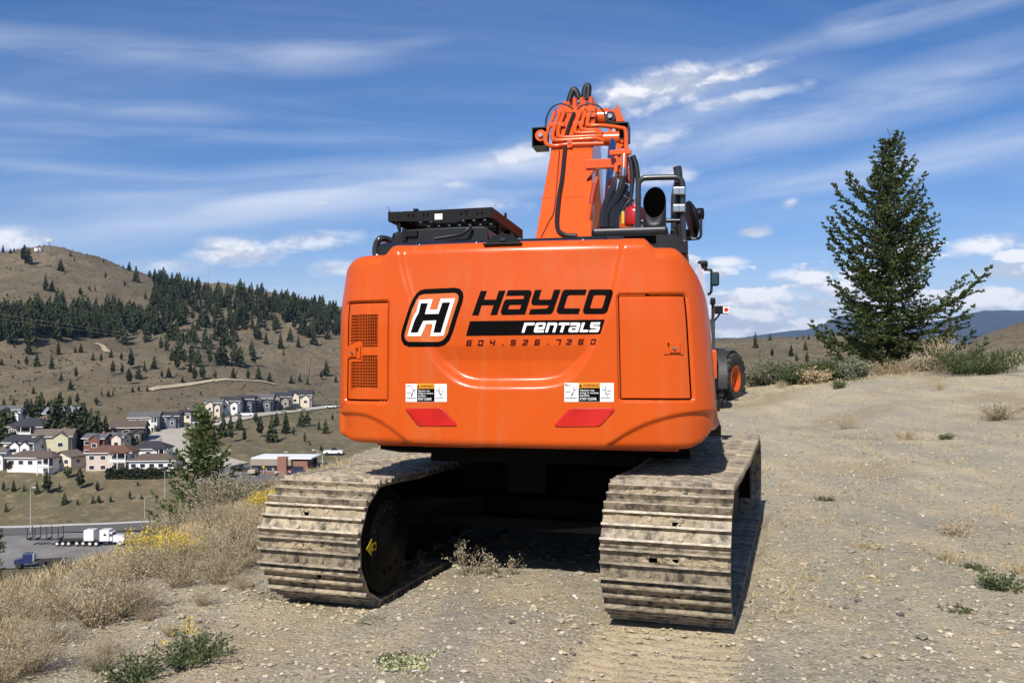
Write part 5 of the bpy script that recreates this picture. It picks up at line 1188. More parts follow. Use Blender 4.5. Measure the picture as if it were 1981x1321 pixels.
crop_trees([(70, 540, 130), (750, 450, 150), (900, 460, 80), (1080, 440, 110), (1150, 440, 110), (1285, 430, 90), (1510, 400, 130), (1645, 390, 70), (430, 330, 170), (550, 330, 270), (160, 300, 150), (40, 300, 130), (690, 310, 130), (930, 270, 260), (1130, 300, 130), (280, 300, 110), (1600, 240, 70)], 0, 900, 6.003, *FL)
crop_trees([(210, 385, 110), (305, 335, 50), (445, 440, 85), (540, 400, 70), (485, 330, 30), (525, 330, 40), (560, 330, 40), (620, 330, 60), (550, 480, 80), (480, 470, 60), (320, 440, 60), (700, 300, 60), (760, 280, 50), (1690, 300, 130), (1640, 300, 160), (1600, 300, 110), (1560, 310, 90), (1755, 245, 40), (1830, 232, 45), (1880, 222, 40), (1950, 212, 115), (1905, 218, 30)], 1400, 560, 3.41, *RL)
# dense band of forest: the largest as trees, the rest as one wood
band = []
while len(band) < 860:
    u = trng.uniform(-30, 665); yc = np.interp(u, CREST_U, CREST_Y)
    if u < 300: y_ = trng.gauss(632, 13)
    else: y_ = yc+10+abs(trng.gauss(0, 1))*np.interp(u, [300, 400, 560, 665], [62, 62, 34, 26])
    if y_ > 715 or y_ < yc+4: continue
    p = hit(u, y_, 200.)
    if p is not None: band.append((p, trng.uniform(7, 15)))
for p, hh in band[:95]: far_tree(p-Vector((0, 0, .3)), hh*1.1, *HL)
def stuff_trees(name, lst, label):
    Vs, Fs, Ms, b0 = [], [], [], 0
    for p, hh in lst:
        me = next(c for c in PROTO[trng.randrange(6)].children if c.name.startswith('crown')).data; v = np.empty(len(me.vertices)*3, np.float32); me.vertices.foreach_get('co', v); v = v.reshape(-1, 3)
        a = trng.uniform(0, 6.28); w = trng.uniform(.85, 1.25); c, s_ = math.cos(a), math.sin(a)
        q = np.stack([(v[:, 0]*c-v[:, 1]*s_)*hh*w, (v[:, 0]*s_+v[:, 1]*c)*hh*w, v[:, 2]*hh], -1)+np.array(p)[None]
        Vs.append(q); Fs.append(np.arange(len(q)).reshape(-1, 4)+b0); b0 += len(q)
    tag(link(name, npmesh(name, np.concatenate(Vs), np.concatenate(Fs), [PINE])), label, 'forest', None, 'stuff')
stuff_trees('far_forest', band[95:], 'belt of dark pine forest along the middle of the far hillside')
# sagebrush clumps dotting the slopes: too many to count
def far_scrub():
    rng = np.random.default_rng(3); n = 5200; u = rng.uniform(-20, 2000, n); V, Fq = [], []
    d = np.where(u < 670, 340+rng.random(n)**.8*520, 60+rng.random(n)*380); x = (u-CX)/F*d; z = height(x, d)
    keep = ~((u > 670) & (u < 1390)); x, d, z = x[keep], d[keep], z[keep]; n = len(x)
    s = rng.uniform(.25, .8, n)*np.where(u[keep] > 670, .8, 1.3); b0 = 0
    for k in range(5):
        a = rng.uniform(0, 6.28, n); ox, oy = rng.normal(0, .5, n)*s, rng.normal(0, .5, n)*s; w = s*rng.uniform(.4, .8, n); hh = s*rng.uniform(.6, 1.2, n); c, sn = np.cos(a)*w, np.sin(a)*w
        P = np.stack([np.stack([x+ox-c, d+oy-sn, z-.1], -1), np.stack([x+ox+c, d+oy+sn, z-.1], -1), np.stack([x+ox+c*.6, d+oy+sn*.6+w*.5, z+hh], -1), np.stack([x+ox-c*.6, d+oy-sn*.6+w*.5, z+hh*.9], -1)], 1).reshape(-1, 3)
        V.append(P)
    V = np.concatenate(V); tag(link('hillside_scrub', npmesh('hillside_scrub', V, np.arange(len(V)).reshape(-1, 4), [mat('sage_scrub', (.10, .092, .058), .9, var=.4, scale=.5)])), 'grey sagebrush dotted over the dry hillsides', 'scrub', None, 'stuff')
far_scrub()

# ------------------------------------------------------------------ valley: roads, lot, houses
def strip(name, pts, width, mt, lift=.22, label=None):
    P = spline([hit(p[0], p[1], 110.) for p in pts], 10); V, Fq = [], []; nx = 5
    for i, p in enumerate(P):
        a, b = P[max(0, i-1)], P[min(len(P)-1, i+1)]; t = (b-a); t.z = 0; t.normalize(); n = Vector((t.y, -t.x, 0)); w = width[0]+(width[1]-width[0])*i/(len(P)-1) if hasattr(width, '__len__') else width
        for k in range(nx+1): q = p+n*(k/nx-.5)*w; V.append((q.x, q.y))
    V = np.array(V); V = np.column_stack([V, height(V[:, 0], V[:, 1])+lift]).tolist()
    Fq = [(i*(nx+1)+k, i*(nx+1)+k+1, (i+1)*(nx+1)+k+1, (i+1)*(nx+1)+k) for i in range(len(P)-1) for k in range(nx)]
    mb = MB(); mb.add(V, Fq, True); return tag(mb.build(name, mt), label, None, None, 'structure')
ASPH = mat('old_asphalt', (.115, .110, .105), .9, var=.12, scale=.15, spec=.2); PALE = mat('sun_bleached_road', (.40, .365, .30), .9, var=.1, scale=.1, spec=.2)
GRVL = mat('gravel_lot', (.19, .175, .16), .95, var=.3, scale=.12, dust=((.11, .10, .09), .35, .55, .7)); TRACKM = mat('dirt_track', (.42, .34, .22), .95, var=.1, scale=.3); CONC = mat('pale_kerb', (.42, .40, .36), .9)
strip('parking_lot', [(-60, 1068), (60, 1066), (160, 1064), (300, 1060)], 30, GRVL, .22, 'grey gravel truck parking lot beside the highway')
strip('highway', [(-60, 1031), (60, 1028), (160, 1024), (300, 1018), (430, 1005)], 9, ASPH, .3, 'two-lane highway along the valley floor')
strip('highway_shoulder', [(-60, 1024), (60, 1021), (160, 1017), (300, 1011), (430, 999)], 1.6, CONC, .4, 'pale concrete edge along the highway')
strip('valley_street', [(432, 906), (392, 893), (352, 872), (318, 855), (318, 843), (362, 830), (432, 816), (520, 801), (650, 786)], (16, 8), PALE, .35, 'pale street winding up past the houses')
strip('crossroad', [(380, 925), (440, 935), (500, 925), (560, 913), (660, 905)], 14, ASPH, .28, 'asphalt crossroads in front of the store')
strip('crossroad', [(445, 965), (455, 940), (462, 922), (440, 905)], 13, ASPH, .33, 'asphalt side road running to the crossroads')
strip('dirt_track', [(290, 756), (345, 747), (400, 739), (435, 735), (490, 738), (535, 745)], 3.2, TRACKM, .5, 'dusty track over the brown knoll')
strip('dirt_track', [(185, 665), (200, 672), (208, 682)], 3.5, TRACKM, .5, 'short dusty track among the hillside pines')

RF = {k: mat('roof_'+k, c, .9, var=.12, scale=.8, spec=.2) for k, c in dict(charcoal=(.045, .045, .05), brown=(.115, .085, .068), grey=(.12, .115, .115), taupe=(.155, .125, .10), blue=(.20, .22, .27), rust=(.14, .075, .055)).items()}
WL = {k: mat('wall_'+k, c, .85, var=.05, scale=.5, spec=.2) for k, c in dict(white=(.72, .71, .68), cream=(.66, .58, .46), taupe=(.30, .25, .21), yellow=(.56, .52, .36), red=(.20, .085, .065), slate=(.13, .135, .15), pink=(.58, .48, .40), dark=(.075, .07, .07), brick=(.26, .13, .09)).items()}
TRIM = mat('white_trim', (.75, .74, .72), .6); PANE = mat('window_pane', (.03, .035, .045), .12, spec=.7)
def house(label, px, py, wpx, wall, roof, kind='gable', yaw=0., storeys=1.4, depth=.75, gables=(), deck=None, name='house', wins=3):
    p = hit(px, py); w = wpx/F*p.y; dp = w*depth; hw = 2.7*storeys; t = tag(empty(name, (p.x, p.y+dp*.5, p.z-.4), R(yaw)), label, 'house', 'houses in the valley')
    m_ = MB(); m_.box((0, 0, hw/2), (w, dp, hw)); m_.build('wall', WL[wall], t); ov = .5; rh = min(w, dp)*.26
    m_ = MB(); x, y = w/2+ov, dp/2+ov; z = hw-.05
    if kind == 'hip':
        r_ = max(.5, x-y*.9); m_.add([(-x, -y, z), (x, -y, z), (x, y, z), (-x, y, z), (-r_, 0, z+rh), (r_, 0, z+rh), (-x, -y, z-.2), (x, -y, z-.2), (x, y, z-.2), (-x, y, z-.2)], [(0, 1, 5, 4), (1, 2, 5), (2, 3, 4, 5), (3, 0, 4), (6, 7, 1, 0), (7, 8, 2, 1), (8, 9, 3, 2), (9, 6, 0, 3), (9, 8, 7, 6)])
    elif kind == 'front': m_.prism([(-x, z), (0, z+rh*1.2), (x, z), (x, z-.25), (0, z+rh*1.2-.3), (-x, z-.25)], -y, y, 'y')
    else: m_.prism([(-y, z), (0, z+rh), (y, z), (y, z-.25), (0, z+rh-.3), (-y, z-.25)], -x, x, 'x')
    m_.build('roof', RF[roof], t)
    if kind != 'front':
        m_ = MB(); m_.box((0, -y-.03, z-.13), (2*x, .07, .2)); m_.build('gutter', TRIM, t)
        m_ = MB(); m_.box((w*.22, dp*.12, hw+rh*.9), (.7, .6, 1.3)); m_.build('chimney', WL['brick' if storeys > 1.75 else 'taupe'], t)
    if kind == 'front': m_ = MB(); m_.prism([(-w/2, hw-.1), (0, hw+rh*1.2*.93-.25), (w/2, hw-.1)], -dp/2, dp/2, 'y'); m_.build('gable_wall', WL[wall], t)
    elif kind == 'gable': m_ = MB(); m_.prism([(-dp/2, hw-.1), (0, hw+rh*.93-.25), (dp/2, hw-.1)], -w/2, w/2, 'x'); m_.build('gable_wall', WL[wall], t)
    for (gx, gw, gh) in gables:          # cross gables on the front
        gx, gw = gx*w, gw*w; m_ = MB(); m_.box((gx, -dp/2-.4, gh*hw/2), (gw, 1.2, gh*hw)); m_.prism([(gx-gw/2, gh*hw), (gx, gh*hw+gw*.33), (gx+gw/2, gh*hw)], -dp/2-1.0, -dp/2+1, 'y'); m_.build('bay', WL[wall], t)
        m_ = MB(); q = gw/2+.35; m_.prism([(gx-q, gh*hw-.1), (gx, gh*hw+gw*.33+.25), (gx+q, gh*hw-.1), (gx+q, gh*hw-.35), (gx, gh*hw+gw*.33), (gx-q, gh*hw-.35)], -dp/2-1.3, 0, 'y'); m_.build('bay_roof', RF[roof], t)
        m_ = MB(); m_.box((gx, -dp/2-1.03, gh*hw*.62), (min(1.6, gw*.5), .06, 1.3)); f_ = m_.build('window', TRIM, t); m_ = MB(); m_.box((gx, -dp/2-1.07, gh*hw*.62), (min(1.3, gw*.4), .04, 1.05)); m_.build('pane', PANE, f_)
    rows = [hw-1.45]+([hw-4.1] if storeys > 1.7 else [])
    for zz in rows:
        for i in range(wins):
            xx = -w/2+w*(i+.5)/wins
            if any(abs(xx-g[0]*w) < g[1]*w*.55 for g in gables): continue
            m_ = MB(); m_.box((xx, -dp/2-.03, zz), (1.5, .06, 1.25)); f_ = m_.build('window', TRIM, t); m_ = MB(); m_.box((xx, -dp/2-.07, zz), (1.25, .04, 1.0)); m_.build('pane', PANE, f_)
    m_ = MB(); m_.box((w/2+.03, 0, hw-1.45), (.06, 1.4, 1.2)); f_ = m_.build('window', TRIM, t); m_ = MB(); m_.box((w/2+.07, 0, hw-1.45), (.04, 1.15, .95)); m_.build('pane', PANE, f_)
    if deck:
        x0, x1 = deck[0]*w, deck[1]*w; dz = hw-2.5; m_ = MB(); m_.box(((x0+x1)/2, -dp/2-1.3, dz), (x1-x0, 2.6, .22)); m_.build('deck', TRIM, t)
        for xx in np.linspace(x0+.12, x1-.12, 3): m_ = MB(); m_.box((xx, -dp/2-2.5, (hw-.1)/2), (.18, .18, hw-.1)); m_.build('deck_post', TRIM, t)
        m_ = MB(); m_.box(((x0+x1)/2, -dp/2-2.5, dz+1.0), (x1-x0, .08, .08)); m_.box(((x0+x1)/2, -dp/2-2.5, dz+.5), (x1-x0, .04, .5)); m_.build('deck_railing', TRIM, t)
        m_ = MB(); m_.box(((x0+x1)/2, -dp/2-.05, dz+1.2), ((x1-x0)*.7, .06, 2.0)); m_.build('patio_door', PANE, t)
        m_ = MB(); m_.box(((x0+x1)/2, -dp/2-1.25, hw+.02), (x1-x0+.3, 2.9, .2)); m_.build('deck_roof', RF[roof], t)
    return t
house('white two-storey gabled house beside the pines, behind the hip-roofed taupe house', 18, 818, 36, 'white', 'grey', 'gable', 8, 2., gables=((-.25, .4, .95), (.25, .4, .7)))
house('taupe house under a dark hip roof with a covered balcony', 49, 855, 78, 'taupe', 'charcoal', 'hip', -6, 2., deck=(-.2, .32))
house('house with a plain brown roof half hidden by the tall pines', 86, 838, 40, 'taupe', 'taupe', 'gable', 0, 1.6)
house('house with a pale blue metal roof behind the tall pines', 112, 814, 58, 'taupe', 'blue', 'gable', 4, 1.2)
house('white house with a dark gabled roof and twin bays beside the yellow house', 40, 885, 66, 'white', 'charcoal', 'gable', -10, 1.8, gables=((-.05, .3, .85), (.28, .3, .85)))
house('tall pale yellow house with a brown roof', 96, 880, 66, 'yellow', 'taupe', 'gable', 14, 2.2, gables=((.22, .42, .95),))
house('long white house with grey roof, corner deck and outside stairs', 60, 914, 94, 'white', 'brown', 'hip', -4, 1.7, .45, deck=(.26, .52), wins=5)
house('small cream house with one wide gable end', 124, 908, 46, 'cream', 'taupe', 'front', -18, 1.5, wins=2)
house('red-walled house with white-trimmed front gable', 183, 878, 42, 'red', 'grey', 'gable', -5, 1.9, gables=((.1, .5, .95),))
house('cream house with an arched front gable next to the red house', 222, 875, 38, 'cream', 'grey', 'gable', -5, 1.9, gables=((.2, .5, .95),))
house('tan house under a rust-brown hip roof with covered porches', 208, 910, 84, 'pink', 'rust', 'hip', 5, 2., .55, deck=(.08, .45), wins=4)
house('white house under a wide charcoal hip roof by the pale street', 283, 892, 68, 'white', 'charcoal', 'hip', 8, 1.5, deck=(.2, .5))
house('low house with a broad brown hip roof behind the dark hedge', 292, 912, 86, 'white', 'brown', 'hip', 4, 1.3, .5, wins=5)
house('dark brown house with white window frames below the grey-roofed white house', 240, 857, 62, 'dark', 'brown', 'gable', 12, 2., gables=((.32, .25, .7),))
house('white house with a grey roof and raised deck on posts', 274, 832, 54, 'white', 'grey', 'gable', 10, 1.8, deck=(.3, .52))
house('slate-coloured house at the bend of the pale street', 328, 830, 36, 'slate', 'charcoal', 'gable', 0, 1.9, gables=((.2, .4, .8),))
house('narrow white house at the end of the front row', -4, 908, 30, 'white', 'grey', 'gable', 0, 1.9, gables=((.2, .5, .8),))
house('dark-roofed cottage beside the bend above the slate house', 352, 818, 34, 'cream', 'charcoal', 'hip', 0, 1.5)
TH = [(412, 806, 30, 'cream', 'grey', 'small cream townhouse with grey roof at the low end of the row'), (442, 802, 38, 'white', 'charcoal', 'white townhouse with two dark-trimmed gables in the row'), (473, 798, 32, 'slate', 'charcoal', 'slate townhouse with one dormer in the row'),
      (505, 796, 40, 'slate', 'grey', 'wide slate-blue townhouse with pale garage in the row'), (541, 792, 38, 'taupe', 'charcoal', 'taupe townhouse with steep twin gables in the row'), (578, 788, 44, 'cream', 'charcoal', 'largest dark-gabled townhouse at the high end of the row')]
for i, (px, py, w, a, b, lb) in enumerate(TH): house(lb, px, py, w, a, b, 'gable', 6, 2.2, .8, gables=((-.2, .36, .95), (.26, .34, .8)), name='townhouse', wins=2)

def hedge():
    p0, p1 = hit(205, 926), hit(334, 924); rng = np.random.default_rng(8); n = 2600; t = rng.random(n); c = np.outer(1-t, p0)+np.outer(t, p1)
    c[:, 0] += rng.normal(0, .3, n); c[:, 1] += rng.uniform(-.9, .9, n); c[:, 2] += rng.uniform(0, 2.9, n)*(.9+.1*np.sin(t*30))
    a = rng.normal(size=(n, 3)); b = rng.normal(size=(n, 3)); a /= np.linalg.norm(a, axis=1)[:, None]; b = np.cross(a, b); b /= np.linalg.norm(b, axis=1)[:, None]; s = .28
    V = np.stack([c-a*s, c-b*s, c+a*s, c+b*s], 1).reshape(-1, 3)
    t_ = tag(empty('hedge', p0.lerp(p1, .5)), 'long clipped dark green hedge in front of the low brown-roofed house', 'hedge'); V = V-np.array(t_.location)
    link('foliage', npmesh('foliage', V, np.arange(len(V)).reshape(-1, 4), [PINE]), None, t_)
    mb = MB(); q = (p1-p0)*.98
    mb.beam(-q/2+Vector((0, 0, .6)), q/2+Vector((0, 0, .6)), .6, 1.6); mb.build('stems', PINE, t_)
hedge()
for a in ((100, 862, 95), (116, 864, 110), (131, 866, 92), (146, 864, 84), (161, 866, 92), (176, 866, 80), (190, 864, 74), (204, 862, 62), (60, 812, 44), (72, 812, 50), (6, 862, 60), (230, 866, 30)):
    p = hit(a[0], a[1]); far_tree(p-Vector((0, 0, .3)), a[2]/F*p.y, *OL)
def round_tree(px, py, hpx, label, col):
    p = hit(px, py); hh = hpx/F*p.y; rng = np.random.default_rng(int(px)); n = 260; v = rng.normal(size=(n, 3)); v /= np.linalg.norm(v, axis=1)[:, None]; v *= (rng.random(n)**.4)[:, None]; c = v*np.array([hh*.36, hh*.36, hh*.38])+np.array([0, 0, hh*.6])
    a = rng.normal(size=(n, 3)); b = np.cross(a, rng.normal(size=(n, 3))); a *= hh*.09/np.linalg.norm(a, axis=1)[:, None]; b *= hh*.07/np.linalg.norm(b, axis=1)[:, None]
    V = np.stack([c-a, c-b, c+a, c+b], 1).reshape(-1, 3); t = tag(empty('leafy_tree', p), label, 'tree', 'leafy trees among the houses'); link('crown', npmesh('crown', V, np.arange(len(V)).reshape(-1, 4), [col]), None, t)
    mb = MB(); mb.tube([(0, 0, -.2), (0, 0, hh*.6)], [hh*.03, hh*.015], 6); mb.build('trunk', PTRUNK, t)
LG = mat('leafy_green', (.085, .105, .03), .8, var=.3, scale=1.); LP = mat('plum_leaves', (.035, .018, .02), .8, var=.3, scale=1.)
for a in ((385, 822, 42, 'olive-green leafy tree beside the street bend', LG), (282, 850, 26, 'yellow-green leafy tree below the white deck house', LG), (18, 912, 24, 'dark plum-leaved tree in front of the long white house', LP), (25, 860, 26, 'dark plum-leaved tree below the balcony house', LP),
          (8, 850, 60, 'dark leafy tree at the left of the balcony house', PINE), (150, 868, 20, 'green leafy bush between the yellow and red houses', LG), (260, 868, 24, 'green leafy shrub behind the cream gable', LG), (130, 925, 24, 'pale green shrub below the cream house', LG), (605, 905, 22, 'dark green tree beside the store', PINE), (42, 815, 26, 'pale yellow-green tree behind the balcony house', LG)): round_tree(*a)

def store():
    p = hit(542, 918); w = 112/F*p.y; dp = 9.; t = tag(empty('store_building', (p.x, p.y+dp/2, p.z-.3), R(-4)), 'low store with a grey parapet and a brick tower at the crossroads', 'building')
    m_ = MB(); m_.box((0, 0, 2.), (w, dp, 4.)); m_.build('wall', WL['brick'], t); m_ = MB(); m_.box((-w*.13, -dp/2-.2, 3.7), (w*.72, 1.2, 1.7)); m_.build('parapet', WL['taupe'], t)
    m_ = MB(); m_.box((w*.08, -dp/2-.6, 2.6), (w*.16, 1.8, 5.2)); m_.build('brick_tower', WL['brick'], t); m_ = MB(); m_.box((w*.05, 0, 4.75), (w*1.06, dp+1, .35)); m_.build('roof', TRIM, t)
    for i in range(3): m_ = MB(); m_.box((-w*.3+i*w*.13, -dp/2-.04, 1.9), (w*.11, .08, 1.3)); f_ = m_.build('window', TRIM, t); m_ = MB(); m_.box((-w*.3+i*w*.13, -dp/2-.09, 1.9), (w*.10, .06, 1.1)); m_.build('pane', PANE, f_)
    m_ = MB(); m_.box((w*.33, -dp/2-.04, 1.9), (w*.2, .08, 1.4)); m_.build('window', PANE, t)
store()
CARC = {k: mat('car_'+k, c, .3, coat=.5) for k, c in dict(white=(.75, .75, .74), black=(.015, .015, .016), red=(.45, .03, .02), blue=(.02, .03, .11), silver=(.45, .46, .48), tan=(.45, .38, .28)).items()}
def car(px, py, col, label, yaw, kind='car'):
    p = hit(px, py); L_, W_, H_ = (4.6, 1.85, 1.5) if kind == 'car' else (5.6, 2.0, 1.9); t = tag(empty('parked_car', p+Vector((0, 0, .3)), R(yaw)), label, 'car' if kind == 'car' else 'pickup truck', 'cars parked in the valley')
    m_ = MB(); m_.prism([(-L_/2, .3), (L_/2, .3), (L_/2, .75*H_*.75), (L_*.28, H_*.62), (-L_*.42, H_*.62), (-L_/2, H_*.55)], -W_/2, W_/2, 'y'); m_.build('body', CARC[col], t)
    m_ = MB(); c0, c1 = (-.38, .22) if kind == 'car' else (-.1, .24); m_.prism([(c0*L_, H_*.6), (c1*L_, H_*.6), (c1*L_-.5, H_), (c0*L_+.3, H_)], -W_*.43, W_*.43, 'y'); m_.build('cabin', PANE, t)
    for sx in (-.31, .31):
        for sy in (-1, 1): m_ = MB(); m_.cyl((sx*L_, sy*W_*.40, .34), (sx*L_, sy*W_*.51, .34), .34, n=14); m_.build('wheel', TYRE, t)
for a in ((476, 806, 'white', 'white pickup parked in front of the townhouses', 10, 'pickup'), (640, 790, 'white', 'white car at the top end of the townhouse street', 5), (560, 795, 'black', 'black car parked before the taupe townhouse', 20), (464, 912, 'black', 'black car parked left of the store', -10), (495, 917, 'tan', 'tan pickup parked in front of the store', 80, 'pickup'),
          (513, 944, 'black', 'black car waiting on the asphalt at the crossroads', 70), (565, 917, 'red', 'red car parked before the brick tower', 10), (548, 919, 'silver', 'silver car parked beside the red car', 15), (580, 918, 'blue', 'blue car parked by the store corner', 10), (380, 822, 'silver', 'silver car parked at the bend of the pale street', 0), (645, 880, 'white', 'white van on the road right of the store', 0, 'pickup')): car(*a)

# ---- trucks on the lot
STEELD = mat('trailer_steel', (.035, .03, .028), .7)
def semi():
    p = hit(205, 1056); k = p.y/F; t = tag(empty('semi_truck', p+Vector((0, 0, .25)), R(3)), 'white long-nosed semi truck parked on the gravel lot', 'truck')
    def b(nm, mt, x0, x1, z0, z1, w=2.4, bev=.08): m_ = MB(); m_.box(((x0+x1)/2, 0, (z0+z1)/2), (x1-x0, w, z1-z0), bev=bev); return m_.build(nm, mt, t)
    s = 3.3
    b('chassis', STEELD, -4.4, 4.2, .7, 1.0, 1.0, .02); b('sleeper', CARC['white'], -.9, 1.1, 1.0, s+.1); cb = b('cab', CARC['white'], 1.15, 1.7, 1.0, 2.9, 2.2); b('tank_box', CARC['white'], -4.2, -2.1, 1.1, s+.1)
    m_ = MB(); m_.prism([(1.6, .8), (4.1, .8), (4.15, 1.6), (3.9, 2.0), (1.7, 2.25)], -.85, .85, 'y'); m_.build('engine_hood', CARC['white'], t)
    m_ = MB(); m_.box((1.72, 0, 2.45), (.06, 1.9, .6), (0, -.3, 0)); m_.build('windscreen', PANE, t); m_ = MB(); m_.box((.25, -1.21, 2.4), (.5, .04, .4)); m_.build('sleeper_window', PANE, t); m_ = MB(); m_.box((1.42, -1.11, 2.3), (.42, .04, .55)); m_.build('side_window', PANE, t)
    for sy in (-1, 1):
        m_ = MB(); m_.cyl((-1.2, sy*.9, 1.0), (-1.2, sy*.9, 4.0), .09, n=8); m_.build('exhaust', CHROME, t)
        for x_ in (3.4, -1.6, -2.9): m_ = MB(); m_.cyl((x_, sy*.85, .52), (x_, sy*1.2, .52), .52, n=16); m_.mi = 1; m_.cyl((x_, sy*1.2, .52), (x_, sy*1.22, .52), .28, n=12); m_.build('wheel', [TYRE, TRIM], t)
        m_ = MB(); m_.lathe([(.62, -.2), (.66, 0), (.62, .2)], 12, 'y', (3.4, sy*1.0, .55)) if False else m_.prism([(2.75, .6), (2.85, 1.1), (3.4, 1.3), (3.95, 1.1), (4.05, .6), (3.9, .6), (3.4, 1.15), (2.9, .6)], sy*1.0-.22, sy*1.0+.22, 'y'); m_.build('fender', CARC['white'], t)
    m_ = MB(); m_.box((4.2, 0, .65), (.15, 2.3, .4), bev=.04); m_.build('bumper', CHROME, t)
semi()
def log_trailer():
    p = hit(112, 1056); t = tag(empty('log_trailer', p+Vector((0, 0, .25)), R(3)), 'empty log trailer with upright stakes behind the white semi truck', 'trailer')
    m_ = MB(); m_.box((0, 0, 1.25), (12.0, .5, .28)); m_.box((3.2, 0, 1.0), (5.0, .9, .2)); m_.build('frame', STEELD, t)
    for x_ in (-5.8, -4.2, -1.8, .6):
        m_ = MB(); m_.box((x_, 0, 1.5), (.25, 2.5, .22)); m_.box((x_, -1.2, 2.7), (.16, .14, 2.4)); m_.box((x_, 1.2, 2.7), (.16, .14, 2.4)); m_.build('stake_bunk', STEELD, t)
    for x_ in (.3, 1.5, 2.7, 4.4, 5.7):
        for sy in (-1, 1): m_ = MB(); m_.cyl((x_, sy*.8, .5), (x_, sy*1.15, .5), .5, n=16); m_.mi = 1; m_.cyl((x_, sy*1.15, .5), (x_, sy*1.17, .5), .27, n=12); m_.build('wheel', [TYRE, TRIM], t)
log_trailer()
def tractor_blue():
    p = hit(78, 1097); t = tag(empty('flatbed_truck', p+Vector((0, 0, .25)), R(-165)), 'dark blue truck with a low flatbed at the near side of the lot', 'truck')
    m_ = MB(); m_.box((2.0, 0, 1.7), (1.7, 2.2, 1.9), bev=.1); m_.build('cab', CARC['blue'], t); m_ = MB(); m_.prism([(2.8, .7), (4.4, .7), (4.4, 1.5), (2.8, 1.8)], -.8, .8, 'y'); m_.build('engine_hood', CARC['blue'], t)
    m_ = MB(); m_.box((-1.6, 0, 1.1), (6.0, 2.3, .25)); m_.build('flatbed', STEELD, t); m_ = MB(); m_.box((2.75, 0, 2.2), (.3, 1.8, .6)); m_.build('windscreen', PANE, t); m_ = MB(); m_.box((1.0, 0, 1.9), (.1, 2.2, 1.5)); m_.build('headboard', TRIM, t)
    for x_ in (3.6, -.6, -1.9, -3.4):
        for sy in (-1, 1): m_ = MB(); m_.cyl((x_, sy*.8, .5), (x_, sy*1.15, .5), .5, n=14); m_.build('wheel', [TYRE], t)
tractor_blue()
# ---- poles, lamps and signals
POLE = mat('pale_pole', (.50, .48, .44), .7); WOODP = mat('wooden_pole', (.26, .20, .15), .9); SIGY = mat('signal_yellow', (.75, .55, .03), .5)
def lamp(px, py, top, label, arm=1.6, r_=.09):
    p = hit(px, py); hh = (py-top)/F*p.y; t = tag(empty('street_lamp', p), label, 'street lamp', 'street lamps in the valley')
    m_ = MB(); m_.tube([(0, 0, -.2), (0, 0, hh)], [r_, r_*.6], 8); m_.build('pole', POLE, t); m_ = MB(); m_.tube(spline([(0, 0, hh), (arm*.5, 0, hh+.35), (arm, 0, hh+.3)], 4), r_*.5, 6); m_.build('arm', POLE, t); m_ = MB(); m_.box((arm+.3, 0, hh+.26), (.7, .3, .14), bev=.03); m_.build('lamp_head', TRIM, t)
lamp(59, 1030, 945, 'tall pale street lamp beside the log trailer', .6); lamp(319, 962, 912, 'street lamp on the verge below the hedge', .6); lamp(280, 1002, 962, 'arched street lamp at the top of the khaki bank', 1.8); lamp(549, 918, 876, 'white street lamp in front of the brick tower', .4); lamp(432, 912, 872, 'street lamp where the pale street meets the crossroads', 1.5); lamp(452, 945, 917, 'curved street lamp left of the crossroads', 1.8); lamp(615, 905, 872, 'double street lamp right of the store', -1.6)
def signals():
    p = hit(624, 906); hh = 26/F*p.y; t = tag(empty('traffic_signal', p), 'traffic signal mast with two yellow signal heads at the crossroads', 'traffic light'); k = p.y/F
    m_ = MB(); m_.tube([(0, 0, -.2), (0, 0, hh)], .12, 8); m_.build('pole', POLE, t); m_ = MB(); m_.tube([(0, 0, hh*.55), (-50*k, 0, hh*.58)], .07, 6); m_.build('mast_arm', POLE, t)
    for px in (574, 597):
        m_ = MB(); x_ = (px-624)*k; m_.box((x_, -.1, hh*.5), (.75, .2, 1.7), bev=.04); s_ = m_.build('signal_head', SIGY, t)
        for j in range(3): m_ = MB(); m_.cyl((x_, -.2, hh*.5+.5-j*.5), (x_, -.26, hh*.5+.5-j*.5), .17, n=10); m_.build('lens', DARK, s_)
    p = hit(510, 918); t = tag(empty('traffic_signal', p), 'single yellow traffic signal in front of the store windows', 'traffic light'); m_ = MB(); m_.tube([(0, 0, -.2), (0, 0, 3.2)], .08, 6); m_.build('pole', POLE, t); m_ = MB(); m_.box((0, -.1, 2.6), (.7, .2, 1.4), bev=.04); m_.build('signal_head', SIGY, t)
signals()
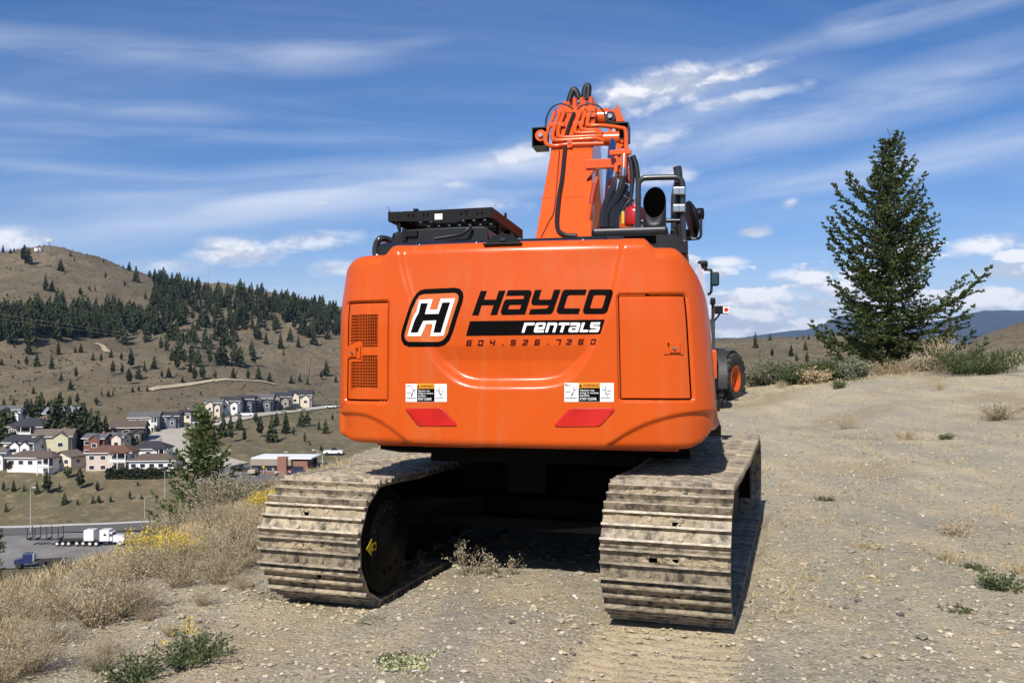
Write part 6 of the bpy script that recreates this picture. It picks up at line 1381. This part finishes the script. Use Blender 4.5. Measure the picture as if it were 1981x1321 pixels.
def power():
    prev = None
    for (px, py, top, lb) in ((595, 728, 683, 'pair of tall wooden power poles at the edge of the brown slope'),):
        p = hit(px, py); hh = (py-top)/F*p.y; t = tag(empty('power_pole', p), lb, 'utility pole')
        for x_ in (-.9, .9): m_ = MB(); m_.tube([(x_, 0, -.5), (x_, 0, hh)], [.34, .24], 8); m_.build('pole', WOODP, t)
        m_ = MB(); m_.box((0, 0, hh*.92), (5., .25, .3)); m_.build('cross_arm', WOODP, t)
        for i, (a, b, c) in enumerate((((592, 687), (430, 672), (-40, 602)), ((598, 687), (440, 676), (-40, 612)))):
            P = [p+Vector((-.9+1.8*i, 0, hh*.92)), Vector(((a and 420)-CX, 0, 0))]
            q0 = P[0]; d1 = p.y*.9; pts = [q0]+[Vector(((x_-CX)/F*dd, dd, HC+(YH-y_)/F*dd)) for (x_, y_), dd in ((b, d1), (c, p.y*.78))]
            m_ = MB(); m_.tube([v-p for v in spline(pts, 8)], .05, 4); m_.build('wire', mat('power_wire%d' % i, (.22, .24, .2), .6), t)
    p = hit(578, 730); t = tag(empty('power_pole', p), 'thin grey power pole left of the tall wooden pair', 'utility pole'); m_ = MB(); m_.tube([(0, 0, -.4), (0, 0, 50/F*p.y)], [.2, .14], 6); m_.build('pole', WOODP, t); m_ = MB(); m_.box((0, 0, 47/F*p.y), (3, .2, .2)); m_.build('cross_arm', WOODP, t)
    p = hit(403, 551); t = tag(empty('radio_mast', p), 'thin radio mast on the hill crest between two pines', 'mast'); m_ = MB(); m_.tube([(0, 0, -.4), (0, 0, 36/F*p.y)], [.3, .18], 6); m_.build('mast', POLE, t); m_ = MB(); m_.box((-3, 0, .9), (5, 3, 2.4)); m_.build('equipment_hut', WL['taupe'], t)
    p = hit(95, 490); hh = 28/F*p.y; t = tag(empty('telecom_tower', p), 'telecom tower with white panel antennas on the bare hilltop', 'tower'); m_ = MB(); m_.tube([(0, 0, -.4), (0, 0, hh)], [.45, .3], 8); m_.build('mast', mat('tower_steel', (.18, .19, .21), .6), t)
    for x_ in (-2., -1., 0., 1., 2.): m_ = MB(); m_.box((x_, -.5, hh*.90), (.55, .4, hh*.22)); m_.build('panel_antenna', TRIM, t)
    m_ = MB(); m_.box((0, -.2, hh*.86), (5., .4, .4)); m_.build('antenna_frame', POLE, t)
    for (px, w, lb) in ((71, 3.2, 'white equipment cabin left of the telecom tower'), (78, 2.0, 'narrow white equipment cabin beside the telecom tower')):
        p = hit(px, 486.5); t = tag(empty('equipment_cabin', p), lb, 'cabin'); m_ = MB(); m_.box((0, 0, 1.4), (w, 3, 2.9), bev=.05); m_.build('wall', TRIM, t); m_ = MB(); m_.box((0, 0, 2.95), (w+.3, 3.3, .2)); m_.build('roof', TRIM, t); m_ = MB(); m_.box((w*.2, -1.53, 1.1), (.9, .06, 2.0)); m_.build('door', POLE, t)
power()

for r_ in PROTO:
    for ch in list(r_.children): bpy.data.objects.remove(ch)
    bpy.data.objects.remove(r_)

# ------------------------------------------------------------------ near vegetation
STRAW = mat('dry_straw', (.50, .40, .235), .85, var=.25, scale=3, trans=.2, spec=.2); STRAWB = mat('dry_brown_stem', (.33, .25, .155), .9, var=.3, scale=4, spec=.2)
SAGE = mat('sage_leaf', (.20, .205, .135), .85, var=.25, scale=6, trans=.15, spec=.2); LEAFG = mat('weed_green', (.095, .120, .050), .75, var=.3, scale=8, trans=.25, spec=.25)
FLOW = mat('yellow_flower', (.72, .52, .035), .7, var=.2, scale=12, trans=.15); PALEG = mat('pale_weed_leaf', (.48, .50, .26), .8, var=.2, scale=9, trans=.2); SEED = mat('seed_head', (.56, .47, .32), .9, var=.25, scale=9, trans=.2)
def plant_parts(seed, hgt, n, spread, w, leaves, leafsize, tip=0, tipsize=.012, r0=.06, curve=.25, droop=.1, fork=2):
    """stems as ribbons, leaves and tips as small diamonds; returns three lists of quads"""
    rng = np.random.default_rng(seed); S, Lf, Tp = [], [], []
    def ribbon(P, w0):
        sd = rng.normal(size=3); d = P[-1]-P[0]; sd = np.cross(d, sd); sd /= np.linalg.norm(sd)+1e-9
        for i in range(len(P)-1):
            a, b = w0*(1-i/len(P)*.7), w0*(1-(i+1)/len(P)*.7); S.append([P[i]-sd*a, P[i]+sd*a, P[i+1]+sd*b, P[i+1]-sd*b])
    def diamond(lst, c, s): lst.append((*c, s))
    for k in range(n):
        az = rng.uniform(0, 2*np.pi); out = np.array([np.cos(az), np.sin(az), 0]); rb = rng.random()**.5; base = out*rb*r0*1.0+np.array([0, 0, -.02]); hh = hgt*rng.uniform(.55, 1.08)*(1-.25*rb); sp = spread*rb*rng.uniform(.6, 1.25); m = 5
        t = np.linspace(0, 1, m+1)[:, None]; P = base+out*(sp*t**(1+curve))+np.array([0, 0, hh])*(t-droop*t**3)+rng.normal(size=(m+1, 3))*.018*hgt*t; ribbon(P, w)
        tips = [P[-1]]
        for _ in range(fork):
            i = rng.integers(2, m); d = P[i+1]-P[i]; d = d/np.linalg.norm(d)+rng.normal(size=3)*.55; d /= np.linalg.norm(d); q = P[i]+d*hh*rng.uniform(.18, .38); ribbon(np.array([P[i], (P[i]+q)/2+rng.normal(size=3)*.01*hgt, q]), w*.7); tips.append(q)
        for _ in range(leaves):
            i = rng.integers(0, m); f = rng.random(); diamond(Lf, P[i]*(1-f)+P[i+1]*f+rng.normal(size=3)*leafsize*.6, leafsize*rng.uniform(.6, 1.4))
        for q in tips:
            for _ in range(tip): diamond(Tp, q+rng.normal(size=3)*tipsize*1.1, tipsize*rng.uniform(.7, 1.3))
    def bulk(lst):
        if not lst: return []
        A = np.array(lst); c, sz = A[:, :3], A[:, 3:]; a = rng.normal(size=c.shape); a /= np.linalg.norm(a, axis=1)[:, None]; b = np.cross(a, rng.normal(size=c.shape)); b /= np.linalg.norm(b, axis=1)[:, None]
        return np.stack([c, c+a*sz*.5+b*sz*.28, c+a*sz, c+a*sz*.5-b*sz*.28], 1)
    return S, bulk(Lf), bulk(Tp)
def quads_mesh(name, Q, mt): V = np.array(Q).reshape(-1, 3); return npmesh(name, V, np.arange(len(V)).reshape(-1, 4), [mt])
def plant(name, label, p, rz, args, mats, group=None, scale=1., cat='plant'):
    t = tag(empty(name, p, rz), label, cat, group); t.scale = (scale,)*3
    for q, nm, mt in zip(plant_parts(*args), ('stems', 'leaves', 'flowers' if mats[2] is FLOW else 'seed_heads'), mats):
        if len(q): link(nm, quads_mesh(nm, q, mt), None, t)['kind'] = 'stuff'
    return t
def pos(px, py, dmax=60.):
    for k in range(40):
        p = hit(px, py+2*k, 3.5, dmax)
        if p is not None: return p
DRY = (STRAWB, STRAW, SEED); drng = random.Random(9)
DP = [empty('dry_bush', (0, 0, -500)) for _ in range(5)]
for i, e in enumerate(DP):
    for q, nm, mt in zip(plant_parts(200+i, .62, 120, .46, .0026, 9, .020, 3, .013, .10, .3, .08, 3), ('stems', 'leaves', 'seed_heads'), DRY): link(nm, quads_mesh(nm, q, mt), None, e)['kind'] = 'stuff'
SP = [empty('sagebrush', (0, 0, -500)) for _ in range(3)]
for i, e in enumerate(SP):
    for q, nm, mt in zip(plant_parts(300+i, .50, 110, .40, .0026, 16, .020, 4, .013, .10, .3, .05, 3), ('stems', 'leaves', 'seed_heads'), (STRAWB, SAGE, SEED)): link(nm, quads_mesh(nm, q, mt), None, e)['kind'] = 'stuff'
def put_bush(kinds, px, py, hpx, label, group, dmax=60., wide=1.):
    p = pos(px, py, dmax)
    if p is None: return
    src = drng.choice(kinds); base = .62 if src in DP else .50; s_ = hpx/F*p.y/base
    o = copy_tree(src, p, drng.uniform(0, 6.28), (s_*wide, s_*wide, s_), label, group); o['category'] = 'bush'
BB = ('wiry dry tan bush among the weeds on the bank left of the excavator', 'dry bushes on the bank'); SB = ('grey-green sagebrush among the dry bushes left of the excavator', 'sagebrush on the bank')
for a in ((188, 1205, 145), (110, 1200, 75), (262, 1180, 70), (55, 1195, 75), (5, 1195, 80), (20, 1250, 90), (345, 1135, 75), (420, 1128, 65), (300, 1115, 85), (395, 1100, 85), (470, 1095, 85), (232, 1125, 60), (165, 1135, 45), (90, 1150, 40), (490, 1060, 85), (455, 1045, 85), (60, 1300, 100), (0, 1318, 120), (350, 1075, 60), (480, 1030, 60), (505, 1005, 40), (205, 1265, 45), (440, 1010, 50), (285, 1200, 40), (390, 1170, 40), (330, 1230, 36), (470, 1140, 40)):
    put_bush(DP, *a, *BB)
for a in ((345, 1115, 85), (100, 1245, 60), (190, 1295, 60), (255, 1110, 60), (450, 1075, 80), (410, 1020, 60), (470, 1010, 45), (250, 1190, 70), (440, 1110, 60)): put_bush(SP, *a, *SB)
# rabbitbrush in flower
for px, py, hp, lb in ((300, 1078, 62, 'rabbitbrush with bright yellow flower heads beside the small fir'), (352, 1082, 48, 'low rabbitbrush with a flat yellow top right of the taller yellow one'), (520, 985, 40, 'sprig of yellow flowers against the left track')):
    p = pos(px, py); hh = hp/F*p.y
    plant('rabbitbrush', lb, p, drng.uniform(0, 6), (int(px), hh, 90, hh*.75, .0025, 10, .018, 9, .016, .08, .3, .02, 2), (SAGE, SAGE, FLOW), cat='bush')
for px, py, hp, lb in ((1620, 730, 22, 'round yellow-flowered rabbitbrush left of the tall fir'), (1783, 717, 30, 'pale cream-topped bush at the foot of the tall fir'), (1470, 742, 22, 'small tan bush beside the loader wheel')):
    p = pos(px, py); hh = hp/F*p.y; plant('rabbitbrush', lb, p, 1., (int(px), hh, 120, hh*.75, .008, 10, .05, 8, .045, .25, .3, .02, 2), (SAGE, SAGE, FLOW if 'yellow' in lb else SEED), cat='bush')
p = pos(372, 1282); plant('green_weed', 'leafy green weed with yellow flower spikes in the gravel', p, 0, (71, .20, 60, .22, .003, 26, .020, 0, .01, .08, .3, .1, 2), (LEAFG, LEAFG, FLOW))
plant('flower_spike', 'upright yellow toadflax spikes in the green weed', pos(356, 1255), 0, (72, .20, 6, .07, .003, 5, .016, 9, .018, .05, .2, 0, 1), (LEAFG, LEAFG, FLOW))
plant('green_weed', 'small green weed at the bottom of the dry bank', pos(250, 1318), 0, (73, .20, 45, .16, .003, 20, .02, 0, .01, .06, .3, .1, 2), (LEAFG, LEAFG, SEED))
plant('grass_tuft', 'little dark green grass tuft behind the left track', pos(733, 1200), 0, (74, .055, 90, .13, .0025, 0, .01, 0, .01, .07, .1, .2, 0), (LEAFG, LEAFG, SEED))
plant('pale_weed', 'flat pale green weed lying on the gravel behind the machine', pos(800, 1280), 0, (75, .06, 40, .16, .003, 14, .022, 2, .014, .08, .0, .4, 1), (LEAFG, PALEG, PALEG))
plant('green_weed', 'dark green patch beside the flat pale weed', pos(768, 1272), 0, (76, .05, 40, .11, .003, 12, .015, 0, .01, .06, .1, .3, 1), (LEAFG, LEAFG, SEED))
for px, py, hp, lb, sd in ((905, 1112, 75, 'spindly tall weed growing under the machine between the tracks', 81), (968, 1112, 60, 'bushy weed with seed heads under the machine', 82), (940, 1108, 28, 'short weed between the two taller ones under the machine', 83), (825, 1112, 30, 'thin weed beside the left track under the machine', 84)):
    p = pos(px, py); hh = hp/F*p.y; plant('weed', lb, p, 0, (sd, hh, 16, hh*.5, .0025, 12, .018, 4, .013, .05, .2, 0, 3), (STRAWB, SAGE, SEED))
for px, py, hp, lb, kd in ((1940, 1140, 45, 'dark green weed with a dusty grey top at the right of the gravel', 'g'), (1885, 1100, 18, 'low green weed left of the dusty dark one', 'g'), (1850, 1180, 16, 'flat dark weed on the gravel right of the tracks', 'g'), (1837, 1085, 36, 'pale straw-coloured grass tuft on the gravel', 't'), (1848, 1035, 34, 'dry grey weed behind the pale grass tuft', 'd'), (1930, 812, 42, 'grey-green sagebrush alone on the gravel rise', 's'), (1832, 850, 16, 'small dark weed on the gravel rise', 'g'),
                           (1596, 968, 14, 'tiny green weed right of the excavator track', 'g'), (1820, 755, 34, 'faded orange-tan grass patch in front of the fir', 't'), (1640, 830, 34, 'wispy tan weed on the slope before the fir', 'd'), (1622, 752, 22, 'dark little weed in front of the yellow bush', 'g'), (1512, 750, 18, 'low tan weed near the loader', 'd'), (1978, 1110, 30, 'straw tuft at the right rim of the gravel', 't'), (1680, 1060, 18, 'thin straw weed in the middle of the gravel', 'd'), (1750, 850, 30, 'sparse tan weed right of the wispy one', 'd')):
    p = pos(px, py)
    if p is None: continue
    hh = hp/F*p.y; sd = int(px+py)
    A = {'g': (sd, hh, 40, hh*.7, .003, 16, hh*.12+.008, 0, .01, .07, .3, .1, 2), 't': (sd, hh, 90, hh*.45, .003, 0, .01, 1, .012, .05, .2, .05, 0), 'd': (sd, hh, 60, hh*.8, .003, 6, .016, 2, .013, .10, .3, .05, 3), 's': (sd, hh, 80, hh*.9, .004, 16, .03, 2, .02, .12, .3, .05, 3)}[kd]
    plant('weed' if kd != 't' else 'grass_tuft', lb, p, 0, A, {'g': (LEAFG, LEAFG, SEED), 't': (STRAW, STRAW, SEED), 'd': (STRAWB, STRAW, SEED), 's': (STRAWB, SAGE, SEED)}[kd])
# dead shrub and green bushes round the foot of the fir
p = pos(1825, 718); plant('dead_shrub', 'tall bare tan shrub standing in front of the fir', p, 0, (91, 1.25, 70, .6, .009, 2, .05, 2, .04, .2, .3, 0, 3), (STRAW, STRAW, SEED), cat='bush')
p = pos(1725, 722); plant('dead_shrub', 'low dark brown dead shrub under the fir', p, 0, (92, .55, 120, 1.1, .010, 4, .05, 2, .04, .4, .2, .1, 3), (STRAWB, STRAWB, STRAWB), cat='bush')
def bush_far(px, py, hp, wp, lb, mt, d=None):
    p = pos(px, py, 80.) if d is None else Vector(((px-CX)/F*d, d, h1((px-CX)/F*d, d)))
    if p is None: return
    hh, ww = hp/F*p.y, wp/F*p.y; plant('bush', lb, p, 0, (int(px*3), hh, 170, ww*.55, .006, 24, .075, 0, .03, ww*.3, .15, .05, 3), (mt, mt, SEED), cat='bush')
bush_far(1890, 722, 60, 130, 'spreading low green juniper right of the fir', NEEDLE); bush_far(1600, 735, 46, 70, 'low dark green branches at the left foot of the fir', NEEDLE)
for a in ((1500, 742, 62, 60, 'olive-green shrub beyond the loader', SAGE), (1545, 742, 44, 50, 'yellowish-green shrub left of the fir', LEAFG), (1465, 746, 40, 30, 'grey shrub right beside the loader tyre', SAGE), (1575, 742, 34, 40, 'brown shrub between the green shrub and the fir', STRAW), (1655, 735, 50, 40, 'grey-green shrub against the fir', SAGE)): bush_far(*a)
# brush on the slope below the bank
rb = random.Random(31)
for i in range(10):
    d = rb.uniform(10.5, 16); x_ = float(left_edge(np.array(d)))-rb.uniform(.7, 2.4); p = Vector((x_, d, h1(x_, d)-.03)); src = rb.choice(DP+SP[:2]); s_ = rb.uniform(.6, 1.0)
    o = copy_tree(src, p, rb.uniform(0, 6), s_, 'brushy dry shrub below the rim around the small fir', 'shrubs below the rim'); o['category'] = 'bush'
for i in range(4):
    d = (11.5, 12.2, 13, 12.6)[i]; x_ = ((430, 455, 360, 345)[i]-CX)/F*d; p = Vector((x_, d, h1(x_, d)-.03)); hh = (.75, .6, .7, .5)[i]
    plant('bush', 'leafy grey-green shrub crowding the foot of the small fir', p, i, (400+i, hh, 120, hh*.6, .004, 22, .035, 2, .02, .15, .2, .05, 3), (STRAWB, LEAFG if i % 2 else SAGE, SEED), 'green shrubs by the small fir', cat='bush')
for e in DP+SP:
    for ch in list(e.children): bpy.data.objects.remove(ch)
    bpy.data.objects.remove(e)

def grass_stuff():
    rng = np.random.default_rng(12); P, Hh, W = [], [], []
    def sow(x, y, h, sp, n, w):
        m = len(x); z = height(x, y)
        for k in range(n):
            az = rng.uniform(0, 2*np.pi, m); l_ = rng.uniform(.2, 1., m)*sp; hh = h*rng.uniform(.5, 1.15, m); bx, by = x+rng.normal(0, .012, m), y+rng.normal(0, .012, m)
            tx, ty = bx+np.cos(az)*l_, by+np.sin(az)*l_; pz, nzx, nzy = z-.005, -np.sin(az)*w, np.cos(az)*w
            q = np.stack([np.stack([bx-nzx, by-nzy, pz], -1), np.stack([bx+nzx, by+nzy, pz], -1), np.stack([(bx+tx*1.0)/2+nzx*.7, (by+ty)/2+nzy*.7, pz+hh*.68], -1), np.stack([tx, ty, pz+hh], -1)], 1); P.append(q.reshape(-1, 3))
    # bank: thick dry cover left of the rim line
    n = 9000; y = 4.2*np.exp(rng.random(n)*math.log(3.4)); x = left_edge(y)+1.15-rng.random(n)**.8*3.4; k = (fbm(x/.7, y/.7, 3, 70) > -.22-.5*np.clip(left_edge(y)+.4-x, 0, 1)); x, y = x[k], y[k]
    sow(x, y, rng.uniform(.05, .17, len(x)), .07, 5, .0022)
    n = 6500; y = 4.3*np.exp(rng.random(n)*math.log(7.4)); x = rng.uniform(2.6, 16, n)*(.35+.65*y/20); k = (fbm(x/1.3, y/1.3, 3, 71) > .02) & (x < y*.62) & (y < 32.5); sow(x[k], y[k], rng.uniform(.02, .075, k.sum()), .05, 5, .002+.00016*y[k])
    n = 1500; y = rng.uniform(28, 34, n); x = rng.uniform(5, 24, n); sow(x, y, rng.uniform(.05, .2, n), .10, 4, .008)
    # around the machine
    n = 260; a = rng.uniform(-2.6, 2.2, n); y = rng.uniform(4.4, 6.9, n); sow(a, y, rng.uniform(.012, .035, n), .03, 3, .0018)
    V = np.concatenate(P); me = npmesh('dry_grass', V, np.arange(len(V)).reshape(-1, 4), [STRAW]); tag(link('dry_grass', me), 'short dry straw-coloured grass over the bank and gravel', 'grass', None, 'stuff')
grass_stuff()

# ------------------------------------------------------------------ loose stones
def stones():
    rng = np.random.default_rng(5); n = 34000
    y = 4.2*np.exp(rng.random(n)*math.log(7.6)); x = rng.uniform(-.68, .66, n)*y; k = x > left_edge(y)-.6; x, y = x[k], y[k]
    tx = (x-TRK_C[0])*math.cos(TRK_A)-(y-TRK_C[1])*math.sin(TRK_A); ty = (x-TRK_C[0])*math.sin(TRK_A)+(y-TRK_C[1])*math.cos(TRK_A)
    k = ~((np.abs(np.abs(tx)-1.195) < .42) & (np.abs(ty) < 2.2)); x, y = x[k], y[k]
    s = np.exp(rng.normal(math.log(.0052), .55, len(x)))*(1+y*.035); s = np.minimum(s, .028); s = np.where(rng.random(len(x)) < .003, rng.uniform(.02, .04, len(x)), s)
    # clods pushed up at the track ends
    m = 240; side = rng.choice([-1, 1], m); lx = side*1.195+rng.uniform(-.62, .5, m); ly = -2.02-np.abs(rng.normal(0, .22, m)); cx_ = TRK_C[0]+lx*math.cos(TRK_A)+ly*math.sin(TRK_A); cy_ = TRK_C[1]-lx*math.sin(TRK_A)+ly*math.cos(TRK_A)
    x, y, s = np.concatenate([x, cx_]), np.concatenate([y, cy_]), np.concatenate([s, rng.uniform(.005, .02, m)]); n = len(x); clod = np.arange(n) >= n-m
    z = height(x, y); O = np.array([[1, 0, 0], [-1, 0, 0], [0, 1, 0], [0, -1, 0], [0, 0, 1], [0, 0, -1], [.7, .7, .5], [-.7, .6, .55], [.6, -.7, .5], [-.65, -.7, .5]], float)
    T = np.array([[4, 6, 7], [4, 7, 9], [4, 9, 8], [4, 8, 6], [6, 0, 2], [6, 2, 7], [7, 2, 1], [7, 1, 9], [9, 1, 3], [9, 3, 8], [8, 3, 0], [8, 0, 6]])
    a = rng.uniform(0, 2*np.pi, n); ca, sa = np.cos(a), np.sin(a); V = O[None]*(1+rng.normal(0, .16, (n, 10, 1))); sx, sy, sz = rng.uniform(.8, 1.5, n), rng.uniform(.7, 1.1, n), rng.uniform(.45, .85, n)
    X, Yv, Z = V[..., 0]*sx[:, None], V[..., 1]*sy[:, None], V[..., 2]*sz[:, None]; W = np.stack([(X*ca[:, None]-Yv*sa[:, None])*s[:, None]+x[:, None], (X*sa[:, None]+Yv*ca[:, None])*s[:, None]+y[:, None], Z*s[:, None]+z[:, None]+s[:, None]*.12], -1)
    Fc = (T[None]+np.arange(n)[:, None, None]*10).reshape(-1, 3)
    m_ = bpy.data.materials.new('stones'); m_.use_nodes = True; N, L = m_.node_tree.nodes, m_.node_tree.links; b = N['Principled BSDF']; b.inputs['Roughness'].default_value = .9; b.inputs['Specular IOR Level'].default_value = .2; va = N.new('ShaderNodeVertexColor'); va.layer_name = 'tint'; L.new(va.outputs[0], b.inputs['Base Color'])
    me = npmesh('loose_gravel', W.reshape(-1, 3), Fc, [m_]); pal = np.array([[.46, .39, .27], [.40, .35, .26], [.34, .31, .25], [.52, .45, .33], [.24, .21, .17], [.62, .58, .50], [.15, .13, .11], [.44, .33, .22]]); pr = np.array([.25, .22, .16, .15, .09, .06, .03, .04]); c = pal[rng.choice(8, n, p=pr)]*rng.uniform(.85, 1.15, (n, 1)); c[clod] = np.array([.46, .38, .25])*rng.uniform(.8, 1.1, (int(clod.sum()), 1))
    at = me.color_attributes.new('tint', 'FLOAT_COLOR', 'POINT'); at.data.foreach_set('color', np.repeat(np.concatenate([c, np.ones((n, 1))], 1), 10, 0).astype(np.float32).ravel())
    tag(link('loose_gravel', me), 'loose stones and clods scattered over the gravel ridge', 'gravel', None, 'stuff')
stones()
# ------------------------------------------------------------------ air
def build_haze():
    m_ = bpy.data.materials.new('haze'); m_.use_nodes = True; N, L = m_.node_tree.nodes, m_.node_tree.links; N.clear()
    v = N.new('ShaderNodeVolumePrincipled'); v.inputs['Color'].default_value = (.42, .62, 1.0, 1); v.inputs['Density'].default_value = 4.8e-5; v.inputs['Anisotropy'].default_value = 0.
    o = N.new('ShaderNodeOutputMaterial'); L.new(v.outputs[0], o.inputs['Volume'])
    z0, z1 = GMIN-1.5, max(GMAX+6, 40); mb = MB(); mb.box((0, 0, (z0+z1)/2), (28400, 28400, z1-z0)); h = mb.build('haze', m_); tag(h, 'thin blue air haze filling the valley and hills', None, None, 'stuff')
build_haze()
